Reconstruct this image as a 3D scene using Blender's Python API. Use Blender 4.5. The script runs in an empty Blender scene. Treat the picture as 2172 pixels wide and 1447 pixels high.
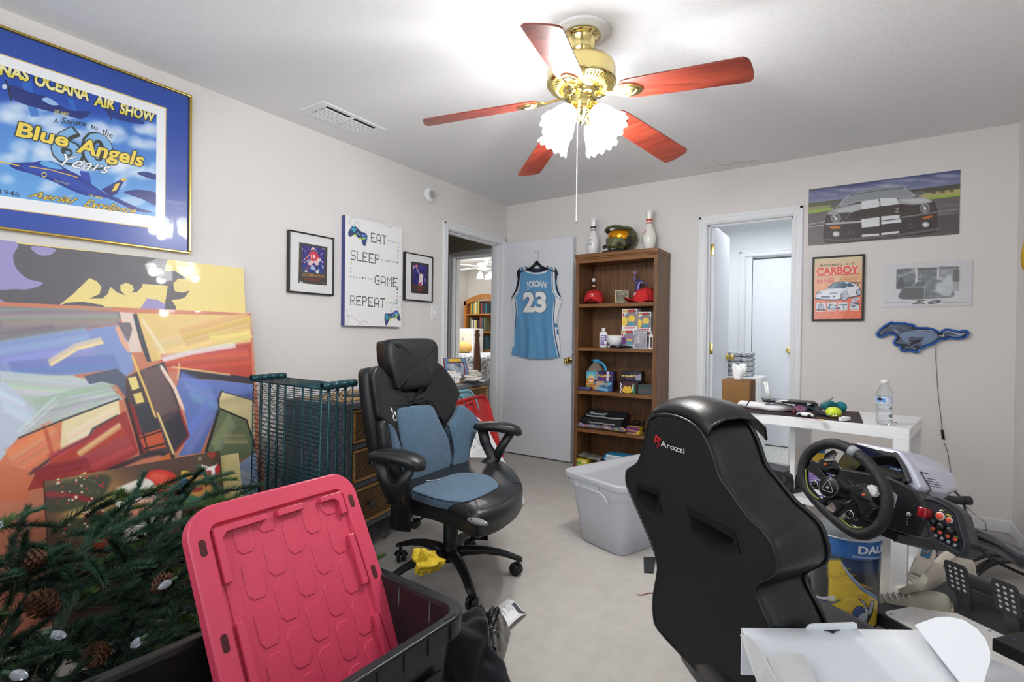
import bpy,bmesh,math,random
import numpy as np
from mathutils import Vector,Matrix
PI=math.pi
rnd=random.Random(7)
C=bpy.context.scene.collection
SC=bpy.context.scene
F,YAW,PITCH,ROLL=1075.0,0.59152854,-0.00871864,-0.01136844
CX,CY=1086.0,723.5
EYE=np.array([0,0,1.127])
XL,YB,XR,ZC,YF=-2.832,4.110,0.793,2.41,-1.05
_fw=np.array([-math.sin(YAW)*math.cos(PITCH),math.cos(YAW)*math.cos(PITCH),math.sin(PITCH)])
_r0=np.array([math.cos(YAW),math.sin(YAW),0]);_d0=np.cross(_fw,_r0)
_r=math.cos(ROLL)*_r0+math.sin(ROLL)*_d0
_d=-math.sin(ROLL)*_r0+math.cos(ROLL)*_d0
cam=bpy.data.cameras.new('camera');cam_o=bpy.data.objects.new('camera',cam);C.objects.link(cam_o)
cam.sensor_width=36.0;cam.lens=36.0*F/2172.0;cam.clip_start=0.02
cam_o.matrix_world=Matrix(((_r[0],-_d[0],-_fw[0],EYE[0]),(_r[1],-_d[1],-_fw[1],EYE[1]),(_r[2],-_d[2],-_fw[2],EYE[2]),(0,0,0,1)))
SC.camera=cam_o
SC.view_settings.view_transform='Standard';SC.view_settings.look='None'
SC.view_settings.exposure=-0.02;SC.view_settings.gamma=1.0;SC.view_settings.use_curve_mapping=False
wd=bpy.data.worlds.new('World');SC.world=wd;wd.use_nodes=True
wd.node_tree.nodes['Background'].inputs[0].default_value=(0.85,0.93,1.0,1)
wd.node_tree.nodes['Background'].inputs[1].default_value=1.5
def area(name,loc,target,sx,sy,power,col=(1,1,1)):
 l=bpy.data.lights.new(name,'AREA');l.shape='RECTANGLE';l.size=sx;l.size_y=sy;l.energy=power;l.color=col
 o=bpy.data.objects.new(name,l);C.objects.link(o);o.location=loc
 o.rotation_euler=(Vector(target)-Vector(loc)).to_track_quat('-Z','Y').to_euler()
 return o
area('window_daylight',(-1.3,YF+.03,1.42),(-1.3,3,1.35),2.3,1.5,20,(0.94,0.97,1.0))
area('side_window_daylight',(XR-.03,0.15,1.45),(-3,.9,1.3),1.2,1.3,2,(0.96,0.98,1.0))
area('added_ceiling_fill',(-.9,.1,1.75),(-1.2,1.6,2.41),.7,.7,12,(0.95,0.98,1.0))  # added fill light aimed at the ceiling to even out the room
area('bedroom_daylight',(-4.9,6.0,2.38),(-4.9,6.01,0),1.2,1.2,60,(1.0,0.98,0.94))
area('bathroom_daylight',(-0.75,5.0,2.3),(-0.75,5.01,0),.9,.9,16,(0.95,0.98,1.0))
def ray(x,y):return _r*(x-CX)/F+_d*(y-CY)/F+_fw
def onx(x,y,v):q=ray(x,y);return Vector(EYE+q*(v/q[0]))
def ony(x,y,v):q=ray(x,y);return Vector(EYE+q*(v/q[1]))
def onz(x,y,v):q=ray(x,y);return Vector(EYE+q*((v-EYE[2])/q[2]))
def dep(x,y,t):return Vector(EYE+ray(x,y)*t)
def onp(x,y,p0,n):
 q=Vector(ray(x,y));e=Vector(EYE);return e+q*((Vector(p0)-e).dot(n)/q.dot(n))
def lin(c):
 c=c/255.0
 return c/12.92 if c<=.04045 else((c+.055)/1.055)**2.4
def rgb(c):return(lin(c[0]),lin(c[1]),lin(c[2]),1)
MATS={}
def M(name,col,rough=.5,metal=0.,var=.06,vs=8.,bump=0.,bs=120.,trans=0.,alpha=1.,emit=0.,coat=0.,ior=1.45,sheen=0.,spec=.5,col2=None,stretch=None):
 if name in MATS:return MATS[name]
 m=bpy.data.materials.new(name);m.use_nodes=True;MATS[name]=m
 nt=m.node_tree;b=nt.nodes['Principled BSDF']
 tc=nt.nodes.new('ShaderNodeTexCoord');mp=nt.nodes.new('ShaderNodeMapping');nt.links.new(tc.outputs['Object'],mp.inputs[0])
 if stretch:mp.inputs['Scale'].default_value=stretch
 nz=nt.nodes.new('ShaderNodeTexNoise');nz.inputs['Scale'].default_value=vs;nz.inputs['Detail'].default_value=4
 nt.links.new(mp.outputs[0],nz.inputs['Vector'])
 mx=nt.nodes.new('ShaderNodeMix');mx.data_type='RGBA'
 a=rgb(col)
 if col2 is not None:lo,hi=a,rgb(col2)
 else:lo=tuple(x*(1-var)for x in a[:3])+(1,);hi=tuple(min(1,x*(1+var))for x in a[:3])+(1,)
 mx.inputs[6].default_value=lo;mx.inputs[7].default_value=hi
 if col2 is not None:
  cr=nt.nodes.new('ShaderNodeMapRange');cr.inputs[1].default_value=.35;cr.inputs[2].default_value=.65
  nt.links.new(nz.outputs[0],cr.inputs[0]);nt.links.new(cr.outputs[0],mx.inputs[0])
 else:nt.links.new(nz.outputs[0],mx.inputs[0])
 nt.links.new(mx.outputs[2],b.inputs['Base Color'])
 b.inputs['Roughness'].default_value=rough;b.inputs['Metallic'].default_value=metal
 b.inputs['Transmission Weight'].default_value=trans;b.inputs['IOR'].default_value=ior
 b.inputs['Alpha'].default_value=alpha;b.inputs['Coat Weight'].default_value=coat
 b.inputs['Specular IOR Level'].default_value=spec;b.inputs['Sheen Weight'].default_value=sheen
 if emit:b.inputs['Emission Color'].default_value=a;b.inputs['Emission Strength'].default_value=emit
 if bump:
  n2=nt.nodes.new('ShaderNodeTexNoise');n2.inputs['Scale'].default_value=bs;n2.inputs['Detail'].default_value=3
  nt.links.new(mp.outputs[0],n2.inputs['Vector'])
  bp=nt.nodes.new('ShaderNodeBump');bp.inputs['Strength'].default_value=bump;bp.inputs['Distance'].default_value=.003
  nt.links.new(n2.outputs[0],bp.inputs['Height']);nt.links.new(bp.outputs[0],b.inputs['Normal'])
 return m
def wood(name,c1,c2,axis=2,scale=9.,rough=.42,coat=.1):
 if name in MATS:return MATS[name]
 st=[1.,1.,1.];st[axis]=.09
 m=M(name,c1,rough,col2=c2,vs=scale*3,stretch=st,bump=.08,bs=scale*9,coat=coat)
 for n in m.node_tree.nodes:
  if n.type=='TEX_NOISE':n.inputs['Distortion'].default_value=1.6;n.inputs['Detail'].default_value=6
 return m
def weave(name,c1,c2,sx=55.,sy=140.,plane=(1,2),rough=.6):
 """woven wicker: two crossed waves in the plane of the face"""
 if name in MATS:return MATS[name]
 m=bpy.data.materials.new(name);m.use_nodes=True;MATS[name]=m
 nt=m.node_tree;b=nt.nodes['Principled BSDF'];b.inputs['Roughness'].default_value=rough
 tc=nt.nodes.new('ShaderNodeTexCoord');sp=nt.nodes.new('ShaderNodeSeparateXYZ');nt.links.new(tc.outputs['Object'],sp.inputs[0])
 cb=nt.nodes.new('ShaderNodeCombineXYZ')
 nt.links.new(sp.outputs[plane[0]],cb.inputs[0]);nt.links.new(sp.outputs[plane[1]],cb.inputs[1])
 mp=nt.nodes.new('ShaderNodeMapping');mp.inputs['Scale'].default_value=(sx,sy,1);nt.links.new(cb.outputs[0],mp.inputs[0])
 bk=nt.nodes.new('ShaderNodeTexBrick');bk.inputs['Scale'].default_value=1.;bk.inputs['Mortar Size'].default_value=.12
 bk.inputs['Color1'].default_value=rgb(c1);bk.inputs['Color2'].default_value=rgb([x*.82 for x in c1]);bk.inputs['Mortar'].default_value=rgb(c2)
 bk.inputs['Brick Width'].default_value=1.;bk.inputs['Row Height'].default_value=.5
 nt.links.new(mp.outputs[0],bk.inputs['Vector']);nt.links.new(bk.outputs[0],b.inputs['Base Color'])
 bp=nt.nodes.new('ShaderNodeBump');bp.inputs['Strength'].default_value=.7;bp.inputs['Distance'].default_value=.003;bp.invert=True
 nt.links.new(bk.outputs[1],bp.inputs['Height']);nt.links.new(bp.outputs[0],b.inputs['Normal'])
 return m
def frame(o,x,y,z=None):
 """matrix with columns x, y, z and origin o"""
 x=Vector(x).normalized();y=Vector(y).normalized()
 z=Vector(z).normalized()if z is not None else x.cross(y).normalized()
 return Matrix(((x[0],y[0],z[0],o[0]),(x[1],y[1],z[1],o[1]),(x[2],y[2],z[2],o[2]),(0,0,0,1)))
def rotz(a):return Matrix.Rotation(a,4,'Z')
def T(x,y,z):return Matrix.Translation((x,y,z))
class B:
 def __init__(s,X=None):s.v=[];s.f=[];s.mi=[];s.sm=[];s.X=X;s.m=0;s.uv=None
 def add(s,vs,fs,smooth=False,X=None):
  n=len(s.v)
  for p in vs:
   p=Vector(p)
   if X is not None:p=X@p
   if s.X is not None:p=s.X@p
   s.v.append(p)
  for f in fs:s.f.append([i+n for i in f]);s.mi.append(s.m);s.sm.append(smooth)
  return s
 def box(s,c,d,X=None,taper=1.):
  x,y,z=d[0]/2,d[1]/2,d[2]/2;t=taper
  vs=[(c[0]+a*x*(t if e>0 else 1),c[1]+b*y*(t if e>0 else 1),c[2]+e*z)for e in(-1,1)for b in(-1,1)for a in(-1,1)]
  return s.add(vs,[(0,2,3,1),(4,5,7,6),(0,1,5,4),(2,6,7,3),(0,4,6,2),(1,3,7,5)],X=X)
 def box2(s,a,b,X=None):
  return s.box([(p+q)/2 for p,q in zip(a,b)],[abs(q-p)for p,q in zip(a,b)],X)
 def rbox(s,c,d,r=.01,seg=3,X=None,smooth=True):
  """box with all edges rounded"""
  bm=bmesh.new();bmesh.ops.create_cube(bm,size=1,matrix=Matrix.Translation(c)@Matrix.Diagonal((d[0],d[1],d[2],1)))
  bmesh.ops.bevel(bm,geom=bm.edges[:],offset=min(r,min(d)*.49),segments=seg,profile=.5,affect='EDGES')
  bm.verts.index_update();vs=[v.co.copy()for v in bm.verts];fs=[[v.index for v in f.verts]for f in bm.faces];bm.free()
  return s.add(vs,fs,smooth,X)
 def tube(s,pts,r,seg=8,closed=False,caps=True,X=None,flat=1.):
  pts=[Vector(p)for p in pts];n=len(pts)
  rs=r if isinstance(r,(list,tuple))else[r]*n
  vs=[];fs=[];up=None
  for i,p in enumerate(pts):
   a=pts[i-1]if(i>0 or closed)else p;b=pts[(i+1)%n]if(i<n-1 or closed)else p
   t=(b-a).normalized()
   if up is None:
    up=Vector((0,0,1))if abs(t.z)<.9 else Vector((0,1,0))
    up=(up-t*up.dot(t)).normalized()
   else:
    up=up-t*up.dot(t)
    up=up.normalized()if up.length>1e-6 else t.orthogonal().normalized()
   q=t.cross(up)
   for k in range(seg):
    w=2*PI*k/seg;vs.append(p+(up*math.cos(w)*flat+q*math.sin(w))*rs[i])
  for i in range(n if closed else n-1):
   j=(i+1)%n
   for k in range(seg):
    l=(k+1)%seg;fs.append((i*seg+k,i*seg+l,j*seg+l,j*seg+k))
  if caps and not closed:fs+=[tuple(range(seg))[::-1],tuple((n-1)*seg+k for k in range(seg))]
  return s.add(vs,fs,True if seg>4 else False,X)
 def cyl(s,p,q,r,r2=None,seg=16,X=None):return s.tube([p,q],[r,r if r2 is None else r2],seg,X=X)
 def lathe(s,prof,seg=24,X=None,ang=2*PI,fn=None,smooth=True):
  full=abs(ang-2*PI)<1e-6;n=seg if full else seg+1;vs=[];fs=[]
  for i,(r,z)in enumerate(prof):
   for k in range(n):
    w=ang*k/seg;rr,zz=(r,z)if fn is None else fn(r,z,w,i)
    vs.append((rr*math.cos(w),rr*math.sin(w),zz))
  for i in range(len(prof)-1):
   for k in range(seg):
    l=(k+1)%n;a,b=i*n,(i+1)*n
    fs.append((a+k,a+l,b+l,b+k))
  if full and prof[0][0]>1e-5 and fn is None and prof[0]!=prof[-1]:
   fs.append(tuple(range(n))[::-1])
  if full and prof[-1][0]>1e-5 and fn is None and prof[0]!=prof[-1]:
   fs.append(tuple((len(prof)-1)*n+k for k in range(n)))
  return s.add(vs,fs,smooth,X)
 def lath0(s,prof,seg=24,X=None,fn=None):
  """lathe without end caps"""
  vs=[];fs=[]
  for i,(r,z)in enumerate(prof):
   for k in range(seg):
    w=2*PI*k/seg;rr,zz=(r,z)if fn is None else fn(r,z,w,i)
    vs.append((rr*math.cos(w),rr*math.sin(w),zz))
  for i in range(len(prof)-1):
   for k in range(seg):
    l=(k+1)%seg;fs.append((i*seg+k,i*seg+l,(i+1)*seg+l,(i+1)*seg+k))
  return s.add(vs,fs,True,X)
 def prism(s,poly,z0,z1,X=None,smooth=False):
  n=len(poly)
  ar=sum(poly[i][0]*poly[(i+1)%n][1]-poly[(i+1)%n][0]*poly[i][1]for i in range(n))
  if ar<0:poly=poly[::-1]
  vs=[(p[0],p[1],z0)for p in poly]+[(p[0],p[1],z1)for p in poly]
  fs=[tuple(range(n))[::-1],tuple(range(n,2*n))]+[(i,(i+1)%n,n+(i+1)%n,n+i)for i in range(n)]
  return s.add(vs,fs,smooth,X)
 def flat(s,poly,z=0,X=None):
  return s.add([(p[0],p[1],z)for p in poly],[tuple(range(len(poly)))],False,X)
 def ell(s,c,d,seg=16,rings=10,X=None,e=1.):
  vs=[];fs=[]
  for i in range(rings+1):
   t=PI*i/rings
   for k in range(seg):
    w=2*PI*k/seg
    f=lambda q:math.copysign(abs(q)**e,q)
    vs.append((c[0]+d[0]*f(math.sin(t))*f(math.cos(w)),c[1]+d[1]*f(math.sin(t))*f(math.sin(w)),c[2]+d[2]*f(math.cos(t))))
  for i in range(rings):
   for k in range(seg):
    l=(k+1)%seg;fs.append((i*seg+k,(i+1)*seg+k,(i+1)*seg+l,i*seg+l))
  return s.add(vs,fs,True,X)
 def grid(s,fn,nu,nv,X=None,smooth=True,cu=False):
  vs=[fn(i/nu,j/nv)for j in range(nv+1)for i in range(nu+1)]
  fs=[(j*(nu+1)+i,j*(nu+1)+i+1,(j+1)*(nu+1)+i+1,(j+1)*(nu+1)+i)for j in range(nv)for i in range(nu)]
  return s.add(vs,fs,smooth,X)
 def loft(s,rings,X=None,caps=True,smooth=True,closed=False):
  n=len(rings[0]);vs=[p for r in rings for p in r];fs=[]
  L=len(rings)
  for i in range(L if closed else L-1):
   for k in range(n):
    l=(k+1)%n;j=(i+1)%L;fs.append((i*n+k,i*n+l,j*n+l,j*n+k))
  if caps and not closed:fs+=[tuple(range(n))[::-1],tuple((L-1)*n+k for k in range(n))]
  return s.add(vs,fs,smooth,X)
 def text(s,txt,size,X=None,depth=0.,bold=0.,align='CENTER',sx=1.,shear=0.,space=1.):
  vs,fs=glyphs(txt,bold,align,shear,space)
  vs=[(x*size*sx,y*size,0)for x,y in vs]
  if depth:
   n=len(vs);top=[(x,y,depth)for x,y,_ in vs]
   return s.add(top,fs,False,X)
  return s.add(vs,fs,False,X)
 def build(s,name,mats,parent=None,bev=0.,solid=0.,sub=0,off=0.,bseg=2,auto=None):
  me=bpy.data.meshes.new(name)
  loc=None
  vs=s.v
  if parent is None and vs:
   lo=[min(p[i]for p in vs)for i in range(3)];hi=[max(p[i]for p in vs)for i in range(3)]
   loc=Vector(((lo[0]+hi[0])/2,(lo[1]+hi[1])/2,lo[2]));vs=[p-loc for p in vs]
  elif parent is not None:
   inv=parent.get('_w')
   if inv is not None:
    Mi=Matrix([list(inv[i*4:i*4+4])for i in range(4)]).inverted();vs=[Mi@p for p in vs]
  me.from_pydata([tuple(p)for p in vs],[],s.f)
  if not isinstance(mats,(list,tuple)):mats=[mats]
  for m in mats:me.materials.append(m)
  me.polygons.foreach_set('material_index',s.mi);me.polygons.foreach_set('use_smooth',s.sm)
  if s.uv is not None:
   ul=me.uv_layers.new(name='UVMap');flatuv=[]
   for lp in me.loops:flatuv+=list(s.uv[lp.vertex_index])
   ul.data.foreach_set('uv',flatuv)
  me.update()
  o=bpy.data.objects.new(name,me);C.objects.link(o)
  if loc is not None:o.location=loc;o['_w']=[x for row in Matrix.Translation(loc)for x in row]
  if parent is not None:o.parent=parent;o['_w']=list(parent['_w'])if parent.get('_w')is not None else[x for row in Matrix.Identity(4)for x in row]
  if solid:md=o.modifiers.new('solid','SOLIDIFY');md.thickness=solid;md.offset=off
  if sub:md=o.modifiers.new('sub','SUBSURF');md.levels=sub;md.render_levels=sub
  if bev:md=o.modifiers.new('bev','BEVEL');md.width=bev;md.segments=bseg;md.limit_method='ANGLE';md.angle_limit=math.radians(40)
  return o
def thing(name,label,cat,X=None,group=None):
 """Empty at the thing's base; X is its world matrix (or a location); parts are built in LOCAL space of X when B(X) is used"""
 o=bpy.data.objects.new(name,None);C.objects.link(o);o.empty_display_size=.05
 if X is None:X=Matrix.Identity(4)
 if not isinstance(X,Matrix):X=Matrix.Translation(Vector(X))
 o.matrix_world=X;o['_w']=[x for row in X for x in row]
 return tag(o,label,cat,group)
def tag(o,label,cat,group=None,kind=None):
 o['label']=label;o['category']=cat
 if group:o['group']=group
 if kind:o['kind']=kind
 return o
def struct(o):o['kind']='structure';return o
def copy_tree(o,X,label=None,group=None):
 r=o.copy();C.objects.link(r);r.matrix_world=X;r['_w']=[x for row in X for x in row]
 if label:r['label']=label
 if group:r['group']=group
 for ch in list(o.children):
  c=ch.copy();C.objects.link(c);c.parent=r
  for g in list(ch.children):
   d=g.copy();C.objects.link(d);d.parent=c
 return r
_GL={}
def glyphs(txt,bold=0.,align='CENTER',shear=0.,space=1.):
 k=(txt,bold,align,shear,space)
 if k in _GL:return _GL[k]
 cu=bpy.data.curves.new('t','FONT');cu.body=txt;cu.size=1.;cu.offset=bold;cu.align_x=align;cu.shear=shear;cu.space_character=space
 cu.resolution_u=3;cu.fill_mode='FRONT'
 o=bpy.data.objects.new('t',cu);me=o.to_mesh()
 vs=[(v.co.x,v.co.y)for v in me.vertices];fs=[tuple(p.vertices)for p in me.polygons]
 o.to_mesh_clear();bpy.data.objects.remove(o);bpy.data.curves.remove(cu)
 _GL[k]=(vs,fs);return vs,fs
def boxblur(m,r):
 r=int(r)
 if r<1:return m
 for ax in(0,1):
  p=np.pad(m,[(r+1,r)if a==ax else(0,0)for a in(0,1)],mode='edge');c=np.cumsum(p,ax)
  m=(c[2*r+1:]-c[:-2*r-1])/(2*r+1)if ax==0 else(c[:,2*r+1:]-c[:,:-2*r-1])/(2*r+1)
 return m
class Img:
 """a picture; tf maps the coordinates used for drawing to pixels of the array"""
 def __init__(s,w,h,bg=(255,255,255),tf=None):
  s.w,s.h=w,h;s.a=np.zeros((h,w,3),np.float32);s.a[:]=bg;s.tf=tf or(lambda x,y:(x,y));s.rs=np.random.RandomState(3)
 def mask(s,pts,raw=False):
  P=np.array([p if raw else s.tf(*p)for p in pts],float);SS=2
  m=np.zeros((s.h*SS,s.w*SS),bool);P=P*SS
  xs=np.arange(s.w*SS)+.5
  x0=max(0,int(P[:,0].min())-1);x1=min(s.w*SS,int(P[:,0].max())+2)
  if x1<=x0:return np.zeros((s.h,s.w),np.float32)
  for i in range(len(P)):
   (ax,ay),(bx,by)=P[i],P[(i+1)%len(P)]
   if ay==by:continue
   if ay>by:ax,ay,bx,by=bx,by,ax,ay
   r0=max(0,int(math.ceil(ay-.5)));r1=min(s.h*SS,int(math.ceil(by-.5)))
   if r1<=r0:continue
   ys=np.arange(r0,r1)+.5;xi=ax+(ys-ay)*(bx-ax)/(by-ay)
   m[r0:r1,x0:x1]^=xs[None,x0:x1]<xi[:,None]
  return m.reshape(s.h,SS,s.w,SS).mean((1,3)).astype(np.float32)
 def put(s,m,col,al=1.,blur=0,noise=0.,ns=4):
  m=m.astype(np.float32)
  if blur:m=boxblur(boxblur(m,blur),blur)
  if noise:
   n=s.rs.rand(max(2,s.h//ns+2),max(2,s.w//ns+2)).astype(np.float32)
   n=np.kron(n,np.ones((ns,ns),np.float32))[:s.h,:s.w];n=boxblur(n,ns)
   m=m*np.clip(1-noise+noise*2*n,0,1)
  m=(m*al)[...,None];s.a=s.a*(1-m)+np.array(col,np.float32)*m
 def poly(s,pts,col,al=1.,blur=0,noise=0.,ns=4):
  P=np.array([s.tf(*p)for p in pts],float);pad=int(2*blur)+3
  x0=max(0,int(P[:,0].min())-pad);x1=min(s.w,int(P[:,0].max())+pad+1);y0=max(0,int(P[:,1].min())-pad);y1=min(s.h,int(P[:,1].max())+pad+1)
  if x1<=x0 or y1<=y0:return
  hh,ww=y1-y0,x1-x0;SS=2 if hh*ww<160000 else 1
  m=np.zeros((hh*SS,ww*SS),bool);Q=(P-(x0,y0))*SS;xs=np.arange(ww*SS)+.5
  for i in range(len(Q)):
   (ax,ay),(bx,by)=Q[i],Q[(i+1)%len(Q)]
   if ay==by:continue
   if ay>by:ax,ay,bx,by=bx,by,ax,ay
   r0=max(0,int(math.ceil(ay-.5)));r1=min(hh*SS,int(math.ceil(by-.5)))
   if r1<=r0:continue
   ys=np.arange(r0,r1)+.5;xi=ax+(ys-ay)*(bx-ax)/(by-ay)
   m[r0:r1]^=xs[None]<xi[:,None]
  m=m.reshape(hh,SS,ww,SS).mean((1,3),dtype=np.float32)if SS>1 else m.astype(np.float32)
  if blur:m=boxblur(boxblur(m,blur),blur)
  m=(m*al)[...,None];s.a[y0:y1,x0:x1]=s.a[y0:y1,x0:x1]*(1-m)+np.array(col,np.float32)*m
 def smooth(s,pts,col,al=1.,blur=0,closed=True,noise=0.):s.poly(spline(pts,closed),col,al,blur,noise)
 def circ(s,c,r,col,al=1.,blur=0,ry=None,n=24):
  ry=ry or r;s.poly([(c[0]+r*math.cos(2*PI*k/n),c[1]+ry*math.sin(2*PI*k/n))for k in range(n)],col,al,blur)
 def line(s,pts,w,col,al=1.,blur=0,curve=False):
  if curve:pts=spline(pts,False)
  P=[Vector(p).to_2d()for p in pts];L=[];R=[]
  for i,p in enumerate(P):
   t=P[min(i+1,len(P)-1)]-P[max(i-1,0)]
   if t.length<1e-9:continue
   n=Vector((-t.y,t.x)).normalized()*w/2;L.append(p+n);R.append(p-n)
  s.poly([tuple(p)for p in L+R[::-1]],col,al,blur)
 def tmask(s,txt,fn,bold=0.,align='CENTER',shear=0.,space=1.):
  vs,fs=glyphs(txt,bold,align,shear,space)
  P=np.array([s.tf(*fn(x,y))for x,y in vs]);m=np.zeros((s.h*2,s.w*2),bool);P=P*2
  for f in fs:
   q=P[list(f)];x0=max(0,int(q[:,0].min()));x1=min(s.w*2,int(q[:,0].max())+2);y0=max(0,int(q[:,1].min()));y1=min(s.h*2,int(q[:,1].max())+2)
   if x1<=x0 or y1<=y0:continue
   X,Y=np.meshgrid(np.arange(x0,x1)+.5,np.arange(y0,y1)+.5);ins=np.zeros(X.shape,bool)
   n=len(q)
   for i in range(n):
    (ax,ay),(bx,by)=q[i],q[(i+1)%n]
    if ay==by:continue
    if ay>by:ax,ay,bx,by=bx,by,ax,ay
    ins^=(Y>=ay)&(Y<by)&(X<ax+(Y-ay)*(bx-ax)/(by-ay))
   m[y0:y1,x0:x1]|=ins
  return m.reshape(s.h,2,s.w,2).mean((1,3)).astype(np.float32)
 def text(s,txt,x,y,size,col,ang=0.,sx=1.,bold=0.,align='CENTER',shear=0.,space=1.,al=1.,blur=0,arc=None,outline=None,ow=2):
  """baseline at (x, y), drawing space y down, ang in degrees clockwise"""
  ca,sa=math.cos(math.radians(ang)),math.sin(math.radians(ang))
  def fn(u,v):
   u*=size*sx;v*=size
   if arc:v-=u*u/(2*arc)
   return x+u*ca+v*sa,y+u*sa-v*ca
  m=s.tmask(txt,fn,bold,align,shear,space)
  if outline is not None:s.put(np.clip(boxblur(m,ow)*4,0,1),outline,al)
  s.put(m,col,al,blur);return m
 def speck(s,amp,sc=1,mono=True):
  n=s.rs.rand(s.h//sc+1,s.w//sc+1).astype(np.float32)-.5
  n=np.kron(n,np.ones((sc,sc),np.float32))[:s.h,:s.w];n=boxblur(n,sc)
  s.a+=n[...,None]*amp
 def mat(s,name,rough=.5,coat=0.,bump=0.,spec=.5,alpha=1.):
  im=bpy.data.images.new(name,s.w,s.h);px=np.ones((s.h,s.w,4),np.float32);px[...,:3]=np.clip(s.a[::-1],0,255)/255.
  im.pixels.foreach_set(px.ravel());im.update();im.pack()
  m=bpy.data.materials.new(name);m.use_nodes=True;nt=m.node_tree;b=nt.nodes['Principled BSDF']
  t=nt.nodes.new('ShaderNodeTexImage');t.image=im;t.extension='EXTEND';nt.links.new(t.outputs[0],b.inputs['Base Color'])
  b.inputs['Roughness'].default_value=rough;b.inputs['Coat Weight'].default_value=coat;b.inputs['Specular IOR Level'].default_value=spec
  if bump:
   tc=nt.nodes.new('ShaderNodeTexCoord');n2=nt.nodes.new('ShaderNodeTexNoise');n2.inputs['Scale'].default_value=90;nt.links.new(tc.outputs['Object'],n2.inputs[0])
   bp=nt.nodes.new('ShaderNodeBump');bp.inputs['Strength'].default_value=bump;bp.inputs['Distance'].default_value=.002
   nt.links.new(n2.outputs[0],bp.inputs['Height']);nt.links.new(bp.outputs[0],b.inputs['Normal'])
  return m
def spline(pts,closed=True,n=6):
 P=[Vector((p[0],p[1],p[2]if len(p)>2 else 0))for p in pts];out=[];N=len(P)
 for i in range(N if closed else N-1):
  a,b,c,d=(P[(i-1)%N],P[i],P[(i+1)%N],P[(i+2)%N])if closed else(P[max(i-1,0)],P[i],P[i+1],P[min(i+2,N-1)])
  for k in range(n):
   t=k/n;out.append(.5*((2*b)+(c-a)*t+(2*a-5*b+4*c-d)*t*t+(3*b-a-3*c+d)*t**3))
 if not closed:out.append(P[-1])
 return[tuple(p)if len(pts[0])>2 else(p[0],p[1])for p in out]
def rrect(x0,y0,x1,y1,r,n=5):
 o=[]
 for cx,cy,a in((x1-r,y1-r,0),(x0+r,y1-r,90),(x0+r,y0+r,180),(x1-r,y0+r,270)):
  for k in range(n+1):w=math.radians(a+90*k/n);o.append((cx+r*math.cos(w),cy+r*math.sin(w)))
 return o
def uvquad(b,c00,c10,c11,c01):
 """one quad with UVs 0..1 (bottom-left, bottom-right, top-right, top-left)"""
 b.add([c00,c10,c11,c01],[(0,1,2,3)])
 b.uv=(b.uv or[(0,0)]*(len(b.v)-4))+[(0,0),(1,0),(1,1),(0,1)]
 return b
class Plane:
 """a picture plane: origin o (bottom-left), unit axes u (to the right), v (up), size w x h; tf() turns photo pixels to array pixels"""
 def __init__(s,o,u,v,w,h,res):
  s.o,s.u,s.v,s.w,s.h=Vector(o),Vector(u).normalized(),Vector(v).normalized(),w,h;s.n=s.u.cross(s.v)
  s.W,s.H=int(w*res),int(h*res)
 def tf(s,x,y):
  p=onp(x,y,s.o,s.n)-s.o
  return p.dot(s.u)/s.w*s.W,(1-p.dot(s.v)/s.h)*s.H
 def P(s,a,b,d=0.):return s.o+s.u*(a*s.w)+s.v*(b*s.h)+s.n*d
 def img(s,bg=(255,255,255)):return Img(s.W,s.H,bg,s.tf)
 def quad(s,d=0.,a0=0.,b0=0.,a1=1.,b1=1.):
  b=B();return uvquad(b,s.P(a0,b0,d),s.P(a1,b0,d),s.P(a1,b1,d),s.P(a0,b1,d))
 def X(s):return frame(s.o,s.u,s.v,s.n)
m_wall=M('wall_paint',(226,222,219),.85,var=.015,vs=3,bump=.25,bs=60)
m_wallbath=M('bath_paint',(232,235,238),.7,var=.02)
m_ceil=M('ceiling_paint',(236,236,237),.9,var=.01,vs=2,bump=.8,bs=110)
m_trim=M('trim_paint',(232,234,237),.35,var=.015)
m_door=M('door_paint',(226,229,236),.38,var=.02)
m_carpet=M('carpet',(200,195,189),.97,vs=14,col2=(192,187,181),bump=1.,bs=420)
m_black=M('black_plastic',(22,23,26),.42)
m_brass=M('brass',(214,190,110),.16,1.,var=.1)
m_dkmetal=M('dark_metal',(70,68,64),.4,1.)
m_steel=M('steel',(190,192,196),.25,1.)
m_white=M('white_plastic',(235,236,236),.4,var=.02)
WT=.12
DY0,DY1,DZ=3.215,4.035,2.035
BX0,BX1,BZ=-.965,-.345,2.03
def wall(name,boxes,m):
 b=B()
 for a,c in boxes:b.box2(a,c)
 return struct(b.build(name,m))
b=B();b.box2((XL-WT,YF-.2,-.1),(XR+.2,YB+WT,0));struct(b.build('floor',m_carpet))
b=B();b.box2((XL-WT,YF-.2,ZC),(XR+.2,YB+WT,ZC+.1));ceil_o=struct(b.build('ceiling',m_ceil))
b=B()
for k in range(16):
 c=onz(1490+k*7.2,356-k*.95+rnd.uniform(-2,2),ZC);r=rnd.uniform(.012,.03)
 b.prism([(c.x+r*rnd.uniform(.6,1.2)*math.cos(w),c.y+r*.45*rnd.uniform(.6,1.2)*math.sin(w))for w in[2*PI*i/9 for i in range(9)]],ZC-.0018-.0001*k,ZC)
o=b.build('peeled_paint',M('peeled_paint',(196,192,186),.9,vs=60,col2=(214,212,210)),ceil_o)
wl=wall('wall_left',[((XL-WT,YF-.2,0),(XL,DY0,ZC)),((XL-WT,DY1,0),(XL,YB,ZC)),((XL-WT,DY0,DZ),(XL,DY1,ZC))],m_wall)
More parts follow.
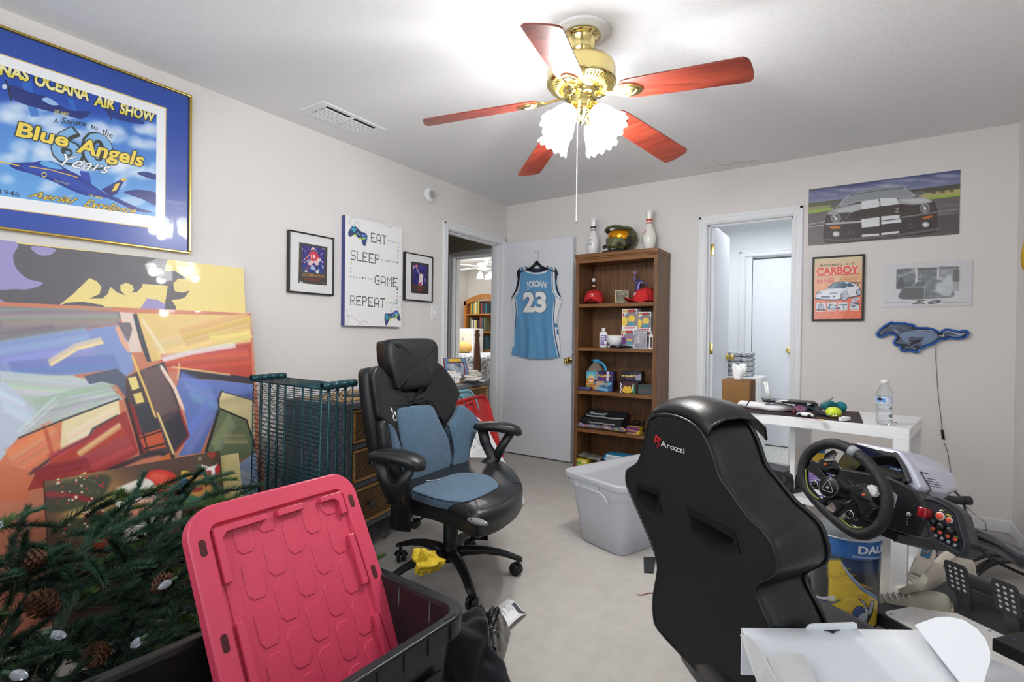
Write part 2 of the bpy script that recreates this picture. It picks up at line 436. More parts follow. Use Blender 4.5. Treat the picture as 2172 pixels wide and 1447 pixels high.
wb=wall('wall_back',[((XL-WT,YB,0),(BX0,YB+WT,ZC)),((BX1,YB,0),(XR+.2,YB+WT,ZC)),((BX0,YB,BZ),(BX1,YB+WT,ZC))],m_wall)
wr=wall('wall_right',[((XR,YF,0),(XR+.2,-.45,ZC)),((XR,.75,0),(XR+.2,YB,ZC)),((XR,-.45,0),(XR+.2,.75,.8)),((XR,-.45,2.1),(XR+.2,.75,ZC))],m_wall)
wf=wall('wall_front',[((XL,YF-.2,0),(-2.5,YF,ZC)),((-.1,YF-.2,0),(XR,YF,ZC)),((-2.5,YF-.2,0),(-.1,YF,.66)),((-2.5,YF-.2,2.18),(-.1,YF,ZC))],m_wall)
m_glass=M('window_glass',(245,250,252),.02,trans=1.,var=0)
def window(name,P0,P1,axis):
 fr=B();n=2
 lo,hi=Vector(P0),Vector(P1);k=1-axis if axis<2 else 0
 def bar(a0,a1,z0,z1):
  a=lo.copy();c=hi.copy();a[k]=a0;c[k]=a1;a[2]=z0;c[2]=z1;fr.box2(a,c)
 w=.05
 bar(lo[k],hi[k],lo[2],lo[2]+w);bar(lo[k],hi[k],hi[2]-w,hi[2])
 for i in range(n+1):
  q=lo[k]+(hi[k]-lo[k]-w)*i/n;bar(q,q+w,lo[2],hi[2])
 f=fr.build(name,m_trim);struct(f)
 for i in range(n):
  g=B();a=lo.copy();c=hi.copy();mid=(lo[axis]+hi[axis])/2;a[axis]=mid-.003;c[axis]=mid+.003
  q0=lo[k]+(hi[k]-lo[k]-w)*i/n+w;q1=lo[k]+(hi[k]-lo[k]-w)*(i+1)/n;a[k]=q0;c[k]=q1;a[2]=lo[2]+w;c[2]=hi[2]-w
  g.box2(a,c);g.build('pane',m_glass,f)
window('window_1',(-2.5,YF-.12,.66),(-.1,YF-.06,2.18),1)
window('window_2',(XR+.06,-.45,.8),(XR+.12,.75,2.1),0)
def board(name,a,c):
 b=B();b.box2(a,c);return struct(b.build(name,m_trim,bev=.006))
board('baseboard_left',(XL,YF,0),(XL+.012,DY0-.07,.075))
board('baseboard_back',(BX1+.075,YB-.012,0),(XR,YB,.075))
board('baseboard_right',(XR-.012,.0,0),(XR,YB-.012,.075))
def casing(name,P,w=.058):
 """P(a, z, d): a along the wall, d out of the wall; list of boards"""
 pass
def door_trim(name,along,a0,a1,ztop,face,out,depth,both=True,wl_=.058,wr_=.058):
 """along: 'y' (wall faces x) or 'x' (wall faces y); face: coordinate of the room face, out: +1/-1 towards the room"""
 b=B()
 def bx(p0,p1,z0,z1,d0,d1):
  f0,f1=face+out*d0,face+out*d1
  if along=='y':b.box2((f0,p0,z0),(f1,p1,z1))
  else:b.box2((p0,f0,z0),(p1,f1,z1))
 e=.012
 for(p0,p1,q)in((a0+e-wl_,a0+e,-1),(a1-e,a1-e+wr_,1)):
  bx(p0,p1,0,ztop-e+.058,0,.011)
  if q<0:bx(p0+.004,p0+.022,0,ztop-e+.054,.011,.017);bx(p1-.016,p1-.005,0,ztop-e+.01,.011,.014)
  else:bx(p1-.022,p1-.004,0,ztop-e+.054,.011,.017);bx(p0+.005,p0+.016,0,ztop-e+.01,.011,.014)
 bx(a0+e,a1-e,ztop-e,ztop-e+.058,0,.011)
 bx(a0+e-wl_+.004,a1-e+wr_-.004,ztop-e+.036,ztop-e+.054,.011,.017)
 bx(a0+e,a1-e,ztop-e+.005,ztop-e+.016,.011,.014)
 bx(a0-.001,a0+.018,0,ztop,-depth,.002);bx(a1-.018,a1+.001,0,ztop,-depth,.002);bx(a0+.018,a1-.018,ztop-.018,ztop+.001,-depth,.002)
 bx(a0+.018,a0+.03,0,ztop-.018,-depth*.75,-.042);bx(a1-.03,a1-.018,0,ztop-.018,-depth*.75,-.042);bx(a0+.018,a1-.018,ztop-.03,ztop-.018,-depth*.75,-.042)
 return struct(b.build(name,m_trim,bev=.0025))
door_trim('trim_1','y',DY0,DY1,DZ,XL,1,WT,wl_=.058,wr_=.058)
door_trim('trim_2','x',BX0,BX1,BZ,YB,-1,WT)
def knob_at(parent,X,m=m_brass,both=False):
 b=B();b.lathe([(0,0),(.032,0),(.034,.004),(.03,.008),(.014,.011),(.012,.022),(.02,.028),(.027,.04),(.0265,.052),(.018,.06),(.006,.062),(.005,.058),(0,.058)],20,X)
 return b.build('door_knob',m,parent)
LX0,LX1,LY0,LY1=-2.826,-2.074,4.042,4.078
b=B();b.box2((LX0,LY0,.012),(LX1,LY1,2.028));door1=struct(b.build('door_1',m_door,bev=.002))
kp=ony(1207,765,LY0);knob_at(door1,frame(kp,(1,0,0),(0,0,1),(0,-1,0)))
b=B();b.rbox((LX1+.001,(LY0+LY1)/2,.99),(.003,.026,.055),.001);b.box2((LX1,LY0+.01,.98),(LX1+.008,LY1-.01,1.0));b.build('latch',m_steel,door1)
for z in(.25,1.06,1.84):
 b=B();b.cyl((LX0-.001,LY0-.006,z-.045),(LX0-.001,LY0-.006,z+.045),.006,seg=10);b.box2((LX0-.004,LY0-.002,z-.045),(LX0+.001,LY1,z+.045));b.build('hinge',m_dkmetal,door1)
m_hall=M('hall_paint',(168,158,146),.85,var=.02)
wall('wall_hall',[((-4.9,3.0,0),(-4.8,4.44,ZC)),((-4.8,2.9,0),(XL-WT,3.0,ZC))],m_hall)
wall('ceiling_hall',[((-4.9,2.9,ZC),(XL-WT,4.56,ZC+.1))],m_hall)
HX0,HX1,HY=-3.80,-3.03,4.42
wall('wall_hall_end',[((-4.9,HY,0),(HX0,HY+WT,ZC)),((HX1,HY,0),(XL-WT,HY+WT,ZC)),((HX0,HY,2.03),(HX1,HY+WT,ZC))],m_hall)
door_trim('trim_3','x',HX0,HX1,2.03,HY,-1,WT)
m_bed=M('bedroom_paint',(238,234,228),.85,var=.02)
BBY,BBX=7.75,-6.25
wall('wall_bedroom_back',[((-7.2,BBY,0),(-3.0,BBY+.1,2.5))],m_bed)
wall('wall_bedroom_left',[((BBX-.1,4.5,0),(BBX,BBY,2.5))],m_bed)
wall('wall_bedroom_right',[((-3.04,HY+WT,0),(-2.96,BBY,2.5))],m_bed)
wall('ceiling_bedroom',[((-7.2,HY+WT,2.42),(-3.0,BBY,2.5))],M('bedroom_ceiling',(240,240,240),.9))
wall('floor_hall',[((-7.2,2.9,-.1),(XL-WT,BBY,0))],m_carpet)
BTY=5.95
wall('wall_bathroom_left',[((-1.42,YB+WT,0),(-1.36,BTY+1.2,ZC))],m_wallbath)
wall('wall_bathroom_right',[((.35,YB+WT,0),(.42,BTY,ZC))],m_wallbath)
CX0,CX1=-.985,-.36
wall('wall_bathroom_back',[((-1.36,BTY,0),(CX0,BTY+.1,ZC)),((CX1,BTY,0),(.35,BTY+.1,ZC)),((CX0,BTY,2.03),(CX1,BTY+.1,ZC))],m_wallbath)
wall('ceiling_bathroom',[((-1.42,YB+WT,ZC),(.42,BTY+1.2,ZC+.08))],m_wallbath)
fl=wall('floor_bathroom',[((-1.42,YB+WT,-.1),(.42,BTY+1.2,-.004))],M('grout',(190,188,184),.8))
m_tile=wood('wood_look_tile',(228,226,220),(206,203,196),axis=0,rough=.4)
k=0
for r in range(14):
 for c in range(-1,4):
  x0=-1.36+c*.6+(r%3)*.2;x1=x0+.596;y0=YB+WT+.003+r*.125;x0=max(x0,-1.355);x1=min(x1,.345)
  if x1-x0<.03:continue
  b=B();b.box2((x0,y0,-.004),(x1,y0+.121,.001));b.build('tile',m_tile,fl)
door_trim('trim_4','x',CX0,CX1,2.03,BTY,-1,.1)
b=B();b.box2((BX0+.02,YB+.085,.015),(BX0+.055,YB+.085+.585,2.02));d2=struct(b.build('door_2',m_door,bev=.002))
for z in(.25,1.05,1.83):
 b=B();b.rbox((BX0+.0375,YB+.083,z),(.03,.004,.088),.0015);b.cyl((BX0+.022,YB+.078,z-.044),(BX0+.022,YB+.078,z+.044),.006,seg=10);b.build('hinge',m_brass,d2)
knob_at(d2,frame((BX0+.055,YB+.085+.525,.97),(0,1,0),(0,0,1),(1,0,0)))
b=B();b.box2((CX0+.085,BTY+.02,.012),(CX1-.019,BTY+.055,1.98));d3=struct(b.build('door_3',m_door,bev=.002))
kp=ony(1675,743,BTY+.02);knob_at(d3,frame(kp,(1,0,0),(0,0,1),(0,-1,0)))
wall('wall_closet',[((CX0+.019,BTY+.005,0),(CX0+.08,BTY+.09,2.02)),((CX0,BTY+.14,0),(CX1,BTY+.2,ZC))],m_wallbath)
t=thing('air_vent','white ceiling register with two rows of dark slots','vent')
P=[onz(*p,ZC)for p in[(640,232),(692,214),(817,274),(765,288)]]
vx0,vx1,vy0,vy1=-2.645,-2.425,1.725,2.185
b=B();z=ZC-.008
b.box2((vx0,vy0,z),(vx1,vy0+.055,ZC));b.box2((vx0,vy1-.055,z),(vx1,vy1,ZC));b.box2((vx0,vy0+.055,z),(vx0+.04,vy1-.055,ZC));b.box2((vx1-.03,vy0+.055,z),(vx1,vy1-.055,ZC))
b.box2((vx0+.04,(vy0+vy1)/2-.008,z-.002),(vx1-.03,(vy0+vy1)/2+.008,ZC))
b.build('frame',m_trim,t,bev=.003)
b=B();b.box2((vx0+.03,vy0+.05,ZC-.0015),(vx1-.02,vy1-.05,ZC));b.build('duct_opening',M('dark_duct',(52,38,24),.9),t)
for s_ in range(2):
 ya,yb_=(vy0+.057,(vy0+vy1)/2-.009)if s_==0 else((vy0+vy1)/2+.009,vy1-.057)
 for k in range(6):
  xc=vx0+.047+k*.0215
  b=B();b.box((0,0,0),(.010,yb_-ya,.002),T(xc+.003,(ya+yb_)/2,ZC-.007)@Matrix.Rotation(math.radians(-35),4,'Y'));b.build('slat',m_trim,t)
t=thing('smoke_detector','round white smoke detector high on wall left of the doorway','smoke detector',frame(onx(910,414,XL),(0,1,0),(0,0,1),(1,0,0)))
Xw=t.matrix_world.copy()
b=B(Xw);b.lathe([(0,0),(.06,0),(.061,.012),(.056,.02),(.052,.03),(.03,.034),(0,.034)],32);b.build('body',m_white,t)
b=B(Xw);b.lathe([(.03,.0342),(.034,.0342),(.034,.0335),(.03,.0335)],24);b.box((-.008,.008,.0345),(.003,.012,.001));b.box((.008,.004,.0345),(.003,.012,.001));b.ell((.02,-.02,.033),(.004,.004,.002),8,6);b.build('grille_ring',M('grey_mark',(176,176,174),.5),t)
t=thing('light_switch','white toggle light switch plate left of the open doorway','switch',frame(onx(920.5,663,XL),(0,1,0),(0,0,1),(1,0,0)))
Xw=t.matrix_world.copy()
b=B(Xw);b.rbox((0,0,.003),(.07,.115,.006),.003);b.build('plate',m_white,t)
b=B(Xw);b.rbox((0,.004,.009),(.009,.02,.012),.002);b.build('toggle',m_white,t)
for q in(-.04,.04):
 b=B(Xw);b.cyl((0,q,.006),(0,q,.0072),.003,seg=8);b.build('screw',m_steel,t)
FX,FY,FZ=-0.963,1.933,2.142
m_blade=wood('cherry_blade',(138,58,40),(104,38,28),axis=0,scale=6,rough=.36,coat=.25)
m_gold=M('polished_brass',(226,208,140),.14,1.,var=.04)
m_shade=M('lit_frosted_glass',(250,252,255),.35,emit=28.,var=.01)
m_bulb=M('lit_bulb',(255,246,230),.4,emit=3.)
t=thing('ceiling_fan','five-blade ceiling fan with cherry blades, brass body and lit tulip shades','ceiling fan',(FX,FY,0))
Xf=T(FX,FY,0)
b=B(Xf);b.lathe([(0,ZC),(.118,ZC),(.118,ZC-.006),(.112,ZC-.011),(.1,ZC-.012),(.094,ZC-.018),(.084,ZC-.02),(.078,ZC-.016),(0,ZC-.016)],40);b.build('ceiling_medallion',m_white,t)
b=B(Xf);b.lathe([(0,ZC-.016),(.074,ZC-.016),(.074,ZC-.022),(.062,ZC-.027),(.056,ZC-.035),(.053,ZC-.075),(.045,ZC-.098),(.03,ZC-.112),(.022,ZC-.114),(0,ZC-.114)],32);b.build('canopy',m_gold,t)
b=B(Xf);b.cyl((0,0,2.27),(0,0,2.31),.0125);b.lathe([(0,2.312),(.021,2.312),(.02,2.298),(0,2.298)],20);b.build('down_rod',m_gold,t)
mo=B(Xf);mo.lathe([(0,2.285),(.03,2.284),(.1,2.28),(.128,2.272),(.138,2.262),(.142,2.25),(.142,2.205),(.145,2.2),(.145,2.192),(.138,2.186),(.12,2.176),(.075,2.158),(.07,2.15),(.07,2.135),(0,2.135)],48);mh=mo.build('motor_housing',m_gold,t)
b=B(Xf)
for k in range(56):
 w=2*PI*k/56;c,s_=math.cos(w),math.sin(w)
 b.tube([(.134*c,.134*s_,2.181),(.082*c,.082*s_,2.159)],.0035,5)
b.build('vent_ribs',m_gold,mh)
b=B(Xf);b.lathe([(0,2.134),(.05,2.134),(.052,2.128),(.049,2.122),(.049,2.085),(.052,2.08),(.05,2.072),(.03,2.06),(.02,2.045),(.012,2.03),(.006,2.026),(0,2.026)],28)
b.build('switch_housing',m_gold,t)
tilt=Vector((.035,-.022))
for i in range(5):
 a=math.radians(-2.2+72*i);u=Vector((math.cos(a),math.sin(a),0));R_=.667
 ux=Vector((u.x*R_,u.y*R_,tilt.x*u.x*R_+tilt.y*u.y*R_-.109)).normalized()
 tn=Vector((-math.sin(a),math.cos(a),0));up=ux.cross(tn).normalized()
 p=math.radians(12);ty=(tn*math.cos(p)-up*math.sin(p)).normalized();nz=ux.cross(ty).normalized()
 X=frame((FX,FY,FZ),ux,ty,nz)
 pts=[(.185,-.03),(.2,-.05),(.24,-.058),(.4,-.062),(.63,-.066),(.655,-.062),(.668,-.045),(.672,0),(.668,.045),(.655,.062),(.63,.066),(.4,.062),(.24,.058),(.2,.05),(.185,.03),(.18,0)]
 b=B(X);b.prism(spline(pts,True,3),-.003,.003);bl=b.build('blade',m_blade,t,bev=.0012)
 b=B(X);b.loft([[(x,y*w_,z*.5+dz)for y,z in((-1,-.006),(1,-.006),(1,.006),(-1,.006))]for x,w_,dz in((.06,.013,.004),(.12,.011,-.002),(.165,.014,-.008))],smooth=False)
 b.prism(spline([(.155,-.012),(.175,-.03),(.2,-.04),(.235,-.036),(.265,-.02),(.275,0),(.265,.02),(.235,.036),(.2,.04),(.175,.03),(.155,.012)],True,3),-.0085,-.0035)
 b.tube([(.19,-.022,-.0085),(.23,-.024,-.0085),(.255,0,-.0085),(.23,.024,-.0085),(.19,.022,-.0085)],.0045,6)
 for q in((.2,-.026),(.2,.026),(.25,0)):b.ell((q[0],q[1],-.0095),(.005,.005,.003),8,5)
 b.build('blade_iron',m_gold,t)
tiltaxis=math.radians(40)
for i,ang in enumerate((-11,79,169,259)):
 a=math.radians(ang);out=Vector((math.cos(a),math.sin(a),0));ax=(out*math.sin(tiltaxis)-Vector((0,0,1))*math.cos(tiltaxis)).normalized()
 base=Vector((FX,FY,2.083))+out*.055
 sd=Vector((-math.sin(a),math.cos(a),0));X=frame(base,sd,ax.cross(sd),ax)
 b=B();b.tube([Vector((FX,FY,2.1))+out*.045,Vector((FX,FY,2.097))+out*.058,base+ax*.012],.008,10)
 b.lathe([(0,0),(.02,0),(.024,.008),(.024,.03),(.03,.034),(.03,.038),(0,.038)],20,X);b.build('lamp_arm',m_gold,t)
 def scal(r,z,w,j):
  k=max(0,(z-.06)/.09)
  return r*(1+.035*k*math.cos(12*w)),z+(.006*math.cos(12*w)if j==8 else 0)
 b=B();b.lath0([(.026,.034),(.034,.042),(.043,.058),(.049,.078),(.053,.1),(.057,.12),(.062,.136),(.067,.147),(.071,.155)],72,X,scal);sh=b.build('lamp_shade',m_shade,t,solid=.003)
 b=B();b.ell((0,0,.09),(.026,.026,.034),14,10,X);b.cyl((0,0,.038),(0,0,.07),.013,.018,12,X);b.build('bulb',m_bulb,t)
 l=bpy.data.lights.new('bulb_light','POINT');l.energy=9.;l.shadow_soft_size=.03;l.color=(1,.98,.95)
 lo=bpy.data.objects.new('bulb_light',l);C.objects.link(lo);lo.location=base+ax*.185
b=B(Xf);ch=[(.0,0,z)for z in np.arange(2.03,1.62,-.0052)]
dx,dy=-.012,-.006
for p in ch:b.ell((dx,dy,p[2]),(.0021,.0021,.0021),6,4)
b.tube([(dx,dy,2.03),(dx,dy,1.615)],.0007,5);b.tube([(dx,dy,1.625),(dx,dy,1.61)],[.0016,.003],8);b.build('pull_chain',m_steel,t)
def zoomed(pl,x0,y0,s,bg=(255,255,255)):
 im=pl.img(bg);f=pl.tf;im.tf=lambda x,y:f(x0+x/s,y0+y/s);return im
def fit(im,txt,a,b_,c,col,bold=0.,shear=0.,al=1.,blur=0,outline=None,ow=2,space=1.,grad=None):
 """text whose baseline runs a -> b_ and whose capitals reach from a up to c"""
 vs,fs=glyphs(txt,bold,'LEFT',shear,space)
 x0=min(p[0]for p in vs);x1=max(p[0]for p in vs);h=max(p[1]for p in glyphs('H',bold,'LEFT')[0])
 A,Bq,Cq=(np.array(im.tf(*q))for q in(a,b_,c));keep=im.tf;im.tf=lambda x,y:(x,y)
 ux=(Bq-A)/(x1-x0);uy=(Cq-A)/h
 m=im.tmask(txt,lambda x,y:tuple(A+ux*(x-x0)+uy*y),bold,'LEFT',shear,space);im.tf=keep
 if outline is not None:im.put(np.clip(boxblur(m,ow)*5,0,1),outline,al)
 im.put(m,col,al,blur)
 if grad is not None:
  ys=np.where(m.sum(1)>0)[0]
  if len(ys):
   g=m.copy();g*=(np.sin(np.linspace(0,1,im.h)*im.h/max(1,(abs(A[1]-Cq[1])))*6.28)[:,None]*.5+.5);im.put(g,grad,.7)
 return m
def rail_frame(parent,pl,w,d0,d1,m,name='frame',lip=0.):
 b=B()
 a,c=w/pl.w,w/pl.h
 for(p,q)in(((-a,-c),(1+a,0)),((-a,1),(1+a,1+c)),((-a,0),(0,1)),((1,0),(1+a,1))):
  vs=[pl.P(x,y,z)for z in(d0,d1)for x,y in((p[0],p[1]),(q[0],p[1]),(q[0],q[1]),(p[0],q[1]))]
  b.add(vs,[(3,2,1,0),(4,5,6,7),(0,1,5,4),(1,2,6,5),(2,3,7,6),(3,0,4,7)])
 return b.build(name,m,parent,bev=min(w,d1-d0)*.3,bseg=3)
def backing(parent,pl,d0,d1,m,name='backing_board'):
 b=B();vs=[pl.P(x,y,z)for z in(d0,d1)for x,y in((0,0),(1,0),(1,1),(0,1))]
 b.add(vs,[(3,2,1,0),(4,5,6,7),(0,1,5,4),(1,2,6,5),(2,3,7,6),(3,0,4,7)]);return b.build(name,m,parent)
m_goldfr=M('gold_frame',(204,172,92),.24,1.)
m_blkfr=M('black_frame',(30,28,28),.35)
m_card=M('brown_card',(150,120,84),.8)
y0,y1,z0,z1=.285,1.2235,1.541,2.325
t=thing('framed_air_show_print','large gold-framed air show print with blue mat on the left wall','picture',(XL+.001,(y0+y1)/2,z0))
pl=Plane((XL+.012,y0,z0),(0,1,0),(0,0,1),y1-y0,z1-z0,1150)
rail_frame(t,pl,.0115,-.011,.014,m_goldfr);backing(t,pl,-.011,-.002,m_card)
im=zoomed(pl,0,0,2.584,(44,78,168));im.speck(10,2)
im.poly([(-700,60),(912,592),(905,1262),(-700,1050)],(226,190,110));im.poly([(-700,66),(908,597),(901,1257),(-700,1044)],(243,244,246))
art=im.mask([(-640,150),(858,628),(854,1188),(-640,985)])
keep=im.a.copy()
H,W=im.h,im.w;yy=np.linspace(0,1,H)[:,None,None]
im.a[:]=np.array((28,84,186))*(1-yy)+np.array((120,186,236))*yy
rs=np.random.RandomState(11)
for k in range(70):
 x=rs.uniform(-300,860);y=560+.16*x+rs.uniform(-30,120)if k<38 else 820+.12*x+rs.uniform(-40,210)
 im.circ((x,y),rs.uniform(30,85),(240,246,252),.5,blur=9,ry=rs.uniform(18,45))
im.poly([(-300,180),(860,560),(860,640),(760,690),(640,650),(500,640),(380,600),(250,560),(120,560),(-300,560)],(20,66,168),.85,blur=14)
for pts in([(110,430),(170,440),(215,640),(170,640)],[(370,540),(400,545),(430,630),(410,630)]):im.poly(pts,(40,110,200),.8,2)
def jet(pts,col=(16,40,128),hi=(60,120,220)):
 im.smooth(pts,col)
jet([(40,490),(70,468),(150,500),(215,520),(260,530),(320,572),(395,605),(495,612),(445,652),(330,622),(200,592),(75,546)],(18,44,120));im.line([(30,440),(45,470),(60,550)],9,(24,30,50));im.circ((25,475),14,(210,215,225));im.smooth([(230,545),(262,535),(322,572),(280,575)],(150,190,230))
fit(im,'U.S. NAVY',(298,620),(378,638),(300,600),(220,200,90),.03)
jet([(575,605),(605,600),(680,628),(760,650),(790,680),(700,668),(620,645)],(20,50,130));im.line([(585,595),(600,620),(612,660)],5,(30,34,60))
jet([(52,905),(80,893),(190,888),(230,880),(300,890),(370,930),(440,965),(560,1050),(640,1085),(760,1140),(840,1165),(740,1155),(600,1090),(520,1080),(430,1060),(300,1000),(180,955),(90,930)],(20,44,140))
im.smooth([(120,905),(260,915),(420,985),(560,1062),(420,1040),(280,975),(150,935)],(40,76,178),.8,3)
im.smooth([(215,893),(245,882),(300,895),(345,925),(300,925),(250,912)],(96,170,226));im.line([(160,912),(280,932),(400,965),(430,975)],5,(232,190,70));im.line([(-40,880),(30,892),(110,910)],6,(232,190,70))
im.poly([(436,935),(488,945),(502,1005),(450,985)],(34,66,170));im.poly([(555,1040),(660,985),(690,975),(640,1065),(610,1075)],(18,38,120));im.poly([(660,985),(690,975),(697,985),(668,995)],(236,188,60))
fit(im,'1',(612,1050),(640,1040),(632,1010),(240,200,80),.04)
fit(im,'U.S. NAVY',(486,1075),(562,1095),(488,1060),(226,205,90),.03)
im.circ((242,958),15,(214,200,120));im.circ((242,958),9,(30,50,130));fit(im,'Blue Angels',(300,995),(380,1015),(300,984),(226,205,90))
jet([(752,950),(800,942),(858,960),(858,985),(810,975)]);jet([(680,1052),(760,1040),(858,1060),(858,1125),(780,1092),(720,1072)])
for out_,col,bw in(((40,50,44),(40,50,44),.05),(None,(126,176,222),.02)):
 fit(im,'60',(282,872),(618,925),(282,680),col,bw,outline=out_,ow=5)
im.text('60',0,0,1,(0,0,0))if False else None
for w_,a,b_,c in(('NAS',(2,405),(158,446),(2,342)),('OCEANA',(192,462),(488,552),(192,395)),('AIR',(520,572),(628,602),(522,518)),('SHOW',(660,618),(846,668),(662,563))):
 a=(a[0]-6,a[1]);fit(im,w_,a,b_,c,(226,210,70),.045,outline=(22,30,70),ow=5,grad=(250,246,220))
for w_,a,b_,c in(('A',(292,672),(318,676),(298,648)),('Salute',(335,672),(472,692),(340,644)),('to',(496,700),(534,714),(500,676)),('the',(556,730),(614,760),(566,700))):fit(im,w_,a,b_,c,(34,34,44),.01)
fit(im,'Blue',(84,742),(372,806),(92,664),(240,212,84),.03,.1,outline=(36,40,40),ow=5);fit(im,'Angels',(418,830),(782,912),(432,752),(240,212,84),.03,.1,outline=(36,40,40),ow=5)
fit(im,'Years',(330,905),(596,955),(350,842),(246,248,250),.0,.35,outline=(60,70,90),ow=2)
fit(im,'1946',(0,1062),(108,1080),(0,1036),(44,60,90),.005);fit(im,'2006',(762,1192),(850,1204),(764,1172),(180,214,240),0)
fit(im,'Aerial',(150,1078),(410,1118),(172,1044),(226,190,80),.012,.35,outline=(60,66,60),ow=2);fit(im,'of',(370,1082),(402,1088),(374,1062),(200,200,170),0,.3);fit(im,'Excellence',(456,1132),(738,1178),(474,1090),(226,190,80),.012,.35,outline=(60,66,60),ow=2)
im.a=keep*(1-art[...,None])+im.a*art[...,None]
b=pl.quad(0.);b.build('print',im.mat('air_show_print',.3,coat=.4),t)
def small_frame(name,label,corners,mat_in,zx,zy,zs,painter,matname):
 P_=[onx(*c,XL+.025)for c in corners]
 y0=(P_[0].y+P_[3].y)/2;y1=(P_[1].y+P_[2].y)/2;z0=(P_[2].z+P_[3].z)/2;z1=(P_[0].z+P_[1].z)/2;w=.009
 t=thing(name,label,'picture',(XL+.001,(y0+y1)/2,z0))
 pl=Plane((XL+.018,y0+w,z0+w),(0,1,0),(0,0,1),y1-y0-2*w,z1-z0-2*w,1100)
 rail_frame(t,pl,w,-.016,.008,m_blkfr);backing(t,pl,-.016,-.006,m_card)
 im=zoomed(pl,zx,zy,zs,(226,226,227));painter(im);pl.quad().build('print',im.mat(matname,.35,coat=.5),t)
def paint_det(im):
 im.poly([(294,372),(806,462),(792,1158),(280,1108)],(72,68,66));rs=np.random.RandomState(5)
 m0=im.a.copy();m=im.mask([(352,430),(750,488),(744,942),(344,905)]);im.a[:]=(52,54,132)
 for k in range(150):
  c=[(226,224,236),(36,32,84),(96,84,160),(150,70,130),(60,70,150)][k%5]
  x,y=rs.uniform(340,760),rs.uniform(430,760);im.circ((x,y),rs.uniform(7,20),c,.8,1,ry=rs.uniform(8,22),n=8)
 im.poly([(340,790),(760,830),(760,960),(340,930)],(46,66,132),.85,8)
 for s_ in([(530,780),(500,850),(560,880),(590,850)],[(620,850),(600,900),(640,930),(660,870)],[(700,780),(740,830),(720,860)]):im.smooth(s_,(210,216,236),.8,1)
 im.smooth([(480,560),(540,540),(610,560),(640,620),(640,690),(560,715),(490,700),(500,640),(470,600)],(206,58,76));im.circ((542,500),34,(222,206,178));im.circ((545,522),22,(120,90,90))
 fit(im,'16',(510,660),(590,668),(512,590),(240,236,240),.05);im.smooth([(490,700),(560,715),(630,705),(645,780),(600,790),(560,745),(510,790),(460,780)],(216,192,186))
 im.line([(470,785),(440,850),(420,890)],26,(150,60,90));im.line([(612,790),(625,850),(610,900)],24,(60,50,90));im.smooth([(400,890),(440,890),(430,925),(390,920)],(232,232,240));im.smooth([(590,890),(630,890),(640,935),(610,935)],(232,232,240))
 im.line([(480,600),(430,650),(440,700)],26,(190,140,130));im.circ((425,675),22,(110,60,54));im.circ((650,690),36,(226,204,200));im.line([(620,610),(660,670)],30,(206,66,84))
 im.a=m0*(1-m[...,None])+im.a*m[...,None]
 fit(im,'DETERMINATION',(342,985),(742,1022),(344,925),(196,148,76),.005)
 for k,(a,b_)in enumerate((((390,1022),(690,1050)),((420,1042),(664,1066)),((476,1062),(606,1080)))):im.line([a,b_],9,(176,56,62),.85)
 im.circ((314,1092),14,(230,230,230));im.circ((346,1096),14,(230,230,230));im.line([(694,1102),(748,1122)],8,(176,140,70),.8)
 im.line([(310,880),(350,865),(345,890),(400,860),(470,855)],4,(190,130,90),curve=True)
small_frame('framed_football_print','black-framed football print titled DETERMINATION',[(613.7,487),(709.6,505),(707.8,627),(611.9,620)],None,600,470,8.515,paint_det,'football_print')
def paint_des(im):
 im.poly([(246,384),(664,446),(656,1158),(240,1130)],(58,54,54));im.poly([(290,440),(612,486),(604,950),(286,930)],(44,38,110),1,4)
 for a,b_ in(((290,620),(612,690)),((290,805),(606,850)),((420,560),(612,600)),((290,880),(606,930))):im.line([a,b_],14,(70,70,170),.7,2)
 im.poly([(410,500),(600,520),(600,570),(420,560)],(64,56,160),.7,6);im.line([(292,480),(320,500),(312,540),(290,560)],20,(230,228,236),1,1)
 im.line([(372,530),(410,620),(450,690)],24,(196,160,176));im.circ((374,494),32,(226,110,120));im.circ((380,486),14,(244,170,160),.7,3)
 im.circ((487,664),28,(84,60,70));im.smooth([(440,700),(480,686),(520,700),(518,840),(510,940),(480,950),(420,940),(430,800)],(234,226,230));im.line([(520,700),(570,760)],22,(150,120,130));im.line([(570,790),(590,870)],28,(140,140,190),.9,1)
 im.smooth([(440,900),(490,870),(480,970),(430,980)],(170,60,80));im.line([(450,720),(460,830)],6,(190,130,150))
 fit(im,'DESIRE',(298,1000),(606,1032),(300,950),(124,84,44),.0)
 im.poly([(376,1034),(524,1042),(500,1090),(410,1082)],(150,50,54),.9,1);im.circ((266,1112),12,(190,190,190))
small_frame('framed_basketball_print','small black-framed basketball print titled DESIRE',[(859.4,534.5),(919.4,544.2),(918.4,640.5),(858.7,638)],None,850,520,11.13,paint_des,'basketball_print')
FR=XL+.04
P_=[onx(*c,FR)for c in((733.7,458),(857,485),(847,692),(730,692))]
y0,y1,z0,z1=(P_[0].y+P_[3].y)/2,(P_[1].y+P_[2].y)/2,(P_[2].z+P_[3].z)/2,(P_[0].z+P_[1].z)/2
t=thing('gamer_wall_canvas','white wall canvas reading EAT SLEEP GAME REPEAT with controllers','canvas',(XL+.001,(y0+y1)/2,z0))
pl=Plane((FR,y0,z0),(0,1,0),(0,0,1),y1-y0,z1-z0,1300)
backing(t,pl,-.037,-.0005,M('navy_canvas_edge',(74,84,142),.7),'canvas_edge')
im=zoomed(pl,715,450,5.788,(234,234,235));im.speck(5,1)
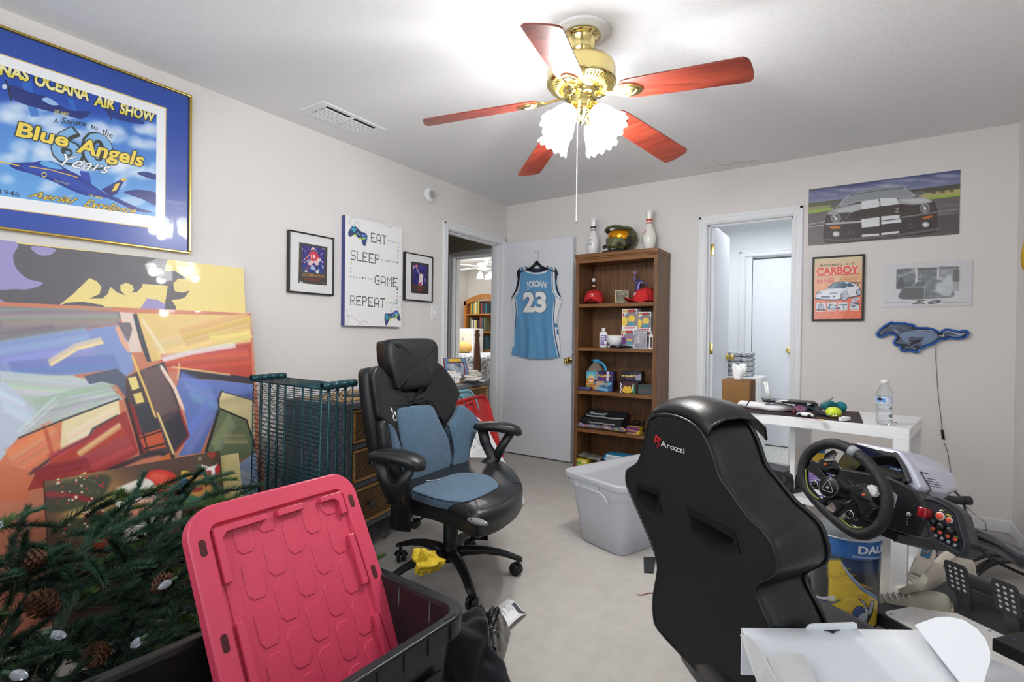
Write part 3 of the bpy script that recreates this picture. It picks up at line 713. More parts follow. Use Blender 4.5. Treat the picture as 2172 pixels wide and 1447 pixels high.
FONT={'E':'11111,1....,1....,1111.,1....,1....,11111','A':'.111.,1...1,1...1,1...1,11111,1...1,1...1','T':'11111,..1..,..1..,..1..,..1..,..1..,..1..','S':'.1111,1....,1....,.111.,....1,....1,1111.','L':'1....,1....,1....,1....,1....,1....,11111','P':'1111.,1...1,1...1,1111.,1....,1....,1....','G':'.1111,1....,1....,1..11,1...1,1...1,.1111','M':'1...1,11.11,1.1.1,1...1,1...1,1...1,1...1','R':'1111.,1...1,1...1,1111.,1.1..,1..1.,1...1'}
def dots(word,tl,tr,bl):
 n=len(word)*6-1
 for i,ch in enumerate(word):
  for r,row in enumerate(FONT[ch].split(',')):
   for c,v in enumerate(row):
    if v=='1':
     f=lambda u,w_:(tl[0]+(tr[0]-tl[0])*u+(bl[0]-tl[0])*w_,tl[1]+(tr[1]-tl[1])*u+(bl[1]-tl[1])*w_)
     u0,v0=(i*6+c)/n,r/7;du,dv=.86/n,.8/7
     im.poly([f(u0,v0),f(u0+du,v0),f(u0+du,v0+dv),f(u0,v0+dv)],(44,44,50))
dots('EAT',(416,250),(606,290),(416,370));dots('SLEEP',(168,464),(524,524),(166,588));dots('GAME',(460,774),(748,812),(460,892));dots('REPEAT',(162,1020),(590,1060),(162,1142))
G,YL,TE,NV=(178,184,196),(196,214,110),(84,176,180),(70,80,150)
for x,y,c in((627,350,G),(657,357,G),(688,363,G),(720,371,YL),(753,378,G),(751,432,G),(750,480,TE),(748,524,G),(747,562,G),(744,618,NV),(712,615,G),(682,610,G),(651,604,G),(619,599,TE),(587,594,G),(554,589,G),(171,630,YL),(169,688,G),(169,732,(150,200,190)),(169,793,TE),(205,796,G),(241,800,G),(277,804,G),(313,810,NV),(348,813,G),(384,818,G),(419,822,G),(740,950,NV),(739,992,G),(738,1032,G),(736,1078,G),(736,1120,TE),(704,1118,G),(673,1117,G),(642,1115,G),(611,1112,YL)):im.circ((x,y),10,c,ry=11)
LN=(110,116,140)
for pts in([(282,215),(270,150),(245,100),(205,66),(160,85),(155,130),(200,153),(240,120),(240,80)],[(570,155),(600,175),(635,186),(676,184)],[(90,1185),(130,1250),(142,1330),(115,1365),(92,1340),(108,1288),(160,1268),(220,1310),(290,1375),(320,1398)],[(245,1398),(290,1360),(335,1338),(372,1355),(378,1398)],[(662,1232),(680,1150),(720,1080),(800,1026)],[(735,1090),(785,1110),(780,1165),(735,1170),(712,1125),(735,1090)]):im.line(pts,2.6,LN,curve=True)
def pad(pts,dp,btn,grn,small):
 im.smooth(pts,(66,74,118))
 for q in((0,-26),(0,26),(-22,-4),(22,4),(0,0)):im.circ((dp[0]+q[0]*.95,dp[1]+q[1]*.95),12,(62,178,190))
 for(x,y),c in zip(btn,((124,158,230),(98,120,214),(70,180,200),(178,214,80))):im.circ((x,y),14,c)
 for x,y in grn:im.circ((x,y),15,(186,220,84))
 im.circ(small[0],9,(150,200,190));im.circ(small[1],9,(80,200,210))
pad([(200,168),(235,180),(275,222),(320,250),(350,258),(372,300),(360,370),(348,412),(325,412),(305,370),(300,335),(250,308),(215,280),(190,285),(165,306),(138,280),(140,240),(170,190)],(207,212),[(316,290),(338,285),(350,318),(326,326)],[(222,282),(286,326)],[(252,262),(280,278)])
pad([(600,1244),(640,1246),(680,1236),(715,1208),(745,1212),(766,1260),(780,1320),(768,1338),(745,1325),(722,1292),(690,1300),(650,1312),(632,1345),(612,1388),(592,1385),(582,1330),(582,1270)],(611,1287),[(709,1250),(723,1232),(741,1246),(730,1271)],[(652,1322),(705,1302)],[(658,1282),(684,1272)])
pl.quad().build('print',im.mat('gamer_canvas_print',.75),t)
def back_plane(c,d,res):
 P_=[ony(*q,YB-d)for q in c]
 x0,x1,z0,z1=(P_[0].x+P_[3].x)/2,(P_[1].x+P_[2].x)/2,(P_[2].z+P_[3].z)/2,(P_[0].z+P_[1].z)/2
 return Plane((x0,YB-d,z0),(1,0,0),(0,0,1),x1-x0,z1-z0,res)
pl=back_plane([(1713.6,405),(2036,357),(2036,493),(1715.5,524.4)],.004,1300)
t=thing('car_poster','wide unframed poster of a grey striped sports car on a runway','poster',pl.P(.5,0))
im=zoomed(pl,1705,350,6.388,(98,92,92));H,W=im.h,im.w
sky=im.mask([(55,355),(2120,45),(2120,255),(55,520)]);g=np.linspace(0,1,H)[:,None,None]*2.1
im.a=im.a*(1-sky[...,None])+sky[...,None]*(np.array((66,74,122))*np.clip(1-g,0,1)+np.array((206,208,216))*np.clip(g,0,1))
rs=np.random.RandomState(4)
for k in range(26):
 x=rs.uniform(60,2100);y=470-.145*x+rs.uniform(-90,20);im.circ((x,y),rs.uniform(80,260),(222,224,230),.25,9,ry=rs.uniform(8,24))
im.poly([(55,520),(530,470),(540,560),(55,610)],(96,100,76),1,2);im.poly([(55,575),(540,520),(540,560),(55,640)],(156,156,110),.8,3);im.poly([(55,620),(400,575),(400,610),(55,668)],(150,176,80),1,2)
im.poly([(1440,340),(2120,250),(2120,360),(1440,400)],(78,76,66),1,3);im.poly([(1500,400),(2120,320),(2120,420),(1650,465)],(176,170,110),1,4);im.poly([(1640,445),(2120,385),(2120,420),(1740,468)],(150,184,66),1,3)
for k in range(3):im.circ((1760+k*120,378-k*14),34,(96,90,60),1,3,ry=16)
im.poly([(55,665),(2120,420),(2120,910),(60,1115)],(104,98,98),1,2)
for a,b_,al in(((60,805),(300,765),.8),((60,838),(280,815),.9),((1800,640),(2120,595),.6),((1800,560),(2120,530),.3),((1830,670),(2120,655),.35)):im.line([a,b_],9,(190,190,192),al,1)
im.poly([(1780,700),(2120,650),(2120,910),(1500,970)],(66,62,64),.6,10);im.line([(465,290),(465,480)],4,(70,70,90))
im.smooth([(300,1050),(262,960),(290,740),(310,690),(360,620),(480,570),(620,395),(960,330),(1340,300),(1430,340),(1520,430),(1720,470),(1790,540),(1810,660),(1800,880),(1700,930),(1200,985),(520,1060)],(58,50,50))
im.smooth([(480,565),(620,398),(960,335),(1340,302),(1425,345),(1510,428),(1250,450),(800,490)],(164,168,172));im.smooth([(520,540),(640,410),(960,350),(1330,318),(1400,350),(1470,420),(1100,455),(760,490)],(140,146,150),.9,8);im.line([(625,410),(800,380),(960,355),(1150,330),(1350,312)],16,(92,94,98),.9,2)
im.smooth([(330,640),(480,575),(780,520),(1250,460),(1600,440),(1740,500),(1500,540),(1280,530),(1000,560),(640,650),(360,680)],(158,160,162),1,3);im.smooth([(420,630),(620,560),(780,530),(780,590),(600,640)],(196,198,198),.8,8);im.smooth([(1290,480),(1600,450),(1720,490),(1500,520)],(206,208,208),.8,8)
for pts in([(360,555),(400,520),(500,500),(460,555),(380,590)],[(1490,385),(1560,360),(1630,365),(1610,405),(1530,415)]):im.smooth(pts,(126,126,130));im.smooth([(p[0],p[1]-8)for p in pts],(90,90,94),.7,3)
im.poly([(640,650),(780,605),(1030,575),(1290,545),(1440,540),(1580,640),(1300,690),(1030,715),(540,770)],(70,58,56));
for k in range(34):im.line([(780+k*16,612-k*2.2),(770+k*16,718-k*1.6)],3,(44,36,36),.7)
for c in((716,680),(1345,600)):im.circ(c,44,(40,34,34));im.circ(c,32,(84,74,72));im.circ(c,24,(48,40,40))
im.smooth([(335,780),(350,700),(420,665),(620,645),(560,730),(500,775)],(70,64,66));im.smooth([(1545,560),(1640,525),(1750,520),(1765,600),(1640,645),(1580,620)],(72,66,68))
for c in((435,722),(1640,585)):im.circ(c,66,(168,168,172),.9,2);im.circ(c,50,(90,86,88));im.circ((c[0],c[1]+5),26,(206,206,210),1,3);im.circ((c[0]-20,c[1]-26),12,(230,230,232),1,2)
im.poly([(620,648),(560,750),(500,775),(545,770),(600,700)],(150,150,150));
im.poly([(295,790),(780,755),(780,782),(300,815)],(176,176,178));im.poly([(1320,700),(1800,628),(1805,650),(1320,722)],(120,116,118))
im.poly([(300,815),(780,782),(1320,722),(1805,650),(1800,860),(1300,930),(780,1000),(300,1020)],(62,52,52),.9)
for pts in([(780,495),(1012,460),(1024,565),(784,606)],[(1030,456),(1252,446),(1290,530),(1046,562)],[(780,735),(1025,705),(1025,828),(785,852)],[(1048,698),(1298,676),(1300,724),(1048,752)],[(1048,764),(1320,732),(1320,778),(1048,806)],[(785,945),(1022,928),(1022,955),(785,976)],[(1048,922),(1292,894),(1292,922),(1048,952)]):im.poly(pts,(222,224,228))
for c in((640,908),(1436,826)):im.circ(c,32,(140,134,132));im.circ(c,27,(54,46,46))
for c in((438,935),(1652,808)):im.circ(c,48,(196,196,198),1,1,ry=36);im.circ((c[0]-6,c[1]),22,(240,240,240),1,3,ry=16)
im.smooth([(345,835),(420,825),(495,835),(480,862),(380,865)],(206,120,40),1,2);im.smooth([(1600,730),(1640,700),(1750,685),(1720,715),(1640,730)],(206,110,30),1,2)
im.smooth([(300,1000),(520,1010),(780,985),(1300,935),(1790,860),(1780,885),(1300,955),(780,1010),(520,1030),(310,1020)],(118,112,112),.8,3);im.line([(1240,590),(1275,585),(1268,615),(1245,640),(1285,640)],14,(150,140,136),curve=True)
im.poly([(55,355),(2120,45),(2120,912),(70,1112)],(255,255,255),.03)
backing(t,pl,-.0025,-.0004,M('poster_paper',(236,236,236),.5),'paper');pl.quad().build('print',im.mat('car_poster_print',.32,coat=.3),t)
pl0=back_plane([(1721.5,546.6),(1832.6,538),(1833.6,680),(1723,681.6)],.024,1400)
t=thing('framed_magazine_print','black-framed orange CARBOY print of a white sports car','picture',(pl0.P(.5,0).x,YB-.001,pl0.o.z))
w=.0125;pl=Plane(pl0.o+Vector((w,.004,w)),(1,0,0),(0,0,1),pl0.w-2*w,pl0.h-2*w,1500)
rail_frame(t,pl,w,-.018,.006,m_blkfr);backing(t,pl,-.018,-.004,m_card)
im=zoomed(pl,1715,530,9.046,(230,200,160));H,W=im.h,im.w;v=np.linspace(0,1,H)[:,None,None]
im.a[:]=np.array((222,206,172))*np.clip(1-v*1.9,0,1)+np.array((232,150,96))*np.clip(v*1.9,0,1)
im.poly([(110,930),(1040,900),(1040,1340),(110,1350)],(226,104,66),1,8)
for k in range(7):im.poly([(100+k*150,1340),(220+k*150,1200),(280+k*150,1200),(180+k*150,1340)],(236,134,84),.5,6)
for x,y in((265,700),(165,775),(440,860),(990,690),(960,590),(540,580)):im.circ((x,y),13,(250,240,220),.9,2)
fit(im,'強力なJZA80チューニング',(222,325),(888,282),(222,288),(60,52,48),.02)
fit(im,'CARBOY',(150,490),(975,440),(150,350),(226,72,62),.05,outline=(248,236,220),ow=4)
im.poly([(150,500),(980,446),(975,462),(180,512)],(214,62,56));fit(im,'CARBOY MAGAZINE FOR TUNING & DRIVING FREAKS',(166,556),(950,516),(166,540),(206,150,100),0)
fit(im,'日本の伝説!',(160,655),(490,618),(160,585),(214,56,70),.02);fit(im,'スープラエディション',(598,585),(960,566),(598,560),(60,46,44),.02)
W_=(226,228,236);D_=(52,62,84)
im.smooth([(128,950),(150,880),(160,810),(240,775),(370,740),(470,640),(560,615),(760,605),(860,640),(950,690),(990,740),(985,880),(760,930),(540,975),(280,968)],D_);im.smooth([(150,930),(162,850),(180,810),(250,778),(380,742),(480,650),(570,625),(750,612),(850,645),(940,695),(975,745),(960,860),(740,915),(520,950),(280,945)],W_)
im.smooth([(370,738),(470,645),(560,628),(720,630),(715,735),(560,740)],(62,92,112));im.poly([(420,735),(520,640),(560,640),(470,738)],(150,176,190),.8);im.smooth([(745,640),(800,635),(870,690),(850,705),(750,712)],(58,82,104))
im.line([(820,622),(1000,632)],16,D_);im.poly([(935,640),(955,640),(950,690),(935,690)],D_)
im.poly([(150,925),(280,945),(520,952),(720,915),(975,872),(975,890),(720,940),(520,975),(280,968),(130,950)],D_)
for c,r in(((690,885),62),((965,820),38)):im.circ(c,r+16,D_,ry=(r+16)*1.2);im.circ(c,r,(214,216,226),ry=r*1.2);im.circ(c,r*.66,(120,128,146),ry=r*.8);im.circ(c,r*.42,(206,208,218),ry=r*.5)
im.smooth([(400,850),(430,815),(540,810),(545,850)],(150,160,176));im.smooth([(165,838),(190,806),(245,808),(235,842)],(150,160,176));im.poly([(228,890),(420,890),(400,925),(250,925)],(90,98,120));im.poly([(455,880),(520,880),(490,920)],D_);im.poly([(160,880),(190,885),(185,910)],D_)
im.line([(320,765),(480,745),(740,740)],4,(160,166,184));im.line([(740,740),(760,860)],4,(140,146,166));im.smooth([(640,870),(700,800),(760,850),(740,790),(690,780),(640,810)],(190,194,206))
im.smooth([(815,960),(900,925),(980,930),(975,955),(880,990),(825,985)],(228,230,238));im.smooth([(830,960),(900,938),(965,942),(880,978)],(140,150,180))
for k,x in enumerate((150,355,565,785)):
 y=1022-k*5;w_=182;im.poly([(x,y),(x+w_,y-6),(x+w_,y+140),(x,y+145)],(216,222,232));im.line([(x,y+162),(x+w_,y+156)],16,(240,236,232),.8)
im.circ((235,1095),60,D_);im.circ((238,1095),46,(200,206,218));im.circ((238,1095),22,(110,120,140));im.poly([(155,1140),(330,1135),(330,1162),(155,1165)],D_)
im.smooth([(375,1100),(410,1040),(470,1055),(535,1060),(535,1140),(380,1140)],D_);im.smooth([(410,1090),(430,1060),(530,1080),(520,1120),(420,1125)],(190,198,214));im.poly([(575,1048),(740,1044),(740,1068),(575,1064)],D_);im.line([(670,1065),(672,1130)],12,D_);im.circ((580,1125),26,D_)
im.poly([(790,1012),(965,1010),(965,1060),(880,1040)],D_);im.circ((865,1080),30,(60,66,90));im.circ((862,1078),14,(170,176,196));im.line([(800,1010),(830,1120)],8,D_)
pl.quad().build('print',im.mat('magazine_print',.3,coat=.6),t)
pl=back_plane([(1871.5,562),(2063,551),(2061.5,650),(1871.5,650)],.006,1500)
t=thing('sleeved_car_print','white 5.0 car print in a crinkled clear plastic sleeve','poster',(pl.P(.5,0).x,YB-.001,pl.o.z))
im=zoomed(pl,1860,540,10.343,(216,216,220));DK=(74,84,92)
im.poly([(432,320),(835,300),(835,770),(418,760)],DK);im.poly([(890,298),(1320,285),(1310,760),(885,770)],(98,106,110));im.poly([(1365,280),(1805,265),(1800,800),(1360,800)],(150,154,160))
im.smooth([(440,430),(560,400),(760,350),(830,400),(830,540),(600,610),(440,650)],(104,116,124));im.line([(540,470),(760,380),(810,400)],16,(196,206,216),1,2);im.circ((490,480),30,(150,162,172),1,3);im.smooth([(470,560),(540,500),(600,640),(560,720),(450,730)],(40,48,54),1,3);im.circ((600,365),40,(150,160,166),.8,3,ry=12);im.poly([(730,320),(840,305),(840,410)],(160,158,160))
rs=np.random.RandomState(8)
im.poly([(890,298),(1320,285),(1320,330),(890,350)],(60,66,72),.8,5);im.poly([(1360,270),(1805,265),(1800,300),(1360,310)],(70,74,80),.8,5);im.poly([(1680,340),(1805,310),(1805,595),(1660,600)],(84,88,92),1,6);im.poly([(1660,600),(1800,600),(1795,800),(1660,795)],(168,168,174))
im.smooth([(500,970),(530,800),(620,710),(780,680),(920,570),(1160,545),(1400,560),(1500,640),(1660,740),(1680,920),(1400,960),(1000,975)],(104,112,116));im.smooth([(520,960),(530,800),(640,730),(1000,720),(1060,960)],(66,76,80),1,3);im.line([(610,725),(1080,715)],12,(150,164,176),1,1);im.poly([(540,820),(1030,800),(1030,960),(520,960)],(66,62,64),.6,5);im.line([(780,680),(900,580),(960,565)],12,(210,216,220));im.smooth([(820,680),(920,600),(1040,590),(1040,680)],(66,72,76),.8,2)
im.line([(1050,700),(1050,960)],24,(196,214,216),.8,2)
for k in range(46):
 x,y=rs.uniform(930,1700),rs.uniform(350,930);x+=(y-640)*.05
 im.circ((x,y),rs.uniform(20,80),(206,216,222),.3 if x<1300 else .45,7,ry=rs.uniform(12,34))
im.smooth([(1480,540),(1560,450),(1640,470),(1660,600),(1680,740),(1600,900),(1400,880),(1290,780),(1320,640),(1420,600)],(226,234,238),.7,8)
im.line([(1560,240),(1640,180),(1740,165)],18,(244,244,244),.8,4);im.line([(1860,360),(1930,300)],14,(244,244,244),.7,4)
for a,b_ in(((165,1058),(740,1055)),((1440,1050),(2030,1045))):im.line([a,b_],9,(120,122,130))
for s_,a,b_ in(('5.',(765,1085),(1050,1082)),('0',(1105,1085),(1390,1080))):fit(im,s_,a,b_,(a[0]+30,1005),(58,58,66),.05,.3)
im.circ((2018,202),34,(214,196,170),.8,3,ry=16)
backing(t,pl,-.005,-.001,M('poster_paper',(236,236,236),.5),'paper');pl.quad().build('print',im.mat('sleeved_print',.4),t)
b=B();q=random.Random(3);w_=40
b.grid(lambda u,v:pl.P(u*1.02-.01,v*1.03-.015,.0012+.0022*(q.random()if 0<u<1 and 0<v<1 else 0)*(1 if u>.55 else .4)),22,10);b.build('plastic_sleeve',M('clear_sleeve',(250,250,252),.06,alpha=.14,var=0),t)
YH=YB-.02
def zh(x,y,d=0.):return ony(1850+x/10.102,670+y/10.102,YH-d)
outer=[(70,385),(95,335),(180,250),(280,180),(385,122),(440,120),(500,132),(560,124),(620,138),(710,135),(775,158),(850,160),(905,180),(940,230),(1000,238),(1160,236),(1260,252),(1360,285),(1440,330),(1480,320),(1540,280),(1620,270),(1740,292),(1860,318),(1930,305),(2010,296),(2070,330),(2078,390),(2040,455),(1960,500),(1850,515),(1740,508),(1660,500),(1580,525),(1480,528),(1420,560),(1330,620),(1200,655),(1100,710),(1035,735),(1010,785),(950,805),(860,790),(780,765),(690,775),(620,765),(580,720),(590,670),(520,655),(450,610),(435,560),(470,500),(485,450),(440,412),(380,405),(280,445),(200,475),(120,460)]
cen=zh(1075,450);out3=spline([(p[0],p[1])for p in outer],True,3)
t=thing('horse_wall_sign','galloping horse wall sign in grey with a blue neon outline','sign',(cen.x,YB-.001,zh(0,805).z))
Xs=frame((0,YH,0),(1,0,0),(0,0,1),(0,-1,0));flat=lambda L,d=0:[(lambda w_:(w_.x,w_.z))(zh(x,y,d))for x,y in L]
b=B(Xs);b.prism(flat(out3),-.018,0);b.build('backboard',M('sign_black',(20,24,34),.35),t,bev=.003)
def inset(L,k):
 n=len(L);o=[]
 for i in range(n):
  a,c=Vector(L[i-1]),Vector(L[(i+1)%n]);tt=(c-a)
  if tt.length<1e-6:continue
  nn=Vector((-tt.y,tt.x)).normalized();o.append((L[i][0]+nn.x*k,L[i][1]+nn.y*k))
 return o
neon=inset(out3,26)
b=B(Xs);b.tube([(p[0],p[1],.006)for p in flat(neon)],.0058,8,closed=True);b.build('neon_tube',M('blue_neon_tube',(16,92,186),.18,coat=.6),t)
gl=[(150,360),(230,290),(300,250),(370,205),(400,175),(420,185),(500,190),(560,180),(640,190),(720,188),(790,205),(870,220),(840,250),(810,270),(900,290),(1100,300),(1240,310),(1360,350),(1420,410),(1510,430),(1540,350),(1600,325),(1700,335),(1850,370),(1930,375),(2005,355),(1985,410),(1900,445),(1780,450),(1650,425),(1540,470),(1420,480),(1330,545),(1240,590),(1130,620),(1060,665),(980,640),(900,650),(960,720),(940,750),(860,715),(760,690),(690,725),(640,720),(720,680),(820,640),(760,610),(640,605),(520,590),(510,560),(560,530),(600,480),(560,440),(520,390),(440,345),(330,355),(250,385),(200,420),(150,395)]
b=B(Xs);b.prism(flat(spline(gl,True,2)),0,.003);b.build('horse_panel',M('horse_grey',(96,106,128),.45,vs=9,col2=(72,80,102)),t)
b=B(Xs)
for L in([(590,400),(700,350),(900,320),(1150,330),(1330,370),(1400,440),(1330,520),(1180,600),(1060,610),(1130,450),(1000,460),(800,450),(770,560),(700,560),(620,480)],[(1640,420),(1800,420),(1950,400),(1900,440),(1750,450)],[(440,260),(520,300),(600,380),(570,390),(480,340)]):b.prism(flat(spline(L,True,3)),.003,.0042)
b.build('body_highlight',M('horse_light',(120,140,168),.45,var=.1),t)
b=B(Xs)
for L in([(780,520),(900,525),(1060,500),(1020,560),(930,610),(830,630),(800,600),(850,560)],[(610,640),(700,630),(760,660),(690,690),(650,690)],[(940,660),(1000,680),(980,740),(950,720)]):b.prism(flat(spline(L,True,3)),.003,.0045)
b.build('dark_inlay',M('horse_dark',(40,42,56),.5),t)
b=B(Xs)
for L,w_ in(([(1440,420),(1520,436),(1535,370),(1580,335),(1680,340),(1800,385),(1900,395),(2000,362)],.0022),([(950,315),(1150,310),(1260,320),(1345,350)],.0016)):b.tube([(p[0],p[1],.004)for p in flat(spline(L,False,4))],w_,6)
b.build('white_highlight',M('horse_white',(236,238,240),.4),t)
b=B(Xs)
for L in([(380,210),(480,215),(640,240),(800,270)],[(400,230),(560,250),(720,290),(740,300)],[(590,400),(700,350),(900,320)],[(620,470),(560,440)],[(170,350),(280,285),(340,250)],[(1130,450),(1060,560),(820,640)],[(770,470),(790,600),(720,680)]):b.tube([(p[0],p[1],.0042)for p in flat(spline(L,False,4))],.0011,5)
b.build('line_work',M('horse_line',(150,158,176),.4),t)
b=B();L=[(1985,735,.012),(1984.5,760,.008),(1987,800,.006),(1990,840,.006),(1995,880,.006),(1998,912,.006)]
L2=[(2003,940,.006),(2010,960,.006),(2016,1000,.006),(2022,1030,.006),(2035,1060,.008),(2060,1085,.01),(2090,1108,.02),(2094,1140,.03)]
b.tube([ony(x,y,YB-d)for x,y,d in L],.0014,6);b.tube([ony(x,y,YB-d)for x,y,d in L2],.0014,6);b.build('power_cord',M('cord_grey',(86,82,78),.5),t)
b=B();b.tube([ony(1998,912,YB-.008),ony(2001,932,YB-.008)],.007,8);b.build('inline_switch',m_black,t)
b=B()
q0=ony(1862,700,YB-.009)
m_pur=M('purple_fabric',(58,34,104),.8,bump=.3,bs=300);m_yel=M('yellow_fabric',(236,196,40),.8,bump=.3,bs=300)
t=thing('purple_jersey','purple jersey with yellow sleeve trim hung on the right wall','jersey',(XR-.03,3.3,1.05))
def jy(u,v,off=0.):
 w0=3.74-.10*v-(.10*max(0,v-.62)/.38);y=w0+(2.98-w0)*u
 return Vector((XR-.022-off-.012*math.sin(u*13+v*2)-.006*math.sin(u*29),y,1.155+.66*v+.02*math.sin(u*3)))
b=B();b.grid(jy,40,24);b.build('body',m_pur,t,solid=.003)
b=B();b.grid(lambda u,v:jy(u*.05,.3+v*.42,.006)+Vector((0,.012,0)),3,14);b.build('side_stripe',m_yel,t,solid=.002)
p=jy(0,.8);b=B();b.loft([[Vector((XR-.02-.03*math.cos(w),3.62+dy+.0*w,zc+hz*math.sin(w)))for w in[2*PI*i/10 for i in range(10)]]for dy,zc,hz in((0,1.70,.12),(.06,1.66,.11),(.12,1.62,.095),(.17,1.58,.085))]);b.build('sleeve',m_yel,t)
b=B();b.tube([(XR-.02,3.3,1.83),(XR-.03,3.45,1.80),(XR-.03,3.6,1.77)],.008,6);b.tube([(XR-.02,3.3,1.83),(XR-.03,3.15,1.80),(XR-.03,3.05,1.77)],.008,6);b.tube([(XR-.012,3.3,1.83),(XR-.02,3.3,1.9),(XR-.004,3.3,1.91)],.003,6);b.build('hanger',m_black,t)
def ccw(P):
 n=len(P);a=sum(P[i][0]*P[(i+1)%n][1]-P[(i+1)%n][0]*P[i][1]for i in range(n))
 return list(P)if a>0 else list(P)[::-1]
def insetp(P,k):
 n=len(P);o=[]
 for i in range(n):
  a,c=Vector(P[i-1][:2]),Vector(P[(i+1)%n][:2]);t_=c-a
  if t_.length<1e-9:o.append(tuple(P[i]));continue
  nn=Vector((-t_.y,t_.x)).normalized();o.append((P[i][0]+nn.x*k,P[i][1]+nn.y*k))
 return o
def cushion(b,P,X,z0,z1,r,bulge=0.,bend=None,steps=4):
 """upholstered pad: outline P (2-D) from z0 to z1 with a rounded front edge of radius r and a bulging face"""
 P=ccw(P);cx=sum(p[0]for p in P)/len(P);cy=sum(p[1]for p in P)/len(P)
 fz=bend or(lambda x,y:0.)
 rings=[[(p[0],p[1],z0)for p in P]]
 for i in range(steps+1):
  a=PI/2*i/steps;Q=insetp(P,r*(1-math.cos(a)));rings.append([(p[0],p[1],z1-r+r*math.sin(a))for p in Q])
 Q=insetp(P,r)
 ax=max(abs(p[0]-cx)for p in Q);ay=max(abs(p[1]-cy)for p in Q)
 for s in(.9,.75,.6,.45,.3,.15,.02):rings.append([(cx+(p[0]-cx)*s,cy+(p[1]-cy)*s,z1+bulge*max(0,1-((p[0]-cx)*s/ax)**2)*max(0,1-((p[1]-cy)*s/ay)**2))for p in Q])
 rings=[[(x,y,z+fz(x,y))for x,y,z in R]for R in rings]
 return b.loft(rings,X,caps=True)
def ploc(pl,x,y):
 p=onp(x,y,pl.o,pl.n)-pl.o;return(p.dot(pl.u),p.dot(pl.v))
def leaning(name,label,y0,y1,xt,zt,xb,thick,bgcol,painter,mname,zx,zy,s,res=900,edge=None,zb=0.,cat='canvas',y0b=None):
 v=Vector((xt-xb,0,zt-zb));h=v.length;v.normalize();o=Vector((xb,y0,zb))
 t=thing(name,label,cat,((xt+xb)/2,(y0+y1)/2,zb))
 pl=Plane(o,(0,1,0),v,y1-y0,h,res)
 backing(t,pl,-thick,-.0006,edge or M('canvas_edge',(206,200,188),.8),'stretched_canvas')
 im=zoomed(pl,zx,zy,s,bgcol);painter(im);pl.quad().build('print' if 'print' in mname else 'painting',im.mat(mname,.42,coat=.25,bump=.12),t)
 return t,pl
def paint_scroll(im):
 DK=(98,96,102);PU=(160,150,200);YE=(238,218,142);OR=(244,200,140)
 im.poly([(-700,-40),(920,130),(900,190),(960,195),(1010,225),(1030,240),(975,235),(950,270),(960,305),(1000,312),(1040,298),(1020,335),(970,355),(940,350),(965,385),(970,425),(905,425),(905,355),(820,305),(805,303),(780,355),(755,425),(700,800),(-700,900)],DK)
 im.poly([(918,135),(1335,180),(1345,900),(960,900),(965,390),(940,352),(1010,345),(1040,300),(1000,312),(955,300),(950,260),(985,235),(1030,240),(1000,210),(950,193),(900,195)],YE)
 im.smooth([(-60,10),(95,40),(72,110),(90,180),(150,235),(235,260),(170,290),(90,293),(-80,270)],PU);im.smooth([(172,58),(300,72),(285,100),(240,110),(195,95)],PU);im.smooth([(-40,330),(40,370),(110,395),(-40,396)],PU)
 im.poly([(322,382),(400,320),(490,232)]+[(530,250),(556,280),(545,320),(500,340),(485,345),(560,345),(590,320),(605,280),(640,310),(690,328),(660,300),(660,270),(690,260),(725,270),(735,295),(720,312),(750,308),(775,285),(782,264),(920,275),(908,355),(805,303),(755,425),(620,420),(560,380),(450,362),(370,368)],YE)
 im.smooth([(690,262),(718,270),(725,295),(705,310),(672,296)],YE);im.smooth([(322,400),(380,385),(450,390),(520,412),(322,410)],OR);im.poly([(805,345),(860,350),(905,375),(905,425),(755,420)],PU);im.smooth([(830,415),(870,400),(900,410),(880,425)],OR);im.smooth([(870,505),(870,620),(640,700)],YE)
 im.speck(7,2)
leaning('scroll_canvas','tall canvas with dark scrolls on yellow and lilac, behind the abstract painting',.30,1.497,XL+.035,1.486,XL+.17,.03,(238,218,142),paint_scroll,'scroll_painting',0,500,2.584)
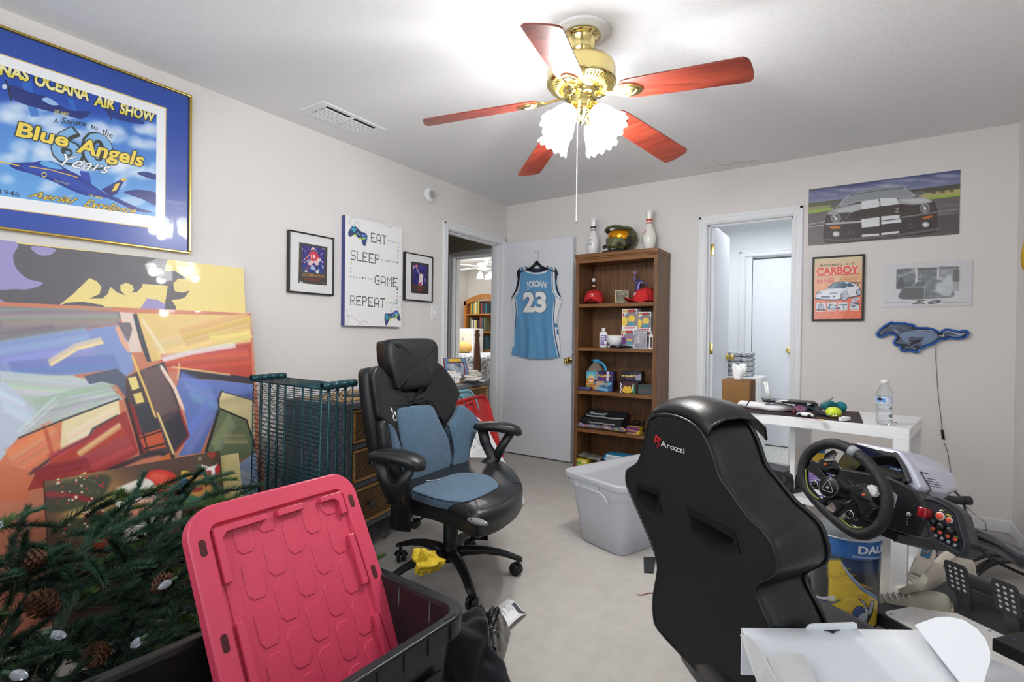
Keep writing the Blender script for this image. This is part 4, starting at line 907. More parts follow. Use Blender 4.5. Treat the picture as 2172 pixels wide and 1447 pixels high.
def paint_abs(im):
 rs=np.random.RandomState(2)
 def pp(pts,c,bl=1,no=.25):im.poly(pts,c,1,bl)
 def brush(pts,w,c,n=7,al=.5):
  for k in range(n):
   o=rs.uniform(-w/2,w/2);im.line([(x+o*.5,y+o)for x,y in pts],w*rs.uniform(.1,.3),[min(255,max(0,v+rs.uniform(-22,22)))for v in c],al,2)
 pp([(-900,300),(1372,436),(1420,1500),(-900,1500)],(206,128,100))
 pp([(-900,340),(665,418),(660,480),(300,540),(0,580),(-900,700)],(140,134,138));brush([(0,450),(640,440)],90,(160,152,150),14,.4);brush([(0,540),(300,500)],60,(120,118,128),8,.4)
 pp([(-900,700),(0,580),(300,540),(640,490),(690,560),(720,640),(735,740),(690,770),(600,735),(400,765),(0,780),(-900,800)],(136,154,206));brush([(0,660),(500,580)],160,(150,166,214),18,.4);brush([(60,730),(640,690)],80,(116,134,190),12,.4)
 brush([(270,700),(420,610),(560,575)],34,(242,222,170),12,.8)
 pp([(655,418),(735,425),(760,560),(780,640),(710,640),(690,560),(640,490),(715,480),(720,540),(700,580)],(230,208,196));pp([(640,478),(712,476),(725,510),(705,585)],(112,106,112));pp([(630,500),(650,498),(712,620),(705,645),(660,580)],(236,178,146))
 pp([(727,430),(750,428),(830,690),(805,690),(760,560)],(56,66,76))
 pp([(750,425),(1372,438),(1376,580),(1100,620),(890,680),(830,690)],(232,200,128));brush([(860,640),(1360,500)],110,(240,214,150),16,.45);brush([(1000,560),(1370,460)],80,(222,176,110),14,.45);brush([(780,460),(900,640)],60,(240,226,176),8,.4);brush([(1150,560),(1370,540)],50,(246,226,130),8,.5)
 pp([(880,680),(1100,620),(1376,590),(1384,780),(1180,750),(990,720),(880,720)],(188,70,56));brush([(900,700),(1370,660)],80,(206,92,76),14,.4);brush([(890,680),(1050,640),(1290,600)],30,(240,232,240),10,.75)
 pp([(985,730),(1180,752),(1384,778),(1386,815),(1180,790),(980,780)],(52,48,62));brush([(940,718),(1260,762)],12,(238,216,150),6,.8);brush([(985,700),(975,790)],12,(240,214,150),5,.8)
 pp([(980,785),(1180,792),(1386,815),(1390,900),(1200,860),(1195,960),(1100,1190),(975,1210),(1040,1100),(1010,960),(960,860)],(104,124,190));brush([(1020,830),(1180,900)],150,(124,144,206),16,.4);brush([(1020,1170),(1160,960)],110,(120,140,210),14,.4)
 pp([(1215,858),(1392,905),(1396,1110),(1340,1000),(1200,945),(1200,890)],(238,220,166));pp([(1200,950),(1340,1005),(1398,1160),(1400,1190),(1250,1270),(1120,1195)],(122,134,100));brush([(1180,1180),(1280,1020)],90,(156,168,130),14,.45);brush([(1230,1120),(1350,1120)],60,(202,176,140),6,.4)
 pp([(1255,1290),(1405,1185),(1420,1500),(1250,1500)],(160,176,208));brush([(1290,1320),(1390,1360)],120,(196,208,226),14,.4);im.line([(1200,955),(1130,1180),(1250,1280)],16,(50,52,50),.9,1)
 im.line([(1215,850),(1198,895),(1200,945),(1350,1010),(1398,1160)],10,(46,48,50),.9,1);im.line([(1215,852),(1392,905)],6,(90,80,70),.8,1)
 pp([(-900,800),(0,780),(400,765),(470,800),(600,830),(680,900),(640,900),(400,985),(100,1110),(0,1240),(-900,1400)],(188,202,192));brush([(20,800),(620,850)],110,(206,216,206),18,.45);brush([(200,940),(640,840)],80,(168,186,180),12,.45);brush([(120,1060),(520,930)],50,(196,206,196),8,.5)
 pp([(-900,850),(20,800),(200,960),(120,1080),(0,1230),(-900,1300)],(198,208,226));brush([(0,900),(160,980)],120,(212,218,234),10,.4);brush([(100,1090),(310,900)],30,(226,230,240),6,.5)
 pp([(460,770),(640,728),(690,770),(700,900),(640,820),(560,800),(490,815)],(92,100,120))
 pp([(690,775),(790,730),(900,690),(960,860),(990,960),(1040,1100),(960,1190),(790,1210),(730,1010),(690,900)],(84,70,74));pp([(780,735),(885,715),(940,860),(975,950),(860,1000),(800,860)],(110,88,88));pp([(700,780),(745,770),(765,835),(725,850)],(240,220,140));pp([(728,868),(775,858),(792,912),(748,922)],(240,216,130));pp([(690,900),(740,940),(800,1190),(770,1210)],(150,46,52))
 pp([(735,940),(830,910),(880,1060),(790,1080)],(58,62,72));pp([(890,1040),(990,960),(1030,1100),(950,1180)],(62,58,68));pp([(760,1100),(880,1060),(910,1160),(800,1180)],(206,92,60));im.line([(770,1110),(890,1070)],8,(44,36,40),.9,1);im.line([(790,1170),(905,1140)],10,(44,36,40),.9,1);im.line([(785,1080),(815,1200)],8,(44,36,40),.9,1)
 im.line([(690,890),(780,1200)],18,(50,40,46),.9,2);brush([(725,660),(800,850),(850,990)],22,(232,200,110),8,.9);brush([(865,975),(960,1215)],22,(236,210,130),8,.9);brush([(890,730),(960,840),(1000,940)],44,(240,222,214),12,.8);im.line([(985,960),(1035,1095),(960,1185)],12,(150,50,54),.9,1)
 pp([(0,1240),(100,1110),(340,1015),(335,1180),(180,1290),(0,1350)],(222,128,92));brush([(60,1240),(310,1080)],150,(232,148,110),16,.45);pp([(-900,1330),(0,1250),(180,1290),(150,1450),(-900,1480)],(216,120,84));brush([(250,1060),(300,1240)],60,(206,96,70),8,.5)
 pp([(340,1020),(650,898),(660,990),(500,1060),(490,1100),(330,1180)],(242,226,178));brush([(370,1110),(640,960)],60,(248,236,200),10,.5);im.line([(100,1110),(345,1010),(655,895)],9,(50,56,62),.9,1);im.line([(650,985),(510,1060),(490,1105),(330,1185),(160,1310)],14,(52,48,54),.9,2)
 pp([(500,1110),(520,1060),(690,960),(760,1190),(600,1290),(400,1340),(150,1400),(200,1290)],(166,58,56));brush([(300,1290),(700,1100)],150,(184,74,66),20,.45);brush([(430,1200),(660,1040)],30,(240,206,150),8,.75);brush([(200,1330),(500,1270)],100,(140,44,46),10,.4)
 im.line([(590,1290),(770,1215),(870,1190),(960,1215)],26,(60,50,56),.9,3);pp([(380,1345),(470,1292),(485,1330),(400,1380)],(236,206,130));pp([(860,1230),(930,1190),(940,1240),(880,1270)],(214,120,60));im.speck(9,2)
leaning('abstract_canvas','large abstract canvas in blue, red and yellow leaning on the left wall',.32,1.503,XL+.10,1.238,XL+.30,.035,(206,128,100),paint_abs,'abstract_painting',0,500,2.584)
def paint_xmas(im):
 rs=np.random.RandomState(6)
 im.poly([(-400,350),(1340,30),(1345,1500),(-400,1500)],(84,58,48));im.circ((560,330),260,(196,152,88),.8,60,ry=150);im.circ((520,420),120,(244,214,130),.8,30)
 im.smooth([(280,270),(640,190),(640,300),(520,380),(300,420)],(62,66,52),.9,6);im.smooth([(300,290),(560,330),(540,360),(420,330),(280,330)],(150,40,50),.9,4)
 for k in range(60):im.circ((rs.uniform(340,640),rs.uniform(200,370)),rs.uniform(4,9),[(214,50,56),(244,230,190),(92,110,70)][k%3],.9,1)
 for c in((530,425),(600,410)):im.circ(c,22,(255,250,226),1,5);im.circ((c[0]+4,c[1]+30),30,(176,34,40),.95,2)
 im.smooth([(360,480),(520,450),(740,440),(760,520),(420,560)],(54,62,44),.9,4)
 for k in range(30):im.circ((rs.uniform(380,700),rs.uniform(470,580)),rs.uniform(4,9),[(200,40,46),(250,236,200)][k%2],.8,1)
 im.smooth([(870,195),(960,160),(1060,190),(1090,280),(1080,360),(1060,450),(980,360),(930,290)],(206,50,40),1,2);im.smooth([(900,200),(980,180),(1050,230),(1000,260)],(232,92,70),.8,6);im.smooth([(1000,330),(1060,300),(1064,430)],(160,26,30),.8,5)
 im.smooth([(740,420),(800,360),(900,320),(970,330),(990,400),(960,470),(860,500),(780,480)],(222,158,130),1,3);im.circ((820,430),30,(232,130,112),.7,8);im.circ((950,400),26,(232,130,112),.7,8);im.circ((868,420),26,(228,140,120),.9,4,ry=30)
 im.smooth([(700,290),(760,250),(860,215),(920,230),(955,290),(940,320),(840,345),(770,390),(730,400),(695,360)],(238,232,222),1,3);
 for k in range(60):im.circ((rs.uniform(700,940),330-.45*(0)+rs.uniform(-60,40)),10,(250,246,238),.35,4)
 im.smooth([(760,440),(800,490),(850,465),(900,450),(960,440),(1000,400),(1060,450),(1080,480),(1000,560),(900,600),(800,640),(720,640),(760,560),(750,480)],(240,234,220),1,4)
 for k in range(50):x=rs.uniform(760,1040);im.line([(x,rs.uniform(470,520)),(x+rs.uniform(-40,20),rs.uniform(540,620))],8,(252,248,238),.4,3)
 im.line([(790,400),(830,385),(925,352)],16,(196,128,104),.7,5)
 im.smooth([(560,600),(640,570),(710,580),(700,650),(590,650)],(150,60,40),.9,3);im.smooth([(1060,420),(1100,400),(1090,470)],(240,230,220),.9,3)
 im.smooth([(1090,320),(1200,280),(1340,270),(1345,340),(1140,390),(1080,400)],(40,92,66),1,2)
 for k in range(14):im.line([(1090+k*18,400-k*6),(1120+k*16,320-k*3)],7,(120,170,140),.6,2)
 im.smooth([(1100,170),(1150,175),(1150,220),(1100,215)],(212,178,60),1,2);im.smooth([(1085,230),(1140,220),(1150,300),(1095,310)],(34,78,160),1,2);im.smooth([(1170,190),(1220,170),(1210,200)],(40,90,170),1,2)
 for c,r in(((1190,240),48),((1150,205),18),((1240,195),18),((1200,280),46),((1270,275),24),((1150,295),24)):im.circ(c,r,(206,150,76),1,2)
 im.circ((1192,255),22,(232,196,140),1,3);im.circ((1192,245),6,(40,30,26));im.circ((1175,232),4,(30,24,20));im.circ((1210,226),4,(30,24,20));im.smooth([(1150,285),(1220,262),(1225,285),(1165,300)],(150,50,50),.9,2)
 im.poly([(1230,150),(1330,130),(1335,230),(1270,240)],(196,36,40),1,1);im.poly([(1275,140),(1300,135),(1305,235),(1285,238)],(244,240,236),1,1);im.smooth([(1220,130),(1280,145),(1320,120),(1290,160),(1240,165)],(246,242,238),1,2);im.circ((1280,68),26,(200,50,46),1,3);im.circ((1210,95),10,(255,236,170),.9,3)
 im.smooth([(1150,60),(1330,40),(1335,120),(1240,130)],(70,66,40),.4,5);im.speck(8,1)
_t,plx=leaning('christmas_canvas','small Christmas canvas with a red fur-trimmed cap and presents, behind the fake tree',.575,1.184,-2.405,.588,-2.28,.018,(84,58,48),paint_xmas,'christmas_painting',0,940,2.854,1200,M('dark_canvas_edge',(52,34,30),.6))
def paint_gold(im):im.speck(20,3)
leaning('cream_canvas','small cream canvas with black and gold edges peeking out behind the Christmas canvas',.72,1.285,-2.435,.555,-2.33,.02,(232,214,150),paint_gold,'cream_painting',0,940,2.854,500,M('black_gold_edge',(30,26,22),.4,vs=22,col2=(176,146,60)))
m_teal=M('teal_wire',(34,74,82),.32,.35,var=.1)
def wire_shelf(X):
 """shelf in its own plane: x across (0..W), y thickness, z up (0..Hh)"""
 W_,Hh,D_=.60,.888,.036
 t=thing('wire_shelf','teal wire shelf panel','shelf',X)
 b=B(X)
 for z in np.arange(.012,Hh-.006,.0205):b.tube([(0.012,0,z),(W_-.012,0,z)],.0016,5)
 b.build('wires',m_teal,t)
 b=B(X)
 for x in(.012,W_-.012):
  for y in(0,D_):b.tube([(x,y,.01),(x,y,Hh-.01)],.0034,6)
  zz=np.linspace(.02,Hh-.02,27);b.tube([(x,D_*.5+D_*.42*(-1)**k,z)for k,z in enumerate(zz)],.0018,5)
 for z in(.01,Hh-.01):
  for y in(0,D_):b.tube([(.012,y,z),(W_-.012,y,z)],.0034,6)
  xx=np.linspace(.03,W_-.03,17);b.tube([(x,D_*.5+D_*.42*(-1)**k,z)for k,x in enumerate(xx)],.0018,5)
 for x in(.155,.3,.445):b.tube([(x,.003,.012),(x,.003,Hh-.012)],.003,6)
 b.build('frame',m_teal,t)
 for x in(.0,W_):
  for z in(.0,Hh):
   b=B(X);b.lathe([(.0135,-.006),(.017,-.006),(.017,D_+.006),(.0135,D_+.006),(.0135,-.006)],14,T(x,0,z)@Matrix.Rotation(-PI/2,4,'X'));b.build('corner_collar',m_teal,t)
 return t
xdir=Vector((.605,-.024,0)).normalized();ydir=Vector((.024,.605,0)).normalized();zdir=Vector((0,.03,1)).normalized()
S0=Vector((-2.475,1.379,.0))-ydir*.02
Xs0=frame(S0+Vector((0,0,.0175)),xdir,ydir,zdir);w0=wire_shelf(Xs0)
w0['label']='teal wire shelf panel on edge, nearest of the four';w0['group']='wire shelves standing on edge'
for k,lb in((1,'teal wire shelf panel on edge, second of the four from the front'),(2,'teal wire shelf panel on edge, third of the four from the front'),(3,'teal wire shelf panel on edge, rearmost of the four, nearest the wicker dresser')):
 copy_tree(w0,T(*(ydir*(.05*k)+xdir*(-.012*k)))@Xs0,lb)
m_wick=weave('wicker',(176,130,74),(66,44,22),34.,64.,(0,2));m_wicktop=weave('wicker_top',(206,168,108),(120,86,46),40.,70.,(0,1))
m_greywood=M('grey_painted_wood',(104,106,112),.5,var=.1,vs=14);m_rat=wood('rattan_trim',(196,150,82),(150,106,52),axis=0,scale=12,rough=.4)
m_iron=M('wrought_iron',(92,94,100),.45,.6)
du=Vector((.18569,-.98261,0));dn=Vector((.98261,.18569,0));P0=Vector((-2.356,3.208,0))
LD=1.62;Xd=frame(P0+du*LD,-du,-dn,(0,0,1))
t=thing('wicker_dresser','wicker dresser with grey top and round knobs on the left wall','dresser',Xd)
DD=.42
b=B(Xd);b.box2((0,.0,.75),(LD,DD,.785));b.build('top_frame',m_greywood,t,bev=.005)
b=B(Xd);b.box2((.04,.05,.7851),(LD-.04,DD-.03,.789));b.build('top_panel',m_wicktop,t)
b=B(Xd)
for x in(.0,LD-.045):b.box2((x,.004,.12),(x+.045,DD-.005,.75))
for z in(.12,.345,.545):b.box2((.045,.006,z-.0),(LD-.045,DD-.006,z+.028))
b.box2((LD/2-.02,.006,.148),(LD/2+.02,DD-.01,.75));b.box2((.045,DD-.02,.148),(LD-.045,DD-.008,.75));b.build('carcass',m_greywood,t,bev=.003)
for c in range(2):
 for r,(za,zb)in enumerate(((.152,.341),(.377,.541),(.577,.746))):
  xa,xb=(.049,LD/2-.024)if c==0 else(LD/2+.024,LD-.049)
  b=B(Xd);b.box2((xa+.012,.006,za+.012),(xb-.012,.03,zb-.012));dr=b.build('drawer',m_wick,t)
  b=B(Xd)
  for q in(((xa,-.002,za),(xb,.02,za+.014)),((xa,-.002,zb-.014),(xb,.02,zb)),((xa,-.002,za+.014),(xa+.014,.02,zb-.014)),((xb-.014,-.002,za+.014),(xb,.02,zb-.014))):b.box2(*q)
  b.build('drawer_trim',m_rat,dr,bev=.004)
  for kx in((xa+(xb-xa)*.17),(xa+(xb-xa)*.83)):
   b=B(Xd);b.lathe([(0,0),(.009,0),(.008,.012),(.018,.02),(.021,.029),(.017,.037),(.006,.04),(0,.04)],16,T(kx,.006,(za+zb)/2+.0)@Matrix.Rotation(PI/2,4,'X'));b.build('knob',m_iron,dr)
for x in(.03,LD-.03):
 for y in(.03,DD-.03):
  b=B(Xd);b.cyl((x,y,0),(x,y,.12),.012,.018,12);b.build('leg',m_iron,t)
def scroll(b,x,s):
 pts=[(x,.015,.004)]
 for k in range(12):q=k/11;pts.append((x+s*.10*q,.015,.01+.09*q**1.3))
 for k in range(1,30):w=k/29*2.6*PI;r=.028*(1-k/36);pts.append((x+s*(.10+.028-.028)+s*r*math.sin(w)*1.0,.015,.1-.028+r*math.cos(w)))
 b.tube(pts,.0045,7)
for x,s in((.05,1),(.32,-1),(.32,1),(.62,-1),(LD-.05,-1),(LD-.35,1),(LD-.35,-1)):
 b=B(Xd);scroll(b,x,s);b.build('scrollwork',m_iron,t)
def dloc(s,y,z):return Xd@Vector((LD-s,y,z))
zt=.789
p=dloc(.62,.2,zt)
Xp=frame(dloc(.40,.10,zt+.001),Vector((-.35,.93,0)),Vector((0,0,1)),None)
fx=Vector((.25,.968,0)).normalized();fz=Vector((-.28,.07,.96)).normalized();fy=fz.cross(fx).normalized()
A=onz(946,803,.80);Xp=frame(A,fx,fz.cross(fx).cross(fx)*-1 if False else fz,None)
t=thing('picture_frame','blue and red picture frame standing on the wicker dresser','picture frame',Xp)
b=B(Xp);w_,h_=.205,.155
for q in(((0,0),(w_,.022)),((0,h_-.034),(w_,h_)),((0,.022),(.022,h_-.034)),((w_-.022,.022),(w_,h_-.034))):b.box2((q[0][0],q[0][1],0),(q[1][0],q[1][1],.012))
b.build('frame',M('blue_frame',(104,140,176),.5),t,bev=.002)
b=B(Xp)
for q in(((0,-.003),(w_,0)),((0,h_),(w_,h_+.003)),((-.003,-.003),(0,h_+.003)),((w_,-.003),(w_+.003,h_+.003)),((.022,.02),(w_-.022,.023)),((.022,h_-.036),(w_-.022,h_-.033)),((w_-.025,.022),(w_-.022,h_-.034))):b.box2((q[0][0],q[0][1],.001),(q[1][0],q[1][1],.0135))
b.build('red_border',M('dark_red',(150,40,54),.5),t)
b=B(Xp);b.rbox((w_/2,h_-.016,.013),(.11,.022,.004),.002);b.build('yellow_plate',M('yellow_plate',(240,194,60),.5),t)
b=B(Xp);b.box2((.022,.02,.001),(w_-.022,h_-.03,.004));b.build('photo',M('photo_blur',(190,200,214),.3,vs=16,col2=(80,90,110)),t)
b=B(Xp);b.box2((w_*.4,.01,-.004),(w_*.6,.13,0));b.build('strut',m_card,t)
A=onz(962,808,zt);
def stand(px,py,z,ang=0.):return frame(onz(px,py,z),(math.cos(ang),math.sin(ang),0),(-math.sin(ang),math.cos(ang),0),(0,0,1))
Xb=stand(955,812,zt,math.radians(80))
t=thing('white_basket','small white slatted basket in front of the blue picture frame','basket',Xb)
b=B(Xb);b.box2((-.055,-.035,0),(.055,.035,.004));b.build('base',m_white,t)
for k in range(7):
 for y in(-.035,.035):b=B(Xb);b.box((-.051+k*.017,y,.022),(.007,.004,.044));b.build('slat',m_white,t)
for k in range(5):
 for x in(-.055,.055):b=B(Xb);b.box((x,-.028+k*.014,.022),(.004,.007,.044));b.build('slat',m_white,t)
b=B(Xb);
for y in(-.036,.036):b.box((0,y,.056),(.118,.007,.026))
for x in(-.056,.056):b.box((x,0,.056),(.007,.066,.026))
b.build('rim',m_white,t)
b=B(Xb);b.rbox((-.02,.005,.075),(.05,.04,.02),.006);b.rbox((.02,-.006,.07),(.035,.035,.026),.006);tag(b.build('paper_packet',M('cream',(226,220,206),.8)),'crumpled cream packets filling the white basket on the dresser','packet')
Xb=stand(976,806,zt)
b=B(Xb);b.lathe([(0,0),(.026,0),(.03,.01),(.03,.03),(.027,.032),(.026,.012),(0,.008)],20);tag(b.build('steel_dish',m_steel),'small steel dish beside the white basket on the dresser','dish')
b=B(Xb);b.ell((.0,.0,.028),(.016,.016,.014),12,8);tag(b.build('ornament_ball',M('silver_ball',(210,216,222),.15,.9)),'silver ball sitting in the small steel dish on the dresser','ornament')
Xb=stand(1003,811,zt,.5)
b=B(Xb);b.box((0,0,.004),(.17,.12,.008));tag(b.build('black_tray',m_black),'thin black tray under the white dishes on the dresser','tray')
zz=.008
for k,(r,h)in enumerate(((.062,.016),(.06,.015),(.055,.015),(.046,.016),(.043,.016),(.04,.016))):
 b=B(Xb);ox=.012*math.sin(k*2.3);b.lathe([(0,zz),(r*.6,zz),(r,zz+h*.75),(r*.99,zz+h),(r*.92,zz+h),(r*.55,zz+.004),(0,zz+.004)],24,T(ox+(.012 if k>2 else 0),0,0))
 tag(b.build('white_dish',M('cream_china',(228,224,214),.4)),'cream china dish in the stack on the dresser tray','dish','stacked dishes on the dresser');zz+=h*.8
Xb=Xd@T(LD-1.27,.2,zt);b=B(Xb@rotz(.3));b.box((0,0,.003),(.26,.12,.006));b.box((.02,.01,.0065),(.2,.09,.001));tag(b.build('black_folder',m_black),'flat black folder on the dresser behind the office chair','folder')
def lid(name,label,corners,col,rough=.3,trans=.0,rim=.016,thick=.018,r=.05,alpha=1.,boss=True):
 """corners: bottom-left, bottom-right, top-left (as seen from the room), world points"""
 bl,br,tl=(Vector(c)for c in corners);u=(br-bl);v=(tl-bl);W_,Hh=u.length,v.length;X=frame(bl,u,v-u*(v.dot(u)/u.dot(u)))
 t=thing(name,label,'lid',X);m=M(name+'_plastic',col,rough,trans=trans,alpha=alpha,ior=1.3)
 P=rrect(0,0,W_,Hh,r)
 b=B(X);b.loft([[(p[0],p[1],-thick)for p in P],[(p[0],p[1],0)for p in P],[(p[0],p[1],.003)for p in insetp(P,.004)],[(p[0],p[1],.003)for p in insetp(P,rim)],[(p[0],p[1],-thick*.6)for p in insetp(P,rim*1.5)],[(W_/2+(p[0]-W_/2)*.05,Hh/2+(p[1]-Hh/2)*.05,-thick*.6)for p in P]],caps=True,smooth=False)
 b.build('shell',m,t,bev=.002)
 if boss:
  b=B(X);q=rrect(W_*.2,Hh*.2,W_*.8,Hh*.78,.05);b.loft([[(p[0],p[1],-thick*.6)for p in q],[(p[0],p[1],-thick*.1)for p in insetp(q,.006)],[(W_/2,Hh/2,-thick*.1)for p in q]],smooth=False)
  b.build('raised_panel',m,t,bev=.002)
  b=B(X)
  for s_ in(-1,1):b.box((W_*.5+s_*W_*.09,Hh-rim-.055,-.002),(.012,.08,.014))
  b.box((W_*.5,Hh-rim-.02,-.003),(W_*.2,.02,.012));b.build('latch',m,t,bev=.003)
 return t
dp=lambda s,y,z:Xd@Vector((LD-s,y,z))
lid('blue_cover','pale blue translucent lid leaning on the dresser behind the red lid',(dp(.80,-.18,.01),dp(.30,-.18,.01),dp(.80,-.022,.755)),(150,206,222),.2,.35,thick=.02,r=.13)
lid('red_cover','translucent red lid leaning on the wicker dresser',(dp(.74,-.27,.01),dp(.135,-.25,.01),dp(.74,-.06,.70)),(206,62,64),.22,.15,thick=.03,r=.1)
lid('green_cover','green lid with only its rounded top showing behind the white lids',((-1.95,2.45,.012),(-1.99,2.85,.012),(-2.17,2.43,.595)),(98,160,84),.3,0,r=.15)
lid('small_white_cover','white lid between the green lid and the pink-edged lid',((-1.905,2.47,.012),(-1.945,2.86,.012),(-2.12,2.45,.572)),(236,236,238),.4,0,r=.09)
lid('pink_cover','pinkish red lid just behind the large white lid',((-1.85,2.42,.012),(-1.90,2.86,.012),(-2.075,2.40,.545)),(206,64,84),.3,0,r=.06)
lid('large_white_cover','large grey-white lid, frontmost of the lids leaning on the dresser',((-1.71,2.42,.012),(-1.81,2.885,.012),(-2.02,2.40,.515)),(226,228,230),.4,0,r=.04)
m_tote=M('black_tote_plastic',(24,25,28),.38,bump=.1,bs=200)
TX0,TX1,TY0,TY1,TZ=-1.335,-.872,.30,1.105,.385
Xt=T((TX0+TX1)/2,(TY0+TY1)/2,0)@rotz(math.radians(-2.5));tw,tl=TX1-TX0,TY1-TY0
t=thing('storage_tote','open black storage tote holding the upright red lid','storage tote',Xt)
def rr(w,l,r,z):return[(p[0],p[1],z)for p in rrect(-w/2,-l/2,w/2,l/2,r,6)]
b=B(Xt);b.loft([rr(tw-.10,tl-.12,.05,0),rr(tw-.05,tl-.06,.06,TZ-.06),rr(tw-.045,tl-.055,.06,TZ-.012),rr(tw-.058,tl-.068,.055,TZ-.012),rr(tw-.064,tl-.074,.055,TZ-.06),rr(tw-.112,tl-.132,.045,.004)],caps=True,smooth=False);b.build('body',m_tote,t,bev=.003)
b=B(Xt);b.loft([rr(tw-.05,tl-.06,.06,TZ-.055),rr(tw+.0,tl+.0,.075,TZ-.055),rr(tw+.004,tl+.004,.077,TZ-.006),rr(tw-.002,tl-.002,.074,TZ),rr(tw-.055,tl-.065,.055,TZ),rr(tw-.062,tl-.072,.053,TZ-.012)],caps=False,smooth=False);b.build('rim',m_tote,t,bev=.003)
m_slot=M('slot_dark',(6,6,7),.6)
for(x,y,lx,ly)in((tw/2-.014,tl/2-.075,.010,.045),(tw/2-.014,-tl/2+.075,.010,.045),(-tw/2+.014,tl/2-.075,.010,.045),(-tw/2+.014,-tl/2+.075,.010,.045),(tw/2-.014,-.06,.010,.05),(-tw/2+.014,.02,.010,.05)):
 b=B(Xt);b.prism([(x+p[0],y+p[1])for p in rrect(-lx/2,-ly/2,lx/2,ly/2,lx*.49)],TZ-.004,TZ+.0012);b.build('lock_slot',m_slot,t)
b=B(Xt);b.box2((-.10,tl/2-.028,TZ-.004),(.06,tl/2-.006,TZ+.001));b.build('handle_slot',m_slot,t)
for k in range(9):
 b=B(Xt);y=-tl/2+.09+k*(tl-.18)/8;b.box((tw/2+.0035,y,TZ-.031),(.003,.005,.04));b.build('rib',m_tote,t)
for k,(y,w_)in enumerate(((-.22,.1),(.02,.12),(.25,.1))):
 b=B(Xt);b.box((tw/2-.018,y,.16),(.006,w_,.2),Matrix.Rotation(0,4,'X'));b.build('side_panel',m_tote,t,bev=.002)
b=B(Xt);b.box((tw/2-.005,-.03,TZ-.075),(.03,.2,.045));b.build('grip',m_tote,t,bev=.006)
b=B(Xt)
for x in(-.03,.1):b.cyl((x,tl/2-.037,.05),(x,tl/2-.033,TZ-.015),.005,seg=8)
b.build('inner_rib',m_tote,t)
lv=Vector((-.262,0,.475)).normalized();Lo=Vector((-1.009,.583,.008));LW,LH=.502,.766
lu=Vector((0,1,0));ln=lu.cross(lv).normalized();Xl=frame(Lo,lu,lv,ln)
m_red=M('red_tote_plastic',(204,66,92),.36,var=.03,coat=.08)
t=thing('red_tote_cover','red tote lid with honeycomb underside standing in the black tote','lid',Xl)
plr=Plane(Lo,lu,lv,LW,LH,100)
P=rrect(0,0,LW,LH,.075,8)
b=B(Xl);b.loft([[(p[0],p[1],.0)for p in insetp(P,.03)],[(p[0],p[1],-.022)for p in insetp(P,.026)],[(p[0],p[1],-.03)for p in insetp(P,.004)],[(p[0],p[1],-.022)for p in P],[(p[0],p[1],.008)for p in P],[(p[0],p[1],.012)for p in insetp(P,.003)],[(p[0],p[1],.012)for p in insetp(P,.05)],[(p[0],p[1],-.006)for p in insetp(P,.056)],[(LW/2+(p[0]-LW/2)*.02,LH/2+(p[1]-LH/2)*.02,-.006)for p in P]],caps=True,smooth=False)
b.build('shell',m_red,t,bev=.0015)
nc=0;px_,py_=.066,.118
for c in range(-1,8):
 for r in range(-1,8):
  cx,cy=.068+c*px_,.045+r*py_+(.036*c)%py_
  poly=[(-.0255,-.034),(-.014,-.05),(.014,-.05),(.0255,-.034),(.0255,.034),(.014,.05),(-.014,.05),(-.0255,.034)]
  q=[(min(max(cx+x,.061),LW-.061),min(max(cy+y,.061),LH-.061))for x,y in poly]
  if max(p[0]for p in q)-min(p[0]for p in q)<.012 or max(p[1]for p in q)-min(p[1]for p in q)<.02:continue
  b=B(Xl);b.prism(q,-.0065,.0025);b.build('raised_cell',m_red,t,bev=.0012,bseg=1)
def bar(pts,h=.012,z0=-.006):
 b=B(Xl);b.prism(pts,z0,z0+h+.012);b.build('rib',m_red,t,bev=.0015)
w=.016;i0=.058
bar([(i0,LH-.058-.004),(i0+.14,LH-.058-.004),(i0+.14,LH-.058-.02),(i0+.03,LH-.058-.02),(i0+.018,LH-.09),(i0+.018,LH-.2),(i0,LH-.2)])
bar([(LW-i0,LH-.062),(LW-i0-.075,LH-.062),(LW-i0-.075,LH-.078),(LW-i0-.03,LH-.078),(LW-i0-.018,LH-.09),(LW-i0-.018,LH-.13),(LW-i0,LH-.13)])
bar([(LW/2-.02,LH-.062),(LW/2+.06,LH-.062),(LW/2+.06,LH-.08),(LW/2-.02,LH-.08)])
for x0,y0,y1 in((i0+.002,.30,.47),(LW-i0-.02,.42,.57),(LW-i0-.02,.17,.33),(i0+.002,.05,.2)):bar([(x0,y0),(x0+.018,y0),(x0+.018,y1),(x0,y1)])
for x in(.028,LW-.028):
 for y in(.16,.44,LH-.1):
  b=B(Xl);b.prism([(x+p[0],y+p[1])for p in rrect(-.008,-.021,.008,.021,.0079)],.011,.0128);b.build('lock_slot',M('red_slot',(70,10,16),.6),t)
Xk=T(-1.60,.52,0)@rotz(math.radians(8))
rs=np.random.RandomState(21)
def surf(x,y):return max(.10,.21+.52*(-1.38-x)-.16*(y-.55))
t=thing('fake_christmas_tree','heap of fake green pine branches with cones and clear bulbs by the canvases','christmas tree',(-1.85,.55,0))
b=B();b.tube([(-1.95,-.15,.16),(-1.85,.4,.14),(-1.75,.9,.1),(-1.62,1.3,.1)],[.02,.02,.015,.008],8);b.build('trunk',m_dkmetal,t)
